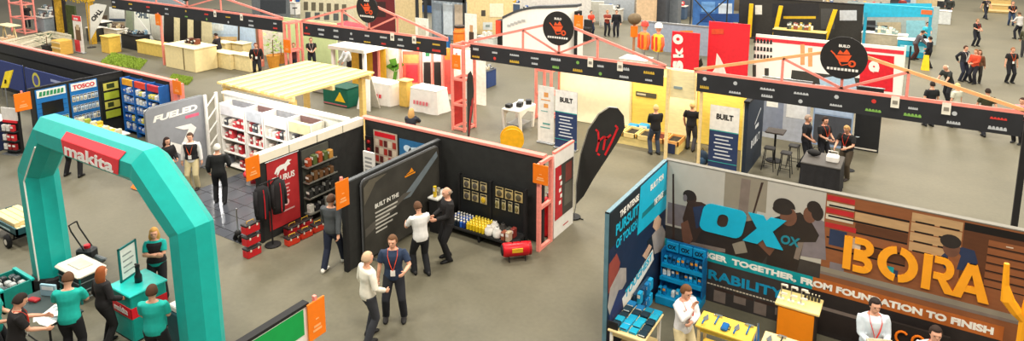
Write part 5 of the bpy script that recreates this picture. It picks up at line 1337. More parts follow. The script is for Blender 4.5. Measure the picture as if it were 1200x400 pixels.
# ---------------------------------------------------------------- plywood stand
ply = mat('#f2df9b', .55, kind='wood'); plyY = mat('#efd062', .5, kind='wood')
def wallthing(name, label, a, b, m_, rail=None):
    t = thing(name, label, 'booth wall', ((a[0]+b[0])/2, (a[1]+b[1])/2, 0)); t['kind'] = 'thing'
    m = MB(); m.bb(a, b); m.build('board', m_, t)
    if rail:
        m = MB(); m.bb((min(a[0], b[0])-.03, min(a[1], b[1])-.03, b[2]), (max(a[0], b[0])+.03, max(a[1], b[1])+.03, b[2]+.06)); m.build('top_rail', rail, t)
    return t
t = wallthing('partition_wall', 'long pale plywood back wall of the plywood stand', (-12.45, 23.6, 0), (-4.6, 23.7, 2.6), ply, PINE)
for a, b, m_, nm in (((-12.4, 23.57, .02), (-9.4, 23.6, 2.2), mat('#f3ecc9', .5, vary=.05), 'white_panel'), ((-9.3, 23.57, .02), (-7.9, 23.6, 2.3), plyY, 'yellow_panel'), ((-7.85, 23.56, .02), (-6.9, 23.6, 2.5), mat('#f4e6b4', .5, kind='wood'), 'pale_panel'), ((-6.8, 23.57, .02), (-4.7, 23.6, 2.5), plyY, 'yellow_panel')):
    m = MB(); m.bb(a, b); m.build(nm, m_, t)
for x in (-9.35, -7.88, -6.85):
    m = MB(); m.bb((x-.03, 23.54, 0), (x+.03, 23.6, 2.6)); m.build('stud', PINE, t)
t = wallthing('partition_wall', 'dark navy side wall with white vertical lettering, right end of the plywood stand', (-4.62, 21.2, 0), (-4.5, 23.55, 2.44), mat('#27313f', .6), BLACK)
m = MB(); m.bb((-4.66, 21.2, 0), (-4.62, 23.54, 2.44)); m.build('inner_lining', ply, t)
pl = Plane((-4.495, 21.3, 0), (0, 1, 0)); L = MB()
for i, ch in enumerate('BUILT'): tline(L, pl, ch, .55+.26*i, .75, .26, .17, .004, .05)
L.build('white_lettering', mat('#d9dde0', .5), t); L = MB(); pl.poly(L, [(.9, 1.5), (1.7, 1.85), (1.72, 1.80), (.92, 1.45)], .004); pl.rect(L, 1.0, 1.28, 1.5, 1.40, .004)
L.build('white_emblem', mat('#d9dde0', .5), t)
t = thing('timber_gate', 'cream board gate between the two right trusses', 'gate', (-6.55, 20.6, 2.2))
m = MB(); m.bb((-6.95, 20.52, .0), (-6.86, 20.62, 3.38)); m.build('post', PINE, t)
m = MB(); m.bb((-5.86, 20.52, .0), (-5.78, 20.62, 3.38)); m.build('post', PINE, t)
m = MB(); m.bb((-6.95, 20.60, 2.45), (-6.05, 20.66, 3.35)); m.build('board', mat('#f4e4b0', .5, kind='wood'), t)
m = MB(); m.bb((-6.72, 20.57, 2.75), (-6.45, 20.60, 2.83)); m.build('plate', mat('#8b9a9c', .4), t)
def built_sign(x0, x1, y, h, label):
    t = thing('pull_up_banner', label, 'banner', ((x0+x1)/2, y, 0))
    w = x1-x0; m = MB(); m.bb((x0, y, .06), (x1, y+.02, h)); m.build('sheet', mat('#2f3f66', .5, vary=.05), t)
    pl = Plane((x0, y, 0), (1, 0, 0)); m = MB(); pl.rect(m, 0, h*.64, w, h, .006, .005); m.build('white_header', mat('#f0ede6', .5), t)
    m = MB(); pl.rect(m, 0, h*.625, w, h*.64, .007, .005); pl.rect(m, 0, h*.16, w, h*.17, .007, .005); m.build('teal_line', mat('#3fa9a4', .5), t)
    L = MB(); tline(L, pl, 'BUILT', w*.22, h*.80, h*.085, w*.58, .009, .05); L.build('black_lettering', BLACK, t)
    L = MB()
    for k in range(7): pl.rect(L, w*(.18+.05*(k % 2)), h*(.22+.055*k), w*(.82-.07*(k % 3)), h*(.24+.055*k), .009)
    L.build('text_lines', mat('#d9dee6', .5), t)
    m = MB(); m.rbox(((x0+x1)/2, y+.01, .03), (w+.04, .22, .06), .015); m.build('base_cassette', STEEL, t)
    m = MB(); m.tube([((x0+x1)/2, y+.06, .05), ((x0+x1)/2, y+.06, h)], .012, 6); m.build('pole', STEEL, t)
built_sign(-10.95, -10.08, 20.42, 2.15, 'navy and white pull up banner beside the black feather banner, left of the plywood stand')
built_sign(-5.66, -4.74, 21.1, 2.25, 'navy and white pull up banner against the dark navy side wall')
t = thing('pull_up_banner', 'white pull up banner with orange marks, left of the navy and white one', 'banner', (-11.4, 20.6, 0))
m = MB(); m.bb((-11.75, 20.6, .06), (-11.1, 20.62, 2.15)); m.build('sheet', mat('#efece4', .5), t)
pl = Plane((-11.75, 20.6, 0), (1, 0, 0)); L = MB(); L.mat(0)
for (a, b, c, d) in ((.24, 1.75, .42, 1.92), (.12, 1.62, .5, 1.66), (.24, 1.35, .42, 1.5)): pl.rect(L, a, b, c, d, .005)
L.mat(1); pl.rect(L, .2, .72, .5, .78, .005); pl.rect(L, .1, .58, .5, .62, .005); pl.rect(L, .12, 1.2, .4, 1.23, .005)
L.build('print', [mat('#e2a05a', .5), mat('#5fa5a0', .5)], t)
m = MB(); m.rbox((-11.42, 20.61, .03), (.7, .22, .06), .015); m.build('base_cassette', STEEL, t)
# wood bin platform
t = thing('display_platform', 'low plywood platform with square bins of dark samples on the plywood stand', 'platform', (-8.1, 22.6, 0))
m = MB(); m.bb((-9.6, 22.05, 0), (-6.95, 23.2, .30)); m.build('base', PLY, t)
for k in range(5):
    x = -9.55+.53*k
    m = MB()
    for a, b in (((x, 22.0, .30), (x+.48, 22.04, .46)), ((x, 22.8, .30), (x+.48, 22.84, .46)), ((x, 22.0, .30), (x+.04, 22.84, .46)), ((x+.44, 22.0, .30), (x+.48, 22.84, .46))): m.bb(a, b)
    m.build('bin', mat('#e9a860' if k > 2 else '#efd48c', .5, kind='wood'), t)
    m = MB(); m.bb((x+.04, 22.04, .30), (x+.44, 22.8, .38)); m.build('bin_filling', mat('#35302a' if k != 3 else '#5a1f1c', .7), t)
m = MB(); m.bb((-7.45, 21.98, .02), (-7.05, 22.0, .36)); m.build('sign_plate', mat('#2a3450', .5), t)
for k in range(3): pack('carton', (-9.0+.42*k, 23.02, .30), (.38, .26, .18+.08*(k % 2)), '#2c9ad2', 'bright blue carton at the back of the plywood platform', 'carton', 'blue cartons on the platform')
t = thing('sample_board', 'small black sample board on the yellow back wall panel, left of the gate frame', 'board', (-8.9, 23.55, 1.5))
m = MB(); m.bb((-9.15, 23.53, 1.45), (-8.35, 23.565, 1.62)); m.build('board', mat('#4b4636', .5), t); m = MB(); m.bb((-9.1, 23.52, 1.5), (-8.75, 23.53, 1.57)); m.build('plate', mat('#b9b295', .5), t)
t = thing('backpack', 'dark blue bag on the floor against the right navy and white pull up banner', 'bag', (-5.95, 21.5, 0))
m = MB(); m.ell((-5.95, 21.5, .26), (.22, .16, .27), 12, 8); m.build('body', mat('#26394f', .7), t, smooth=True)
m = MB(); m.ell((-5.95, 21.38, .2), (.15, .08, .14), 10, 6); m.build('front_pocket', mat('#3a5878', .7), t, smooth=True)
m = MB(); m.tube([(-6.0, 21.5, .5), (-5.95, 21.5, .6), (-5.9, 21.5, .5)], .012, 6); m.build('carry_handle', BLACK, t)
# dark stand right of the navy wall: bar stools, screens, draped table
def bar_stool(x, y, label, group):
    t = thing('bar_stool', label, 'stool', (x, y, 0), 0, group)
    m = MB(); m.rbox((x, y, .74), (.34, .34, .06), .03); m.build('seat', mat('#262321', .6), t)
    for a in (-1, 1):
        for b in (-1, 1):
            m = MB(); m.tube([(x+.12*a, y+.12*b, .72), (x+.19*a, y+.19*b, 0)], .014, 6); m.build('leg', BLACK, t)
    m = MB(); m.tube([(x-.16, y-.16, .25), (x+.16, y-.16, .25), (x+.16, y+.16, .25), (x-.16, y+.16, .25), (x-.16, y-.16, .25)], .01, 6); m.build('foot_ring', BLACK, t)
for i, (x, y) in enumerate(((-4.0, 22.3), (-3.35, 22.95), (-3.45, 22.1))): bar_stool(x, y, 'dark bar stool by the high table next to the navy side wall', 'bar stools by the navy wall')
t = thing('high_table', 'dark high table among the bar stools beside the navy side wall', 'table', (-4.1, 23.2, 0))
m = MB(); m.rbox((-4.0, 23.2, 1.05), (.6, .6, .05), .02); m.build('top', mat('#3a2f26', .5), t)
m = MB(); m.cyl((-4.0, 23.2, 0), .035, 1.03, 8); m.build('column', BLACK, t); m = MB(); m.cyl((-4.0, 23.2, 0), .26, .03, 16); m.build('base', BLACK, t)
t = thing('draped_table', 'table under a black cloth with grey top, before the three men in black', 'table', (-2.35, 21.6, 0))
m = MB(); m.rbox((-2.32, 21.6, .90), (1.1, 1.2, .04), .015); m.build('table_top', mat('#57534e', .5), t)
rs = []
for z, e in ((.0, .05), (.3, .03), (.6, .015), (.88, .0)):
    ring = []
    for k in range(48):
        a = 2*PI*k/48; cx, cy = math.cos(a), math.sin(a); s_ = 1/max(abs(cx)/.54, abs(cy)/.59)
        f = 1+e*math.sin(k*2.1); ring.append(Vector((-2.32+cx*s_*f*(1+e), 21.6+cy*s_*f*(1+e), z)))
    rs.append(ring)
m = MB(); m.loft(rs); m.build('cloth', mat('#29282a', .8), t)
t = thing('tote_box', 'white open box on the black clothed table', 'box', (-2.05, 21.6, .92))
m = MB(); m.rbox((-2.05, 21.55, 1.02), (.34, .32, .20), .03); m.build('box', WHITE, t); m = MB(); m.tube([(-2.18, 21.55, 1.12), (-2.18, 21.55, 1.24), (-1.92, 21.55, 1.24), (-1.92, 21.55, 1.12)], .012, 6); m.build('handle', WHITE, t)
t = thing('shoulder_bag', 'black bag lying on the black clothed table beside the white box', 'bag', (-2.55, 21.75, .92))
m = MB(); m.ell((-2.6, 21.75, 1.03), (.2, .13, .10), 12, 6); m.build('bag', BLACK, t, smooth=True); m = MB(); m.tube([(-2.7, 21.75, 1.05), (-2.6, 21.8, 1.2), (-2.45, 21.8, 1.18), (-2.4, 21.75, 1.05)], .012, 6); m.build('strap', BLACK, t)
def screenwall(a, b, h, cols, label, prints):
    t = thing('display_wall', label, 'display panel', ((a[0]+b[0])/2, (a[1]+b[1])/2, 0))
    m = MB(); m.bb((a[0], a[1], .0), (b[0], b[1]+.05, h)); m.build('board', mat(cols, .5), t)
    pl = Plane((a[0], a[1], 0), (1, 0, 0)); m = MB(); ms = []
    for i, (p0, q0, p1, q1, c) in enumerate(prints): m.mat(i); ms.append(mat(c, .5)); pl.rect(m, p0, q0, p1, q1, .006+.001*i, .004)
    m.build('print', ms, t)
    m = MB(); m.bb((a[0]-.02, a[1]-.02, h), (b[0]+.02, b[1]+.07, h+.03)); m.build('edge_trim', STEEL, t)
screenwall((-5.0, 25.6), (-3.3, 25.6), 2.3, '#aab0c0', 'pale blue grey print wall behind the three men in black', [(.1, .2, .8, 2.2, '#7c86a0'), (.9, .9, 1.6, 2.2, '#d6d9e0'), (.2, 1.2, .6, 1.9, '#e4e6ea')])
screenwall((-3.2, 25.7), (-1.9, 25.7), 2.2, '#8fa5c4', 'blue picture panel behind the three men in black, right of the grey print', [(.05, 1.2, 1.25, 2.1, '#a9bcd8'), (.05, .1, 1.25, 1.15, '#4a4d55'), (.3, 1.4, .9, 1.7, '#6f8cba')])
screenwall((-1.85, 25.9), (-1.05, 25.9), 2.3, '#212224', 'plain black panel ending the print walls, next to the open aisle', [(.05, .05, .75, .1, '#d9d2c4')])
t = thing('laptop_stand', 'slim stand with a tilted pale tablet right of the three men in black', 'stand', (-1.7, 24.0, 0))
m = MB(); m.tube([(-1.75, 23.6, 0), (-1.75, 23.6, 1.1)], .02, 6); m.build('pole', BLACK, t); m = MB(); m.cyl((-1.75, 23.6, 0), .18, .02, 12); m.build('base', BLACK, t)
m = MB(); m.box((-1.75, 23.6, 1.16), (.42, .28, .02), .2, -.35); m.build('tablet', mat('#c7d3da', .3), t)
# white plastic table and bits left of the plywood stand, blue clothed table, thin feather banner, yellow ring
t = thing('moulded_table', 'white moulded table with curved legs left of the white pull up banner', 'table', (-13.0, 20.8, 0))
c = G(608, 150); 
m = MB(); m.rbox((c.x, c.y, .86), (.8, 1.3, .08), .03); m.build('table_top', WHITE, t)
for a in (-.36, .36):
    m = MB(); m.prism([(c.x+a-.04, c.y-.62, .84), (c.x+a-.04, c.y-.50, .0), (c.x+a-.04, c.y-.40, .0), (c.x+a-.04, c.y-.44, .6), (c.x+a-.04, c.y, .76), (c.x+a-.04, c.y+.44, .6), (c.x+a-.04, c.y+.40, .0), (c.x+a-.04, c.y+.50, .0), (c.x+a-.04, c.y+.62, .84)], (.08, 0, 0)); m.build('side_frame', WHITE, t)
m = MB(); m.bb((c.x-.33, c.y-.4, .2), (c.x+.33, c.y+.4, .24)); m.build('lower_shelf', mat('#8d8c86', .6), t)
for i, (dx, dy, cc) in enumerate(((-.2, -.4, '#20201f'), (.1, -.1, '#2d2c2b'), (-.1, .3, '#b9c3c2'), (.2, .4, '#1d1d1d'))):
    pack('camera_case', (c.x+dx, c.y+dy, .90), (.22, .26, .14+.04*(i % 2)), cc, ['black case at the near end', 'charcoal case in the middle', 'pale grey case further back', 'black case at the far end'][i] + ' of the white moulded table', 'case', None, .2*i, cc)
t = thing('draped_table', 'table under a dark blue cloth heaped with small metal goods, right of the pink tower', 'table', (0, 0, 0))
c = G(565, 100); t.location = (c.x, c.y, 0)
m = MB(); m.rbox((c.x, c.y, .41), (1.15, .8, .82), .03); m.build('cloth', mat('#2d4272', .7), t)
m = MB(); m.rbox((c.x, c.y, .84), (1.2, .85, .03), .01); m.build('table_top', mat('#50545c', .5), t)
for i in range(14): pack('metal_fitting', (c.x-.48+.16*(i % 7), c.y-.18+.36*(i//7), .855), (.12, .14, random.uniform(.06, .2)), random.choice(['#d2d2cc', '#8a8d90', '#3c3f44', '#b7a98c']), 'small metal good heaped on the dark blue clothed table', 'fitting', 'goods on the blue clothed table')
g0 = G(548, 176)
t = thing('feather_banner', 'slim black feather banner seen edge on, behind the pink rail', 'banner', (g0.x, g0.y, 0))
vd = Vector((g0.x, g0.y, 0)).normalized(); u_ = (vd + Vector((vd.y, -vd.x, 0))*.42).normalized()
fpl = Plane((g0.x, g0.y, 0), u_); prof = [(0, .35), (.10, .3), (.50, 1.3), (.62, 2.0), (.55, 2.55), (.35, 2.8), (.12, 2.75), (0, 2.5)]
m = MB(); fpl.poly(m, prof, .01, .02); m.build('flag', mat('#232322', .8), t)
m = MB(); fpl.poly(m, [(.1, .5), (.25, .9), (.35, 1.5), (.28, 1.55), (.15, 1.0)], .014, .004); fpl.poly(m, [(.3, 1.0), (.45, 1.4), (.5, 1.8), (.4, 1.7)], .014, .004); m.build('red_script', mat('#c3242a', .5), t)
m = MB(); m.tube([fpl.p(0, 0), fpl.p(-.01, 2.5)], .014, 6); m.build('pole', STEEL, t); m = MB(); m.cyl((g0.x, g0.y, 0), .2, .03, 14); m.build('base', BLACK, t)
c = G(600, 176)
t = thing('cable_reel', 'yellow round reel standing on the floor behind the pink rail', 'reel', (c.x, c.y, 0), .6)
m = MB(); m.tube([(0, -.14, .42), (0, .14, .42)], .24, 18); m.build('drum', mat('#caa02a', .5), t, world=False)
for s in (-.16, .16):
    m = MB(); m.tube([(0, s-.02, .42), (0, s+.02, .42)], .42, 24); m.build('flange', mat('#efb01e', .5), t, world=False)
# ---------------------------------------------------------------- stands behind the trusses
def xwall(name, x0, x1, y, h, col, label, cat='booth wall', prints=(), rail=None, th=.08, z0=0.0, pnames='print'):
    """wall along X at depth y; prints are (colour, pixel polygon) flat pictures on its front"""
    t = thing(name, label, cat, ((x0+x1)/2, y, z0)); t['kind'] = 'thing'
    m = MB(); m.bb((x0, y, z0), (x1, y+th, h)); m.build('board', col if not isinstance(col, str) else mat(col, .6), t)
    if prints:
        pl = Plane((x0, y, 0), (1, 0, 0)); m = MB(); ms = []
        for i, (c, pts_) in enumerate(prints):
            m.mat(i); ms.append(mat(c, .5)); pl.pix(m, pts_, .006+.003*i, .004)
        m.build(pnames, ms, t)
    if rail is not None:
        m = MB(); m.bb((x0-.03, y-.03, h), (x1+.03, y+th+.03, h+.07)); m.build('top_rail', rail, t)
    return t, Plane((x0, y, 0), (1, 0, 0))
def q(x0, y0, x1, y1): return [(x0, y1), (x1, y1), (x1, y0), (x0, y0)]
def counter(px, py, sx, sy, h, col, label, top=None, cat='counter', rz=0.0, strip=None):
    c = G(px, py); t = thing('counter', label, cat, (c.x, c.y, 0), rz)
    m = MB(); m.rbox((0, 0, h/2-.02), (sx, sy, h-.04), .02); m.build('body', mat(col, .55) if isinstance(col, str) else col, t, world=False)
    m = MB(); m.rbox((0, 0, h), (sx+.08, sy+.08, .05), .01); m.build('top', top or WHITE, t, world=False)
    if strip:
        m = MB(); m.bb((-sx*.4, -sy/2-.006, h*.35), (sx*.4, -sy/2, h*.7)); m.build('front_print', mat(strip, .5), t, world=False)
    return t, c
def plant(px, py, h, label, pot='#d98c3a', leaf='#5c9a3c', pr=.22, seed=3):
    c = G(px, py); rnd = random.Random(seed); t = thing('potted_plant', label, 'plant', (c.x, c.y, 0))
    m = MB(); m.lathe((0, 0, 0), [(pr*.75, 0), (pr, .35*h), (pr*1.05, .36*h), (pr*.95, .33*h)], 14); m.build('pot', mat(pot, .6), t, world=False)
    m = MB(); m.tube([(0, 0, .3*h), (.02, 0, .8*h)], .025, 6); m.build('stem', mat('#6b4b2a', .7), t, world=False)
    m = MB()
    for k in range(46):
        a = rnd.uniform(0, 2*PI); z = rnd.uniform(.42*h, h); r = rnd.uniform(.1, .34)*(1.2-abs(z/h-.7)); L_ = rnd.uniform(.18, .32); w = L_*.28
        b = Vector((r*math.cos(a), r*math.sin(a), z)); d = Vector((math.cos(a), math.sin(a), rnd.uniform(-.3, .6))).normalized(); s_ = d.cross(Vector((0, 0, 1))).normalized()
        m.prism([b, b+d*L_*.5+s_*w, b+d*L_, b+d*L_*.5-s_*w], (0, 0, .006))
    m.build('foliage', mat(leaf, .6, vary=.3), t, world=False); return t
def goods(pts_, z, n, cols, label, cat, group, name='boxed_part', sz=(.14, .14, .2), seed=5):
    rnd = random.Random(seed); (xa, ya), (xb, yb) = pts_; a = G(xa, ya); b = G(xb, yb)
    for k in range(n):
        p = a.lerp(b, (k+.5)/n); pack(name, (p.x, p.y, z), (sz[0], sz[1], sz[2]*rnd.uniform(.7, 1.4)), rnd.choice(cols), label, cat, group)
def popup(px, py, w, h, col, label, prints=(), name='pull_up_banner', cat='banner'):
    c = G(px, py); t = thing(name, label, cat, (c.x, c.y, 0))
    m = MB(); m.bb((c.x-w/2, c.y, .05), (c.x+w/2, c.y+.02, h)); m.build('sheet', mat(col, .5), t)
    pl = Plane((c.x-w/2, c.y, 0), (1, 0, 0)); m = MB(); ms = []
    for i, (cc, a0, b0, a1, b1) in enumerate(prints): m.mat(i); ms.append(mat(cc, .5)); pl.rect(m, a0*w, b0*h, a1*w, b1*h, .006+.002*i, .004)
    if ms: m.build('print', ms, t)
    m = MB(); m.rbox((c.x, c.y+.01, .03), (w+.04, .22, .06), .015); m.build('base_cassette', STEEL, t)
    m = MB(); m.tube([(c.x, c.y+.05, .05), (c.x, c.y+.05, h)], .012, 6); m.build('pole', STEEL, t)
    return t, pl
# ---- far left: pink shelf frame, white rails, garden corner
tower(-53.4, 21.2, 'pink shelf frame with a dark back at the upper left corner', 3.2, 1.9, red=False)
xwall('display_wall', -52.4, -50.6, 22.7, 2.8, '#211f20', 'black panel between the pink shelf frame posts at the upper left', 'display panel')
t = thing('trestle_table', 'pale trestle table before the pink shelf frame at the upper left corner', 'table', (0, 0, 0)); c = G(12, 46); t.location = (c.x, c.y, 0)
m = MB(); m.rbox((0, 0, .95), (1.9, .7, .06), .01); m.build('table_top', CREAM, t, world=False)
for x in (-.75, .75):
    m = MB(); m.tube([(x-.3, 0, 0), (x, 0, .93), (x+.3, 0, 0)], .035, 6); m.build('leg', PINE, t, world=False)
goods(((1, 52), (22, 49.5)), .0, 5, ['#c98a5c', '#b5744c', '#d8b48c'], 'brown parcel piled on the floor by the pale trestle table', 'parcel', 'brown parcels by the trestle table', 'parcel', (.22, .22, .4))
for i, (x, y, w) in enumerate(((52, 36, 1.6), (62, 34, 1.4), (57, 26, 1.6))):
    t, c = counter(x, y, w, .6, 1.0, ['#9aa2a4', '#b7bcbc', '#8f979b'][i], ['grey display counter nearest the pink shelf frame', 'pale grey display counter beside the mustard arch', 'grey counter behind two others near the pink shelf frame'][i], OFFW)
    for k in range(5): pack('boxed_part', (c.x-.6+.3*k, c.y, 1.025), (.16, .2, .2+.1*(k % 2)), ['#4a5a50', '#6d7a80', '#d8d4c8', '#5c4a44', '#8d9494'][k], 'small packed good on ' + ['the nearest grey counter by', 'the pale grey counter near', 'the rear grey counter by'][i] + ' the pink shelf frame', 'pack', 'goods on grey counter %s' % ['nearest', 'middle', 'rear'][i])
xwall('display_wall', -58.0, -50.0, 31.0, 2.6, '#aeb9bd', 'pale blue grey wall behind the grey counters, upper left', 'booth wall')
c0, c1 = G(0, 58), G(84, 50)
t = thing('low_barrier', 'low white board barrier with cream top rail behind the left black wall', 'barrier', (c0.x, c0.y, 0))
for a, b in ((G(2, 58), G(60, 45)), (G(60, 45), G(84, 50)), (G(25, 61), G(60, 50))):
    m = MB(); v = b-a; m.box(((a+b)/2)+Vector((0, 0, .45)), (v.length, .06, .12), math.atan2(v.y, v.x)); m.box(((a+b)/2)+Vector((0, 0, .2)), (v.length, .04, .30), math.atan2(v.y, v.x)); m.build('rail_board', mat('#e6dcc0', .5), t)
c = G(74, 63); t = thing('timber_crate', 'yellow timber crate next to a round dark shrub at the end of the white barrier', 'crate', (c.x, c.y, 0))
m = MB(); m.rbox((0, 0, .42), (1.0, .7, .84), .02)
m.build('box', mat('#d7a84c', .6, kind='wood'), t, world=False)
m = MB()
for z in (.1, .42, .74): m.bb((-.52, -.37, z-.05), (.52, -.34, z+.05))
m.build('slats', PINE, t, world=False)
plant(56, 61, 1.2, 'round dark shrub in a low pot beside the yellow timber crate', '#3c3a36', '#2f4a28', .3, 5)
t = thing('timber_arch', 'mustard leafy arch of boards at the upper left, behind the red and white banner', 'arch', (-46, 21.5, 0))
mu = mat('#c79a2a', .7, vary=.35, scale=8)
a, b = G(72, 44), G(104, 58); yy = a.y
for x in (a.x, b.x-1.6):
    m = MB(); m.bb((x-.16, yy-.16, 0), (x+.16, yy+.16, 3.0)); m.build('post', mu, t)
m = MB(); m.bb((a.x-.2, yy-.2, 2.75), (b.x-1.3, yy+.2, 3.35)); m.build('lintel', mu, t)
rnd = random.Random(2); m = MB()
for k in range(120):
    x = rnd.uniform(a.x-.3, b.x-1.2); z = rnd.uniform(2.6, 3.5); p = Vector((x, yy-.22, z)); w = .12
    m.prism([p, p+Vector((w, -.05, .06)), p+Vector((w*1.6, 0, .02)), p+Vector((w, 0, -.08))], (0, -.012, 0))
m.build('leaves', mat('#d8b436', .7, vary=.4), t)
m = MB(); m.bb((a.x+.3, yy+.3, 0), (a.x+1.5, yy+.4, 2.2)); m.build('green_infill', mat('#4c5a34', .7, vary=.3), t)
t, pl = popup(94, 62, 1.0, 2.25, '#ece6dc', 'red and white pull up banner with a brown photo, before the mustard arch', (('#e23a44', 0, .86, 1, 1), ('#6b5138', .22, .34, .80, .70), ('#e2424c', 0, 0, .6, .34), ('#c9b08c', .35, .62, .7, .76)))
m = MB()
for k in range(4): pl.rect(m, .2+.12*k, 2.0, .29+.12*k, 2.12, .014)
m.build('lettering', WHITE, t)
def sail(pxs, Y, col, label, txt=None, tq=None, tcol=BLACK, foot=None):
    pl = Plane((0, Y, 0), (1, 0, 0)); A = [pl.at(*p) for p in pxs]; cx = sum(a for a, b in A)/len(A)
    t = thing('feather_banner', label, 'banner', (cx, Y, 0)); m = MB(); pl.poly(m, A, .0, .012); m.build('flag', mat(col, .6, vary=.05), t)
    fx, fz = A[0]; m = MB(); m.tube([(fx, Y+.02, 0), (fx, Y+.02, max(b for a, b in A))], .02, 6); m.build('pole', STEEL, t)
    m = MB(); m.cyl((fx, Y+.02, 0), .25, .03, 12); m.build('base', BLACK, t)
    if txt:
        L = MB(); text(L, pl, txt, [pl.at(*p) for p in tq], .006, .004, .05); L.build('lettering', tcol, t)
    return t
sail([(106, 47), (105, 7), (112, 4), (125, 6), (118, 25)], 20.9, '#e9e6da', 'white tapering feather banner with dark letters, right of the mustard arch', 'OHT', [(106, 22), (116, 10), (121, 13), (110, 26)])
# stand with white flags, boxes
t, pl = xwall('partition_wall', -44.5, -37.6, 24.6, 2.3, '#dcd8cc', 'pale back wall with photo print between the two white flag banners', prints=(('#eef0ea', q(128, 8, 146, 22)), ('#4a5a70', q(128, 22, 147, 25)), ('#c2a98a', q(128, 26, 146, 40)), ('#6d5a48', q(112, 18, 126, 44)), ('#9aa58a', q(148, 10, 158, 40)), ('#343230', q(114, 27, 124, 33))), rail=WHITE)
sail([(178, 54), (157, 14), (166, 26), (176, 40), (181, 48)], 23.2, '#ecebe0', 'white feather banner lying slanted in front of the second flag')
sail([(158, 50), (157, 12), (176, 11), (176, 50)], 23.8, '#e4e6d8', 'upright white flag banner with dark letters at its top', 'OHL', [(159, 21), (174, 22), (174, 14), (159, 13)], mat('#3e5263', .5))
for i, (x, y, sx, c_) in enumerate(((113, 48, .9, '#3a3a36'), (137, 49, 1.6, '#cfc5ae'), (160, 57, 2.0, '#25272a'), (121, 40, 1.3, '#2e2e2c'))):
    counter(x, y, sx, .7, .9, c_, ['black counter right of the red and white banner', 'cream counter under the photo wall', 'long low black counter under the slanted flag', 'second black counter further back by the first flag'][i], OFFW if i != 2 else BLACK)
goods(((128, 49), (148, 50)), .93, 8, ['#d8d2bc', '#5c4a3a', '#8a9a84', '#c9b48a'], 'small good lined up on the cream counter under the photo wall', 'pack', 'goods on the cream counter', sz=(.10, .12, .22))
goods(((146, 57), (174, 58)), .93, 10, ['#e0ddd2', '#3c3c3a', '#9a9484', '#6f8ea0'], 'small good lined up on the long low black counter', 'pack', 'goods on the low black counter', sz=(.16, .16, .2))
t, c = counter(131, 61, .9, .7, 1.0, '#e0b64c', 'square yellow wooden block counter before the cream counter', mat('#ecca68', .5))
def turf(pts_, label):
    g = [G(*p) for p in pts_]; t = thing('turf_mat', label, 'turf', g[0])
    rnd = random.Random(int(pts_[0][0])); m = MB(); m.prism([p for p in g], (0, 0, .02)); m.build('backing', mat('#7c8f3a', .9, vary=.3, scale=4), t)
    m = MB(); 
    for k in range(1500):
        u, v = rnd.random(), rnd.random(); p = (g[0]*(1-u)+g[1]*u)*(1-v)+(g[3]*(1-u)+g[2]*u)*v; a = rnd.uniform(0, 6.28); d = Vector((math.cos(a), math.sin(a), 0))*.05
        m.add([p+d+Vector((0, 0, .02)), p-d+Vector((0, 0, .02)), p+Vector((d.y, d.x, .16))], [(0, 1, 2)])
    m.build('grass_blades', mat('#8fa63c', .9, vary=.4), t); t['kind'] = 'thing'
turf([(118, 74), (164, 82), (172, 72), (132, 63)], 'rough green turf mat before the yellow block counter')
turf([(198, 96), (220, 100), (226, 93), (203, 89)], 'small green turf mat in front of the big cream counter')
counter(181, 64, 2.7, .5, .75, '#e2c164', 'long yellow plank bench left of the big cream counter', mat('#ecd07c', .5, kind='wood'))
t, c = counter(225, 79, 2.7, 1.3, 1.25, mat('#f0dca4', .55, vary=.06), 'big cream box counter with dark goods on top, upper left centre', mat('#f6e8bc', .5), strip=None)
m = MB(); m.bb((.32, -.66, .05), (.40, -.64, 1.2)); m.build('dark_seam', mat('#6d5a38', .6), t, world=False)
for k in range(4): pack('tool_pack', (c.x-.5+.28*k, c.y+.2, 1.275), (.2, .3, .2+.1*(k % 2)), ['#2b2522', '#5a3220', '#24211f', '#7a4028'][k], ['black', 'brown', 'dark', 'rust red'][k] + ' box on the big cream box counter', 'box', None)
# black and cream panel wall, picture wall
prs = []
for (x0, x1, c_) in ((192, 204, '#1e1d1d'), (204, 211, '#e6d9a8'), (211, 220, '#1e1d1d'), (220, 227, '#e6d9a8'), (227, 236, '#232222')): prs.append((c_, q(x0, 14, x1, 51)))
xwall('partition_wall', -40.6, -36.6, 24.3, 2.35, '#ddd2a6', 'striped wall of black and cream panels behind the big cream counter', prints=prs)
xwall('partition_wall', -37.2, -33.5, 25.0, 2.35, '#bcd3ea', 'picture wall of blue sky over orange ground, right of the striped wall', prints=(('#cfe2f4', q(240, 24, 278, 40)), ('#eaf1f6', q(244, 28, 262, 36)), ('#d9a15c', q(240, 46, 278, 56)), ('#e7c48a', q(250, 43, 278, 47)), ('#5a4a3c', q(279, 26, 281, 56))), rail=BLACK)
xwall('partition_wall', -33.4, -31.2, 25.1, 2.35, '#ece6d4', 'plain cream wall with a white stripe between the picture wall and the lime wall', prints=(('#faf8f0', q(286, 28, 292, 58)),))
for i, (x, y, w) in enumerate(((264, 66, 1.0), (284, 67, 1.0), (266, 79, 1.5), (290, 82, 1.3))): counter(x, y, w, .6, .85, '#eedaa0', ['cream bench box by the picture wall, left', 'cream bench box by the picture wall, right', 'pale timber box at the left corner of the yellow deck', 'pale timber box before the dark dressed man by the deck'][i], mat('#f4e4b4', .5, kind='wood'))
t = thing('support_post', 'pink post with an orange board, under the far left truss', 'post', (-35.4, 20.5, 0)); m = MB(); m.bb((-35.45, 20.5, 0), (-35.35, 20.6, 3.4)); m.build('post', PINK, t)
orange_sign((-35.4, 20.4, 2.55), 'x', 'orange stand number board on the pink post under the far left truss', .46, .62)
orange_sign((-22.35, 13.35, 2.20), 'x', 'orange stand number board on the pink end post of the blue stand', .50, .50)
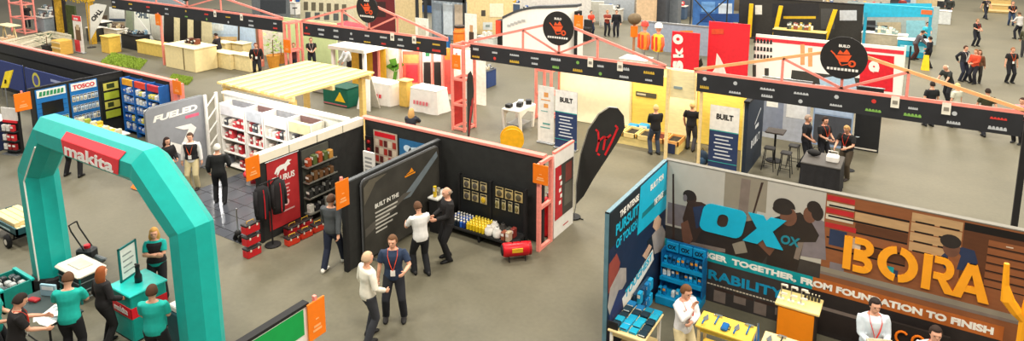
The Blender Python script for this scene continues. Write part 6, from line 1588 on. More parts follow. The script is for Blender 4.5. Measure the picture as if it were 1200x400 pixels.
# pergola deck
t = thing('timber_pergola', 'yellow timber pergola roof of close slats on posts, behind the white lit stand', 'pergola', (-19, 15.8, 0))
pz = 2.45
for k in range(22):
    x = -20.75+.165*k; m = MB(); m.bb((x, 13.85, pz), (x+.128, 17.85, pz+.07)); m.build('roof_slat', mat(['#f0d890', '#f6e2a4', '#e6c470'][k % 3], .55, kind='wood'), t)
for y in (14.1, 15.8, 17.6):
    m = MB(); m.bb((-20.8, y-.05, pz-.16), (-17.1, y+.05, pz)); m.build('beam', PINE, t)
for x, y in ((-20.6, 14.1), (-17.35, 14.25), (-20.6, 17.6), (-17.4, 17.45)):
    m = MB(); m.bb((x-.09, y-.09, 0), (x+.09, y+.09, pz-.16)); m.build('post', mat('#eccb7c', .55, kind='wood'), t)
# lime wall, plants, canopy
xwall('partition_wall', -31.2, -26.9, 25.2, 2.4, mat('#c9d69a', .6, vary=.05), 'pale lime green wall behind the yellow pergola', rail=None)
plant(321, 79, 1.9, 'tall leafy plant in an orange pot beside the pale lime wall, left', '#e09a3c', '#9ab84a', .35, 8)
plant(330, 74, 1.5, 'smaller leafy plant in an orange pot beside the pale lime wall, right', '#d98c3a', '#7fa04a', .25, 9)
t = thing('support_post', 'brown post with pink edge standing between the plants and the dark dressed man', 'post', (-30.7, 23.2, 0)); m = MB(); m.bb((-30.8, 23.1, 0), (-30.6, 23.3, 2.4)); m.build('post', mat('#8a5a48', .6), t); m = MB(); m.bb((-30.6, 23.1, 0), (-30.52, 23.3, 2.4)); m.build('pink_edge', PINK, t)
t = thing('canopy_stand', 'white flat canopy on white posts over yellow panels, right of the lime wall', 'canopy', (-22.6, 22.8, 0))
m = MB(); m.bb((-23.75, 21.7, 2.0), (-21.45, 23.25, 2.16)); m.build('canopy', mat('#f4eedd', .5, vary=.04), t)
for x in (-23.6, -21.6):
    m = MB(); m.bb((x-.07, 21.8, 0), (x+.07, 21.94, 2.0)); m.build('post', WHITE, t)
for x0, x1, c_ in ((-23.7, -23.2, '#e8b43c'), (-23.2, -22.9, '#3a3129'), (-22.9, -22.3, '#f0b62c'), (-22.3, -22.0, '#8a3040'), (-22.0, -21.5, '#d0a02c')):
    m = MB(); m.bb((x0, 23.12, 0), (x1, 23.18, 2.0)); m.build('back_panel', mat(c_, .6), t)
# poster stand
prs = [('#efe9d8', q(437, 52, 468, 118)), ('#3d3a38', q(438, 60, 444, 100)), ('#b93a48', q(446, 60, 449, 105)), ('#e8e2cc', q(450, 58, 466, 100)), ('#e8705c', q(472, 60, 492, 110)), ('#e9a05c', q(473, 64, 491, 74)), ('#d8404a', q(476, 76, 490, 96)), ('#f0d8a8', q(474, 98, 490, 106)),
       ('#eef0ea', q(495, 58, 520, 72)), ('#3f8f5a', q(499, 60, 504, 66)), ('#2f2d2c', q(497, 73, 506, 110)), ('#2b2a29', q(508, 73, 518, 110)), ('#d85a50', q(521, 62, 530, 110)), ('#e58a34', q(522, 56, 529, 70))]
xwall('partition_wall', -22.3, -16.0, 23.4, 2.35, '#ece6d8', 'back wall with leaf and red food posters, left of the pink tower', prints=prs, pnames='poster_print')
plp = Plane((-22.3, 23.38, 0), (1, 0, 0)); m = MB()
for pts_ in ([(462, 84), (452, 78), (458, 74), (463, 78)], [(463, 84), (474, 76), (470, 72), (463, 77)], [(462, 84), (460, 96), (464, 96), (466, 84)], [(460, 80), (456, 70), (464, 68), (466, 78)]): plp.pix(m, pts_, .02, .01)
o = m.build('leaf_emblem', mat('#5f9a34', .5), None); tag(o, 'large green leaf cut out mounted on the poster stand back wall', 'leaf sign')
for i, x in enumerate((445, 470, 494, 507, 519)):
    a = onY(x, 100, 23.1); t = thing('timber_upright', 'slim pink upright in front of the poster wall', 'upright', (a.x, 23.1, 0), 0, 'pink uprights of the poster stand'); t.name = 'timber_upright'
    m = MB(); m.bb((a.x-.05, 23.05, 0), (a.x+.05, 23.15, 2.3)); m.build('post', PINK, t); m = MB(); m.bb((a.x-.09, 23.02, 0), (a.x+.09, 23.18, .05)); m.build('foot', PINK, t)
def draped(px, py, sx, sy, h, label, rz=0, marks='#cf3a40'):
    c = G(px, py); t = thing('draped_table', label, 'table', (c.x, c.y, 0), rz); rings = []
    for z, e in ((0, .16), (.4, .08), (h-.05, .0)):
        ring = []
        for k in range(40):
            a = 2*PI*k/40; cx, cy = math.cos(a), math.sin(a); s_ = 1/max(abs(cx)/(sx/2), abs(cy)/(sy/2)); f = 1+e*(1+.4*math.sin(5*a))
            ring.append(Vector((cx*s_*f, cy*s_*f, z)))
        rings.append(ring)
    m = MB(); m.loft(rings); cl = m.build('cloth', mat('#eeeae2', .7, vary=.05), t, world=False)
    m = MB(); m.rbox((0, 0, h-.02), (sx, sy, .06), .02); m.build('table_top', WHITE, t, world=False)
    pl = Plane((-sx*.3, -sy/2-sy*.06-.09, h*.35), (1, 0, 0), (0, .12, 1)); L = MB()
    for k in range(5): pl.rect(L, sx*.12*k, .0, sx*.12*k+sx*.08, .16, .006)
    L.build('red_print', mat(marks, .5), t, world=False); return t
draped(448, 119, 1.7, .8, .95, 'long table under a white cloth with red print, left one of the poster stand')
draped(503, 129, 1.4, .8, 1.0, 'white clothed table next to the yellow box column, nearer the pink tower', 0, '#d8747a')
counter(476, 124, .45, .4, 1.15, '#e0b85a', 'yellow timber column box between the two white clothed tables', mat('#e9c87a', .5), 'box')
c = G(431, 127); t = thing('a_frame_board', 'white A shaped board standing right of the green crate', 'board', (c.x, c.y, 0))
m = MB(); m.prism([(-.36, -.3, 0), (.42, -.3, 0), (.22, -.05, 1.5), (-.16, -.05, 1.5)], (0, .03, 0)); m.build('front_board', WHITE, t, world=False)
m = MB(); m.prism([(-.36, .3, 0), (.42, .3, 0), (.22, 0, 1.5), (-.16, 0, 1.5)], (0, .03, 0)); m.build('back_board', OFFW, t, world=False)
c = G(401, 122); t = thing('storage_crate', 'dark green box with a yellow triangle mark, left of the white A shaped board', 'crate', (c.x, c.y, 0))
m = MB(); m.rbox((0, 0, .42), (1.5, .8, .84), .03); m.build('box', mat('#14604a', .5), t, world=False); m = MB(); m.rbox((0, 0, .86), (1.56, .86, .06), .02); m.build('lid', mat('#0f4a3a', .5), t, world=False)
m = MB(); m.prism([(.0, -.405, .25), (.62, -.405, .25), (.31, -.405, .68)], (0, -.006, 0)); m.build('yellow_triangle', YEL, t, world=False); m = MB(); m.bb((-.7, -.408, .06), (.7, -.40, .12)); m.build('red_strip', mat('#b8646a', .5), t, world=False)
pack('carton', G(377, 108), (.9, .5, .5), '#9a958a', 'grey flat carton on the floor left of the dark green box', 'carton', None)
# ---- second row back: along y = 34
xwall('partition_wall', -44.3, -40.0, 33.0, 2.5, '#6a6e70', 'dark grey slanted wall far behind the left truss', prints=(('#3b3f44', q(305, 0, 335, 16)),))
prs = [('#d9cfae', q(352, 0, 415, 26))] + [('#6b6350', q(356+9*k, 2+k*.6, 361+9*k, 12+k*.6)) for k in range(6)] + [('#5c5f5c', q(358+11*k, 14+k*.6, 364+11*k, 22+k*.6)) for k in range(5)]
xwall('partition_wall', -40.1, -33.6, 34.2, 2.8, '#d6caa4', 'cream wall with rows of small dark windows, behind the deck truss', prints=prs)
c = G(407, 52); t = thing('market_umbrella', 'red low canopy top showing behind the deck truss', 'canopy', (c.x, c.y, 0))
m = MB(); m.loft([[Vector((1.25*math.cos(2*PI*k/8+.39), 1.25*math.sin(2*PI*k/8+.39), 1.05)) for k in range(8)], [Vector((.7*math.cos(2*PI*k/8+.39), .7*math.sin(2*PI*k/8+.39), 1.32)) for k in range(8)], [Vector((.05*math.cos(2*PI*k/8+.39), .05*math.sin(2*PI*k/8+.39), 1.5)) for k in range(8)]]); m.build('canopy', mat('#d8323c', .6), t, world=False)
m = MB(); m.tube([(0, 0, 0), (0, 0, 1.4)], .04, 8); m.build('pole', STEEL, t, world=False); m = MB(); m.cyl((0, 0, 0), .35, .06, 14); m.build('base', BLACK, t, world=False)
xwall('partition_wall', -33.5, -31.0, 34.4, 2.5, '#6c2426', 'dark red and black wall behind the round sign over the canopy', prints=(('#3a2422', q(440, 2, 452, 20)),))
xwall('partition_wall', -30.9, -28.6, 34.4, 3.0, '#d3bd8c', 'plain tan wall left of the dark frame stand')
t = thing('stage_rig', 'dark steel frame stand with silver curtain back, top centre', 'frame', (-26.4, 34, 0))
for x in (-28.2, -27.5, -24.4):
    m = MB(); m.bb((x-.08, 33.4, 0), (x+.08, 33.56, 3.0)); m.build('post', mat('#2f3234', .5), t)
m = MB(); m.bb((-28.3, 33.4, 2.75), (-24.3, 33.56, 3.05)); m.build('lintel', mat('#2b2e31', .5), t)
rings = []
for z in (0.05, 2.6):
    front = [Vector((-27.9+2.8*k/36, 34.6+.10*math.sin(k*1.3), z)) for k in range(37)]; rings.append(front + [p+Vector((0, .1, 0)) for p in reversed(front)])
m = MB(); m.loft(rings); m.build('curtain', mat('#a9b3ba', .35, metal=.3), t)
for k, c_ in ((0, '#8f9ba4'), (1, '#c5ced4'), (2, '#bfae98')):
    m = MB(); m.bb((-27.7+.92*k, 34.4, .4), (-26.95+.92*k, 34.44, 2.45)); m.build('hanging_panel', mat(c_, .35), t)
popup(495, 62, 1.0, 2.1, '#eae6da', 'white square board left of the silver curtain stand', (('#c9c2b0', .2, .5, .8, .8),), 'display_board', 'board')
c = G(512, 60); t = thing('bean_bag', 'bright blue angular seat in front of the silver curtain', 'seat', (c.x, c.y, 0)); m = MB(); m.prism([(-.8, -.4, 0), (.8, -.4, 0), (.7, -.4, .9), (-.6, -.4, .5)], (0, .8, 0)); m.build('seat', mat('#2c7cc4', .5), t, world=False)
m = MB(); m.bb((-.7, -.41, .1), (.6, -.40, .2)); m.build('piping', mat('#bcd8ee', .5), t, world=False)
c = G(539, 61); t = thing('barrel', 'orange upright barrel right of the silver curtain', 'barrel', (c.x, c.y, 0)); m = MB(); m.lathe((0, 0, 0), [(.30, 0), (.38, .3), (.40, .7), (.38, 1.2), (.30, 1.5)], 16); m.build('body', mat('#f07c22', .5), t, world=False, smooth=True); m = MB(); m.cyl((0, 0, 1.5), .33, .12, 16); m.build('lid', mat('#3a2c22', .5), t, world=False)
for z in (.3, 1.2):
    m = MB(); m.tube([(0, 0, z-.03), (0, 0, z+.03)], .40, 18); m.build('hoop', mat('#c65c14', .5), t, world=False)
popup(552, 63, .85, 2.4, '#efeae0', 'white pull up banner with a dark jacketed figure print, beside the orange barrel', (('#4a3a30', .35, .15, .75, .55), ('#c99a6c', .42, .55, .68, .72)))
xwall('partition_wall', -27.3, -23.4, 37.5, 2.7, '#e3c890', 'tan wall with small picture squares behind the white curved wall, left', prints=(('#4a443c', q(564, 12, 569, 19)), ('#d8dcd8', q(566, 26, 577, 35)), ('#8d9a94', q(569, 29, 574, 32)), ('#ece0c0', q(574, 4, 590, 20))))
counter(572, 62, 1.1, .7, 1.0, '#d8ded8', 'pale counter with dark goods left of the white curved wall', OFFW)
goods(((566, 61.4), (577, 63)), 1.03, 4, ['#2d3a34', '#4a4f4a', '#c8ccc4'], 'dark small good on the pale counter left of the curved wall', 'pack', 'goods on the pale counter', sz=(.16, .16, .22))
c = G(590, 62); t = thing('vending_unit', 'red topped black tall unit at the left end of the white curved wall', 'cabinet', (c.x, c.y, 0)); m = MB(); m.rbox((0, 0, 1.0), (.7, .6, 2.0), .03); m.build('body', BLACK, t, world=False); m = MB(); m.bb((-.34, -.33, 1.1), (.02, -.30, 2.0)); m.build('red_front', mat('#d84a32', .5), t, world=False)
# white curved wall
cw = MB(); cap_ = MB(); a = G(589, 70); b = G(676, 72); n = 16; fr = []; tp = []
for k in range(n+1):
    f = k/n; p = a.lerp(b, f); p.z = 0; p += Vector((.0, -.9*math.sin(f*PI), 0)); fr.append(p); tp.append(2.35+.75*math.sin(min(1, f*1.6)*PI/2))
t = thing('curved_wall', 'large white curved wall with dark top edge behind the round sign, top centre', 'booth wall', a); t['kind'] = 'thing'
cw.loft([[fr[k], fr[k]+Vector((0, .12, 0)), fr[k]+Vector((0, .12, tp[k])), fr[k]+Vector((0, 0, tp[k]))] for k in range(n+1)]); cw.build('board', mat('#f0ebe2', .5, vary=.03), t)
cap_.loft([[fr[k]+Vector((0, -.04, tp[k]+.0)), fr[k]+Vector((0, .5, tp[k]+.0)), fr[k]+Vector((0, .5, tp[k]+.14)), fr[k]+Vector((0, -.04, tp[k]+.14))] for k in range(n+1)]); cap_.build('top_edge', mat('#4a4c4e', .5), t)
m = MB()
for k in range(5):
    p = fr[2+k]; z = tp[2+k]-.55; m.box((p.x+.05, p.y-.03, z), (.22, .02, .14), .1)
m.build('grey_lettering', mat('#b9b6b2', .5), t)
m = MB(); m.bb((fr[-1].x, fr[-1].y-.4, 0), (fr[-1].x+.22, fr[-1].y+.1, 2.9)); m.build('end_post', BLACK, t)
m = MB(); m.bb((fr[-1].x+.22, fr[-1].y-.42, 0), (fr[-1].x+.5, fr[-1].y-.3, 2.6)); m.build('white_end_panel', WHITE, t)
orange_sign((fr[-1].x+.3, fr[-1].y-.48, 2.35), 'x', 'orange stand number board on the right end of the white curved wall', .55, .75)
c = G(655, 44); t = thing('stacked_chairs', 'dark folded seating block seen above the white curved wall', 'seating', (c.x, c.y, 0))
for k in range(6):
    m = MB(); m.rbox((-2.0+.8*k, 0, .45), (.6, .6, .9), .05); m.build('seat_unit', mat('#1f1e1e', .7), t, world=False)
    m = MB(); m.rbox((-2.0+.8*k, .28, 1.0), (.6, .12, .7), .04); m.build('backrest', mat('#262525', .7), t, world=False)
# ---- aisle, right of curved wall
c = G(742, 74); t = thing('signal_post', 'slim post with orange band and dark head standing in the aisle, top centre', 'post', (c.x, c.y, 0))
m = MB(); m.tube([(0, 0, 0), (0, 0, 2.3)], .07, 10); m.build('post', mat('#b9805a', .6), t, world=False); m = MB(); m.tube([(0, 0, 1.5), (0, 0, 2.1)], .2, 12); m.build('orange_band', ORANGE, t, world=False)
m = MB(); m.ell((0, 0, 2.5), (.38, .38, .32), 12, 8); m.build('head', mat('#6b5a40', .7), t, world=False, smooth=True); m = MB(); m.cyl((0, 0, 0), .3, .05, 14); m.build('base', BLACK, t, world=False)
def slant_board(px, py, label, tilt):
    c = G(px, py); t = thing('display_board', label, 'board', (c.x, c.y, 0), .3)
    m = MB(); m.box((0, 0, .95), (1.0, .05, 1.7), 0, tilt); m.build('board', mat('#d9d8cf', .5), t, world=False); m = MB(); m.tube([(-.4, .1, 0), (-.4, .3, 1.2)], .03, 6); m.tube([(.4, .1, 0), (.4, .3, 1.2)], .03, 6); m.build('easel_leg', STEEL, t, world=False)
    m = MB(); m.box((0, -.03, 1.1), (.8, .05, .9), 0, tilt); m.build('print', mat('#b6b8ae', .5), t, world=False)
slant_board(700, 28, 'pale tilted display board in the aisle beside the two men, left', .35); slant_board(710, 33, 'second pale tilted display board nearer the two men', .3)
for i, (x, y, c_, h) in enumerate(((757, 30, '#d9ba94', 2.2), (772, 28, '#4a4d52', 2.4), (786, 27, '#6b7074', 2.0), (748, 16, '#9a8f80', 2.4))):
    counter(x, y, 1.3, .8, h, c_, ['tan cupboard in the far aisle row, leftmost', 'dark grey cupboard in the far aisle row', 'mid grey cupboard in the far aisle row, rightmost', 'brown grey cupboard behind the others in the far aisle row'][i], OFFW, 'cupboard')
xwall('partition_wall', -14.8, -10.0, 38.6, 1.7, '#8f98a6', 'low blue grey wall behind the hard hat mannequins', rail=STEEL)
def mannequin(px, py, label, hat, vest):
    c = G(px, py); t = thing('mannequin', label, 'mannequin', (c.x, c.y, 0), -.6)
    m = MB(); rs = []
    for z, a_, b_ in ((.95, .14, .20), (1.1, .12, .18), (1.35, .15, .23), (1.52, .12, .24), (1.60, .06, .08), (1.70, .06, .06)): rs.append([Vector((b_*math.cos(2*PI*k/14), a_*math.sin(2*PI*k/14), z)) for k in range(14)])
    m.loft(rs); m.ell((0, 0, 1.80), (.10, .12, .14), 12, 8); m.build('torso', mat('#c98d74', .6), t, world=False, smooth=True)
    m = MB(); rs = []
    for z, a_, b_ in ((.90, .18, .25), (1.1, .16, .24), (1.35, .19, .28), (1.53, .15, .27), (1.58, .10, .16)): rs.append([Vector((b_*math.cos(2*PI*k/14), a_*math.sin(2*PI*k/14), z)) for k in range(14)])
    m.loft(rs); v = m.build('safety_vest', mat(vest, .6), t, world=False, smooth=True)
    for x in (-.12, .12):
        m = MB(); m.bb((x-.04, -.215, .95), (x+.04, -.16, 1.5)); m.build('stripe', mat('#d8492c', .5), v, world=False)
    for s in (-1, 1):
        m = MB(); m.tube([(.25*s, 0, 1.5), (.32*s, 0, 1.2), (.30*s, -.08, .95)], [.07, .06, .04], 8); m.build('arm', mat('#d85a34', .6), t, world=False, smooth=True)
    m = MB(); m.lathe((0, 0, 1.84), [(.17, 0), (.155, .02), (.15, .10), (.11, .17), (.03, .20)], 14); m.build('hard_hat', mat(hat, .4), t, world=False, smooth=True)
    m = MB(); m.tube([(0, 0, .05), (0, 0, .95)], .04, 8); m.build('pole', STEEL, t, world=False); m = MB(); m.cyl((0, 0, 0), .28, .05, 14); m.build('base', BLACK, t, world=False); t.scale = (1.32,)*3
mannequin(770, 86, 'mannequin with white hard hat and yellow safety vest, left of the red lettered banner', '#efe9de', '#e9c02a'); mannequin(754, 83, 'mannequin in orange and yellow vest left of the white hat mannequin', '#d83a2a', '#e8872a')
counter(745, 88, 1.4, 1.0, .9, '#e9e2d4', 'white tilted top counter before the mannequins', WHITE)
# red stand
t, pl = xwall('printed_wall', -10.85, -9.45, 32.6, 2.4, mat('#d8202f', .5, vary=.05), 'red panel with large white letters running upwards, left of the red picture wall', 'display panel')
L = MB()
for i, ch in enumerate('sko'):
    y1_, y0_ = 84-15.5*i, 72-15.5*i
    text(L, pl, ch, [pl.at(801, y1_-1), pl.at(800, y0_-1), pl.at(788, y0_-1), pl.at(789, y1_-1)], .008, .005, .05)
L.build('white_lettering', WHITE, t)
xwall('printed_wall', -9.3, -7.3, 33.6, 2.9, mat('#dc2231', .5, vary=.08), 'red picture wall with a white clothed figure print, left end of the white striped wall', 'display panel', prints=(('#f0e6de', [(838, 80), (832, 88), (852, 90), (848, 76), (844, 68), (840, 62)]), ('#2c3a30', [(812, 78), (822, 68), (824, 76), (818, 82)]), ('#f3efe8', q(813, 50, 817, 74)), ('#e2842a', q(797, 36, 812, 44)), ('#cf4a2a', q(834, 34, 848, 40))))
# long white wall with red stripe
prs = [('#d9303c', q(855, 37.5, 1052, 41))]
t, pl = xwall('printed_wall', -7.15, -0.75, 34.3, 2.35, mat('#f1ece5', .5, vary=.03), 'long white wall with a red stripe along its top, behind the rightmost truss', 'booth wall')
m = MB(); pl.rect(m, 0, 2.02, 6.4, 2.2, .008); m.build('red_stripe', mat('#da3440', .5), t)
m = MB(); pl.pix(m, [(1008, 62), (1048, 66), (1046, 108), (1007, 104)], .012); rp = m.build('red_poster', mat('#d8202e', .5), t)
L = MB(); text(L, pl, '9', [pl.at(1017, 92), pl.at(1030, 93), pl.at(1031, 72), pl.at(1018, 71)], .018, .005, .06); L.build('white_numeral', WHITE, rp)
for j, yy_ in enumerate((45, 54, 63)):
    L = MB()
    for k in range(6):
        xx_ = 883+3.8*k; yk = yy_+.35*k; pl.pix(L, [(xx_, yk+5), (xx_+2.9, yk+5.2), (xx_+2.9, yk+.4), (xx_+.6, yk)], .01, .005)
    L.build('black_lettering', DARK, t)
m = MB(); pl.pix(m, [(858, 86), (862, 66), (868, 52), (873, 60), (874, 88)], .01); m.mat(1); pl.pix(m, [(862, 66), (868, 52), (872, 62), (868, 72)], .014); m.build('photo_print', [mat('#e8a26c', .5), mat('#d97a3c', .5)], t); m = MB(); m.mat(0); pl.pix(m, q(938, 52, 943, 76), .01); pl.pix(m, q(947, 56, 952, 78), .01); m.mat(2); pl.pix(m, [(928, 82), (1010, 92), (1012, 106), (926, 100)], .01); m.mat(3); pl.pix(m, [(960, 92), (1000, 86), (1004, 104), (962, 104)], .014); m.mat(2); pl.pix(m, [(882, 76), (886, 76), (886, 90), (882, 90)], .01); pl.pix(m, q(896, 80, 901, 92), .01)
m.build('photo_print', [mat('#e8a26c', .5), mat('#d97a3c', .5), mat('#3b3a36', .5), mat('#a9c4d8', .5)], t)
for x in (-.75, -.55):
    m = MB(); m.bb((x, 34.2, 0), (x+.07, 34.3, 2.45)); m.build('white_post' if x < -.6 else 'black_post', WHITE if x < -.6 else BLACK, t)
# ---- third row: y about 46
t, pl = xwall('partition_wall', -10.9, -3.4, 46.5, 2.6, '#35332f', 'black back wall of the yellow trimmed stand, top right centre', prints=(('#2a2a2c', q(905, 4, 960, 20)), ('#d9b42a', q(918, 19, 956, 22)), ('#e9e6da', q(885, 6, 893, 17)), ('#4a4a48', q(962, 10, 978, 34)), ('#c9ccd0', q(984, 12, 1004, 24))), rail=BLACK)
for i, (x, dx) in enumerate(((878, 0), (907, .3), (966, .5))):
    a = onY(x, 36, 45.8); t = thing('slanted_post', 'yellow slanted corner board of the black stand, ' + ['leftmost', 'middle one', 'rightmost'][i], 'board', (a.x, 45.8, 0))
    m = MB(); m.prism([(a.x-.13, 45.8, 0), (a.x+.13, 45.8, 0), (a.x+.15+dx, 45.8, 2.3), (a.x-.10+dx, 45.8, 2.3)], (0, .12, 0)); m.build('board', YEL, t); m = MB(); m.bb((a.x-.4, 45.6, 0), (a.x+.4, 46.1, .06)); m.build('foot', BLACK, t)
t, c = counter(936, 54, 3.0, .8, 1.0, '#2b2a28', 'black counter lined with small goods before the yellow trimmed black wall', mat('#c9b46c', .5))
goods(((921, 52.5), (951, 55)), 1.03, 12, ['#d9d4c4', '#8a4a3c', '#3c3c3c', '#b9a23c', '#5a6a5c'], 'small good lined up on the black counter of the yellow trimmed stand', 'pack', 'goods on the yellow trimmed counter', sz=(.14, .14, .35))
counter(1010, 50, 2.0, .9, 1.1, '#3a3b3c', 'dark box counter with a white notice, left of the cyan stand', BLACK, strip='#e6e4da')
t, pl = xwall('partition_wall', -4.6, .6, 49.5, 2.45, '#a9b4b0', 'back wall with a bright cyan top band at the top right', prints=(('#2fb4d8', q(1012, 4, 1092, 20)), ('#bfe6f0', q(1014, 10, 1080, 12)), ('#3a3a3c', q(1012, 24, 1026, 50)), ('#c2b394', q(1028, 26, 1056, 50)), ('#8fc8d4', q(1062, 24, 1084, 56)), ('#5a6468', q(1030, 30, 1040, 44))))
t, c = counter(1068, 66, 1.5, .8, 1.0, '#2aa0bc', 'cyan counter with pale top where a man leans, upper right', mat('#dfe8e4', .5), strip='#8fd4e0')
t, c = counter(1035, 58, 2.4, .8, 1.0, '#b9ad94', 'sandy display counter at the cyan stand', OFFW)
goods(((1024, 57), (1050, 60)), 1.03, 8, ['#d8c8a0', '#8aa09a', '#5c6c70', '#e4e0d0'], 'small good on the sandy display counter of the cyan stand', 'pack', 'goods on the sandy counter', sz=(.2, .2, .3))
t = thing('fascia_beam', 'cyan fascia beam across the front of the cyan stand', 'fascia', (-1.5, 46, 2.2))
m = MB(); a, b = onY(1012, 22, 45.5), onY(1092, 30, 45.5); m.bb((a.x, 45.5, 2.3), (b.x, 45.7, 2.85)); m.build('beam', mat('#2fb4d6', .5), t)
for x in (a.x+.1, b.x-.1):
    m = MB(); m.bb((x-.08, 45.52, 0), (x+.08, 45.68, 2.3)); m.build('post', mat('#2a9cba', .5), t)
m = MB(); m.bb((b.x-.6, 45.46, 2.45), (b.x-.05, 45.5, 2.7)); m.build('orange_plate', mat('#e8703a', .5), t)
c = G(1084, 82); t = thing('floor_sign', 'small yellow wedge floor sign by the cyan counter', 'sign', (c.x, c.y, 0)); m = MB(); m.prism([(-.2, -.15, 0), (.2, -.15, 0), (.12, 0, .8), (-.12, 0, .8)], (0, .02, 0)); m.build('front_panel', YEL, t, world=False); m = MB(); m.prism([(-.2, .15, 0), (.2, .15, 0), (.12, .02, .8), (-.12, .02, .8)], (0, .02, 0)); m.build('back_panel', YEL, t, world=False)
xwall('partition_wall', -13.6, -10.9, 45.0, 2.8, '#3f6fb0', 'blue picture wall behind dark diagonal braces, top centre right', prints=(('#6ea0d8', q(822, 2, 838, 14)), ('#d0dce8', q(842, 4, 858, 16)), ('#264a86', q(820, 16, 866, 26))))
t = thing('scaffold', 'dark scaffold with crossed braces before the blue picture wall', 'scaffold', (-12.2, 44, 0))
for x in (-13.5, -11.1):
    m = MB(); m.tube([(x, 44.2, 0), (x, 44.2, 3.0)], .05, 6); m.build('upright', DARK, t)
for a_, b_ in (((-13.5, 44.2, .4), (-11.1, 44.2, 2.8)), ((-13.5, 44.2, 2.8), (-11.1, 44.2, .4)), ((-13.5, 44.2, 2.9), (-11.1, 44.2, 2.9))):
    m = MB(); m.tube([a_, b_], .045, 6); m.build('brace', DARK, t)
# ---- far rows towards the top edge
far = [(640, 18, 6, '#d8d4cc', 'white'), (700, 12, 5, '#a8aeb2', 'grey'), (775, 8, 5, '#5a5f66', 'dark grey'), (905, 6, 7, '#6a6250', 'olive'), (990, 8, 6, '#b9b2a4', 'stone'), (520, 3, 5, '#8d9aa0', 'steel grey'), (590, 5, 5, '#efe2c2', 'cream')]
for i, (x, y, w, c_, nm) in enumerate(far):
    c = G(x, y+12); xwall('partition_wall', c.x-w/2, c.x+w/2, c.y+1.2, 2.6, c_, nm + ' back wall of a far stand near the top edge', rail=STEEL)
    for k in range(2):
        cc = c + Vector((-w/4+w/2*k, 0, 0)); t = thing('counter', nm + ' stand front counter near the top edge, ' + ('left of two' if k == 0 else 'right of two'), 'counter', (cc.x, cc.y, 0))
        m = MB(); m.rbox((0, 0, .5), (1.5, .7, 1.0), .03); m.build('body', mat(['#2f3236', '#8a8478', '#c9c4b8', '#4b5f78'][(i+k) % 4], .6), t, world=False); m = MB(); m.rbox((0, 0, 1.02), (1.6, .8, .05), .01); m.build('top', OFFW, t, world=False)
        for j in range(4): pack('boxed_part', (cc.x-.5+.32*j, cc.y, 1.045), (.2, .25, .2+.12*(j % 2)), random.choice(['#c23a3a', '#2f5a9a', '#e0ddd4', '#3a3a3a', '#d9a83a']), 'small pack on the front counter of the far %s stand' % nm, 'pack', 'packs on the far %s stand' % nm)
c = G(1167, 14); t = thing('timber_crate', 'pale timber crate in the aisle near the top right corner', 'crate', (c.x, c.y, 0)); m = MB(); m.rbox((0, 0, .7), (1.8, 1.2, 1.4), .03); m.build('box', mat('#c9a868', .6, kind='wood'), t, world=False)
m = MB()
for z in (.2, .7, 1.2): m.bb((-.93, -.64, z-.07), (.93, -.60, z+.07))
m.build('slats', PINE, t, world=False)
t, c = counter(1106, 28, .8, .6, 1.0, '#d5d8d6', 'white small counter at the corner of the cyan stand', WHITE)

# more far stands, each with its wall, counter and goods
FC = [('#e6e2da', 'white'), ('#7d8894', 'slate'), ('#c23a3a', 'red'), ('#e8d9b0', 'sand'), ('#3d5f94', 'blue'), ('#4a4f4a', 'dark green grey'), ('#d9a13c', 'amber'), ('#b9c4c8', 'ice grey'), ('#2d2f33', 'black'), ('#8fa86a', 'moss green'), ('#ddd5c8', 'ivory'), ('#5c9ab0', 'teal blue')]
FP = [(655, 0, 4), (744, -6, 3), (820, 10, 4), (440, 10, 4), (480, 6, 4), (860, -2, 5), (945, -2, 4.5), (1040, 2, 4), (1080, 0, 4), (340, 6, 4)]
for i, ((x, y, w), (c_, nm)) in enumerate(zip(FP, FC)):
    c = G(x, y+10); t, pl = xwall('partition_wall', c.x-w/2, c.x+w/2, c.y+1.3, 2.3+.2*(i % 3), c_, nm + ' stand wall in the distant row of small stands', rail=STEEL)
    L = MB(); pl.rect(L, w*.15, 1.5, w*.45, 2.1, .01); L.build('picture_print', mat(['#3a3a3c', '#e9e4d8', '#f0e9da', '#b5432f'][i % 4], .5), t)
    L = MB(); pl.rect(L, w*.55, .6, w*.9, 2.0, .01); L.build('poster_print', mat(['#d8a03c', '#c24a3c', '#4a6a8c', '#e8e2d2', '#2f2f31'][i % 5], .5), t)
    t = thing('counter', nm + ' stand counter in the distant row of small stands', 'counter', (c.x, c.y, 0))
    m = MB(); m.rbox((0, 0, .5), (w*.55, .7, 1.0), .03); m.build('body', mat(['#e4e0d8', '#3a3d42', '#c9b48c'][i % 3], .6), t, world=False); m = MB(); m.rbox((0, 0, 1.02), (w*.55+.1, .8, .05), .01); m.build('top', OFFW, t, world=False)
    for j in range(6): pack('boxed_part', (c.x-w*.25+w*.1*j, c.y, 1.045), (.22, .3, .25+.15*(j % 3)), ['#c9382f', '#e8e2d4', '#2c4f8a', '#e0a83a', '#2e2e30', '#6f9a5a'][(i+j) % 6], 'small pack on the counter of the distant %s stand' % nm, 'pack', 'packs on the distant %s stand' % nm)
    t = thing('stool', 'round stool before the counter of the distant %s stand' % nm, 'stool', (c.x+w*.42, c.y-.9, 0)); m = MB(); m.cyl((0, 0, .68), .2, .06, 12); m.build('seat', mat('#2c2a28', .6), t, world=False)
    m = MB(); m.tube([(0, 0, .02), (0, 0, .68)], .03, 6); m.build('column', STEEL, t, world=False); m = MB(); m.cyl((0, 0, 0), .2, .02, 12); m.build('base', STEEL, t, world=False)
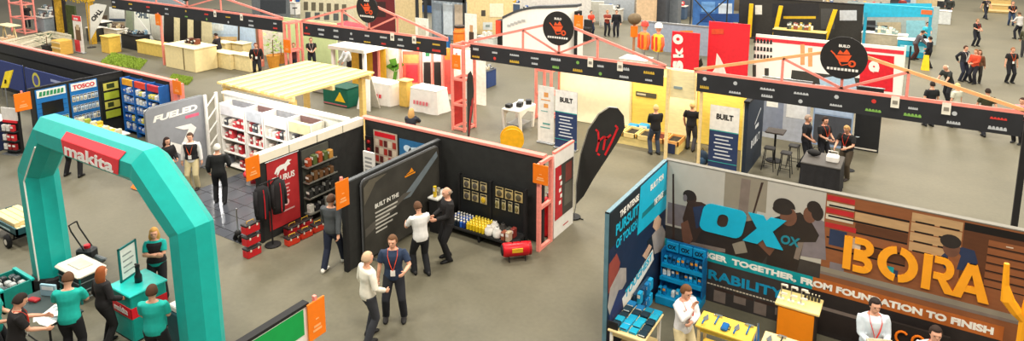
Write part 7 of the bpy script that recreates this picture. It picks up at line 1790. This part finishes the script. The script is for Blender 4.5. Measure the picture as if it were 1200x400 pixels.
# ---------------------------------------------------------------- visitors
person(463, 373, 'man in navy polo shirt with red lanyard and badge, one hand raised, facing the camera', 275, 1.86, 'thumb', '#26344c', '#23242a', '#1a1716', 'short', '#6b4a30', 'short', lanyard='#e4502c', vox=.010, look=-.2)
person(433, 398, 'man in cream sweater and grey trousers with back half turned, nearest the green wall', 40, 1.85, 'pocket', '#e7e0cf', '#34353a', '#1b1918', 'short', '#c7a685', 'long', vox=.010)
person(391, 313, 'man in grey jacket and white shoes looking into the red banner stand', 75, 1.82, 'walk', '#4a4d4f', '#23283a', '#e9e4d8', 'short', '#5a4030', 'jacket', vox=.011)
person(494, 322, 'man in white shirt and black trousers with back turned, at the dark fabric display', 120, 1.76, 'reach', '#dedbd6', '#1d1e21', '#191818', 'short', '#5d3f2a', 'short', vox=.011)
person(526, 304, 'bald man in black jacket beside the man in white shirt', 205, 1.86, 'front', '#1f1d1d', '#1c1b1c', '#181717', 'fringe', '#8f7a66', 'jacket', vox=.011)
person(228, 221, 'man in black vest over white sleeves with orange lanyard, before the grey fabric display', 275, 1.78, 'stand', '#e2ded8', '#c9b98e', '#2a211d', 'short', '#4a3426', 'long', lanyard='#d8582c', vest='#1d1c1e')
person(200, 223, 'dark haired person in black next to the man in black vest, partly behind the arch', 330, 1.68, 'front', '#1d1a1b', '#1b1a1c', '#151515', 'long', '#2b1a17', 'jacket', fem=True)
person(259, 238, 'white haired man in black suit standing on the glossy tiles, back turned', 105, 1.78, 'pocket', '#1f2020', '#1b1b1d', '#141414', 'short', '#d5cfc4', 'jacket')
person(86, 207, 'person in black trousers mostly hidden behind the arch beam', 90, 1.78, 'wide', '#2a2624', '#191819', '#1a1716', 'short', '#3a2a20', 'short')
person(483, 184, 'blond person in dark jacket behind the pink rail', 80, 1.72, 'chin', '#33343c', '#22242a', '#1a1a1a', 'long', '#c79a5e', 'jacket', fem=True)
person(767, 181, 'man in black top and blue jeans at the plywood bins, back turned', 100, 1.78, 'front', '#1b1a1c', '#3a4150', '#1c1a1a', 'short', '#d2b078', 'long')
person(809, 176, 'person in black top before the pale plywood back wall, right of the bins', 60, 1.74, 'pocket', '#1d1c20', '#3b3a40', '#1a1919', 'short', '#d0aa70', 'short')
person(942, 196, 'grey haired man in black at the left of the black clothed table', 320, 1.80, 'pocket', '#24252a', '#222328', '#161616', 'short', '#9b8676', 'short')
person(962, 197, 'man with beard and orange lanyard behind the black clothed table', 290, 1.76, 'front', '#222326', '#24252a', '#161616', 'short', '#2d211c', 'short', lanyard='#d8502a')
person(990, 209, 'fair haired man in black with red lanyard at the right of the clothed table', 215, 1.78, 'reach', '#232323', '#4a4032', '#2a221d', 'short', '#c79a62', 'short', lanyard='#d8402a')
person(1127, 95, 'man in dark suit jacket with white badge, left of the pair in the right aisle', 285, 1.80, 'behind', '#23262c', '#262a38', '#1c1a1a', 'short', '#4a3224', 'jacket', lanyard='#e8e4da')
person(1140, 98, 'person in orange red jacket of the pair in the right aisle', 200, 1.72, 'front', '#c8482c', '#22222a', '#1a1a1a', 'short', '#8a5a34', 'jacket')
person(1144, 97, 'person in brown behind the orange red jacket', 240, 1.66, 'stand', '#6a4a34', '#33302c', '#1a1a1a', 'long', '#5a3a22', 'long', fem=True)
person(1142, 54, 'man in black with red lanyard walking up the right aisle', 280, 1.74, 'front', '#232226', '#22232a', '#1a1a1a', 'short', '#8a6a4c', 'short', lanyard='#d84a3a')
person(1182, 97, 'man in black with orange lanyard alone near the right edge', 265, 1.78, 'stand', '#212022', '#1e1f24', '#1a1a1a', 'short', '#8a5c3c', 'short', lanyard='#e0602c')
person(1154, 22, 'person in black walking in the far right aisle, top edge', 270, 1.74, 'walk', '#26252a', '#2a2c36', '#1a1a1a', 'short', '#5a4030', 'short', lanyard='#e0c0b0')
person(1112, 23, 'man in dark clothes by the corner of the cyan stand, top edge', 200, 1.80, 'pocket', '#30322e', '#2b2c30', '#1a1a1a', 'short', '#4a382a', 'jacket')
person(1184, 30, 'person in black with orange bag at the top right', 250, 1.78, 'front', '#262528', '#31405a', '#1a1a1a', 'short', '#a9745a', 'short', lanyard='#e0702c')
person(1193, 46, 'person in pale grey top and dark trousers at the top right edge', 100, 1.80, 'reach', '#c9c6c2', '#22232a', '#1a1a1a', 'short', '#5a4434', 'long')
person(1200, 66, 'person in olive cut by the right edge behind the lone man', 230, 1.78, 'walk', '#4a4a34', '#2a2a2a', '#1a1a1a', 'short', '#4a382a', 'jacket')
person(1088, 148, 'man in black seen under and over the rightmost truss banner', 90, 1.80, 'stand', '#1e1f22', '#202126', '#1a1a1a', 'short', '#2b211c', 'short')
person(1110, 121, 'grey bald man in black shirt leaning, above the rightmost truss', 195, 1.82, 'lean', '#2a2c2a', '#24252a', '#1a1a1a', 'fringe', '#cfc6b8', 'short')
person(1117, 149, 'fair haired person in pale top behind the rightmost truss banner', 110, 1.76, 'stand', '#c9c8b4', '#2a2a30', '#3a2e28', 'short', '#d8b478', 'short')
person(1152, 158, 'dark haired man in brown top behind the right end of the truss banner', 80, 1.80, 'walk', '#3a3a26', '#22232a', '#1a1a1a', 'short', '#2b1f18', 'short')
person(1192, 168, 'woman in pink top and black cardigan at the right edge', 210, 1.72, 'front', '#e58a94', '#1d1c20', '#151515', 'short', '#3a241c', 'short', fem=True, vest='#221f22')
person(1087, 80, 'man all in black standing at the cyan counter', 130, 1.74, 'pocket', '#22242c', '#1d1e24', '#151515', 'short', '#33261e', 'jacket')
person(1071, 70, 'man in grey shirt leaning over the cyan counter', 335, 1.78, 'lean', '#5a5458', '#4a2c28', '#1a1a1a', 'short', '#3a2a20', 'long')
person(1084, 58, 'person in cyan shirt behind the cyan counter', 260, 1.70, 'front', '#3fb4c8', '#22232a', '#1a1a1a', 'short', '#33241c', 'short')
person(711, 42, 'man in red brown shirt, left one of two men in the top aisle', 280, 1.76, 'crossed', '#8a3a2c', '#1f2026', '#151515', 'short', '#a9784c', 'short')
person(722, 43, 'man in black, right one of two men in the top aisle', 250, 1.84, 'stand', '#1c1d22', '#1e1f26', '#151515', 'short', '#3a2a20', 'jacket')
person(692, 42, 'person in red vest and dark trousers near the orange board, top aisle', 300, 1.74, 'front', '#d8452e', '#202a40', '#1a1a1a', 'short', '#3a2a20', 'short')
person(366, 82, 'person in black with lanyard behind the yellow pergola', 290, 1.76, 'front', '#24201f', '#22222a', '#1a1a1a', 'short', '#6a4a34', 'short', lanyard='#d8c0b8')
person(346, 88, 'person in dark red seated behind the yellow pergola', 270, 1.70, 'stand', '#4a2424', '#22222a', '#1a1a1a', 'short', '#8a5a3c', 'short')
person(411, 92, 'person in white top bending under the white canopy', 225, 1.76, 'lean', '#e4e8ea', '#2a2528', '#1a1a1a', 'short', '#d6cfc0', 'long')
person(302, 91, 'man in dark coat with red scarf at the left of the pergola', 290, 1.80, 'pocket', '#26211f', '#2a2a2c', '#1a1a1a', 'short', '#6a3a24', 'jacket', lanyard='#d8482a')
person(258, 75, 'person in dark coat bending over the big cream counter', 170, 1.74, 'reach', '#26242a', '#28303e', '#1a1a1a', 'short', '#2b211c', 'jacket')
for i, (x, y, s, f) in enumerate(((640, 24, '#2a2a30', 100), (668, 20, '#7a2f2a', 260), (792, 24, '#30343c', 200), (846, 33, '#2b2b2b', 280), (925, 44, '#3a3a3c', 260), (945, 44, '#5a3c34', 270), (1030, 30, '#22262c', 90), (1000, 22, '#445064', 280), (410, 18, '#2a2a2e', 290), (560, 22, '#3a3a40', 260), (1056, 22, '#8a2f2a', 270), (1098, 8, '#2a2a2e', 250), (33, 32, '#241f1e', 300), (700, 8, '#2c2d33', 270), (806, 12, '#d8d4cc', 250), (968, 30, '#1d1d20', 260))):
    place = ['behind the white curved wall', 'at the end of the curved wall seating', 'beside the far grey cupboards', 'under the blue picture wall', 'at the yellow trimmed counter, left', 'at the yellow trimmed counter, right', 'behind the sandy display counter', 'before the far stone wall', 'behind the deck truss windows', 'by the tan picture wall', 'at the back of the cyan stand', 'at the far corner past the cyan stand', 'inside the pink shelf frame', 'in the far top aisle', 'beside the scaffold', 'behind the yellow trimmed black wall'][i]
    colour = {'#7a2f2a': 'red brown', '#d8d4cc': 'white', '#8a2f2a': 'dark red', '#445064': 'slate blue', '#5a3c34': 'brown'}.get(s, 'dark')
    person(x, y, 'far visitor in %s top %s' % (colour, place), f, 1.74, ['stand', 'front', 'walk', 'pocket'][i % 4], s, '#22232a', '#161616', 'short', ['#3a2a20', '#8a6a4c', '#2b211c'][i % 3], 'short')
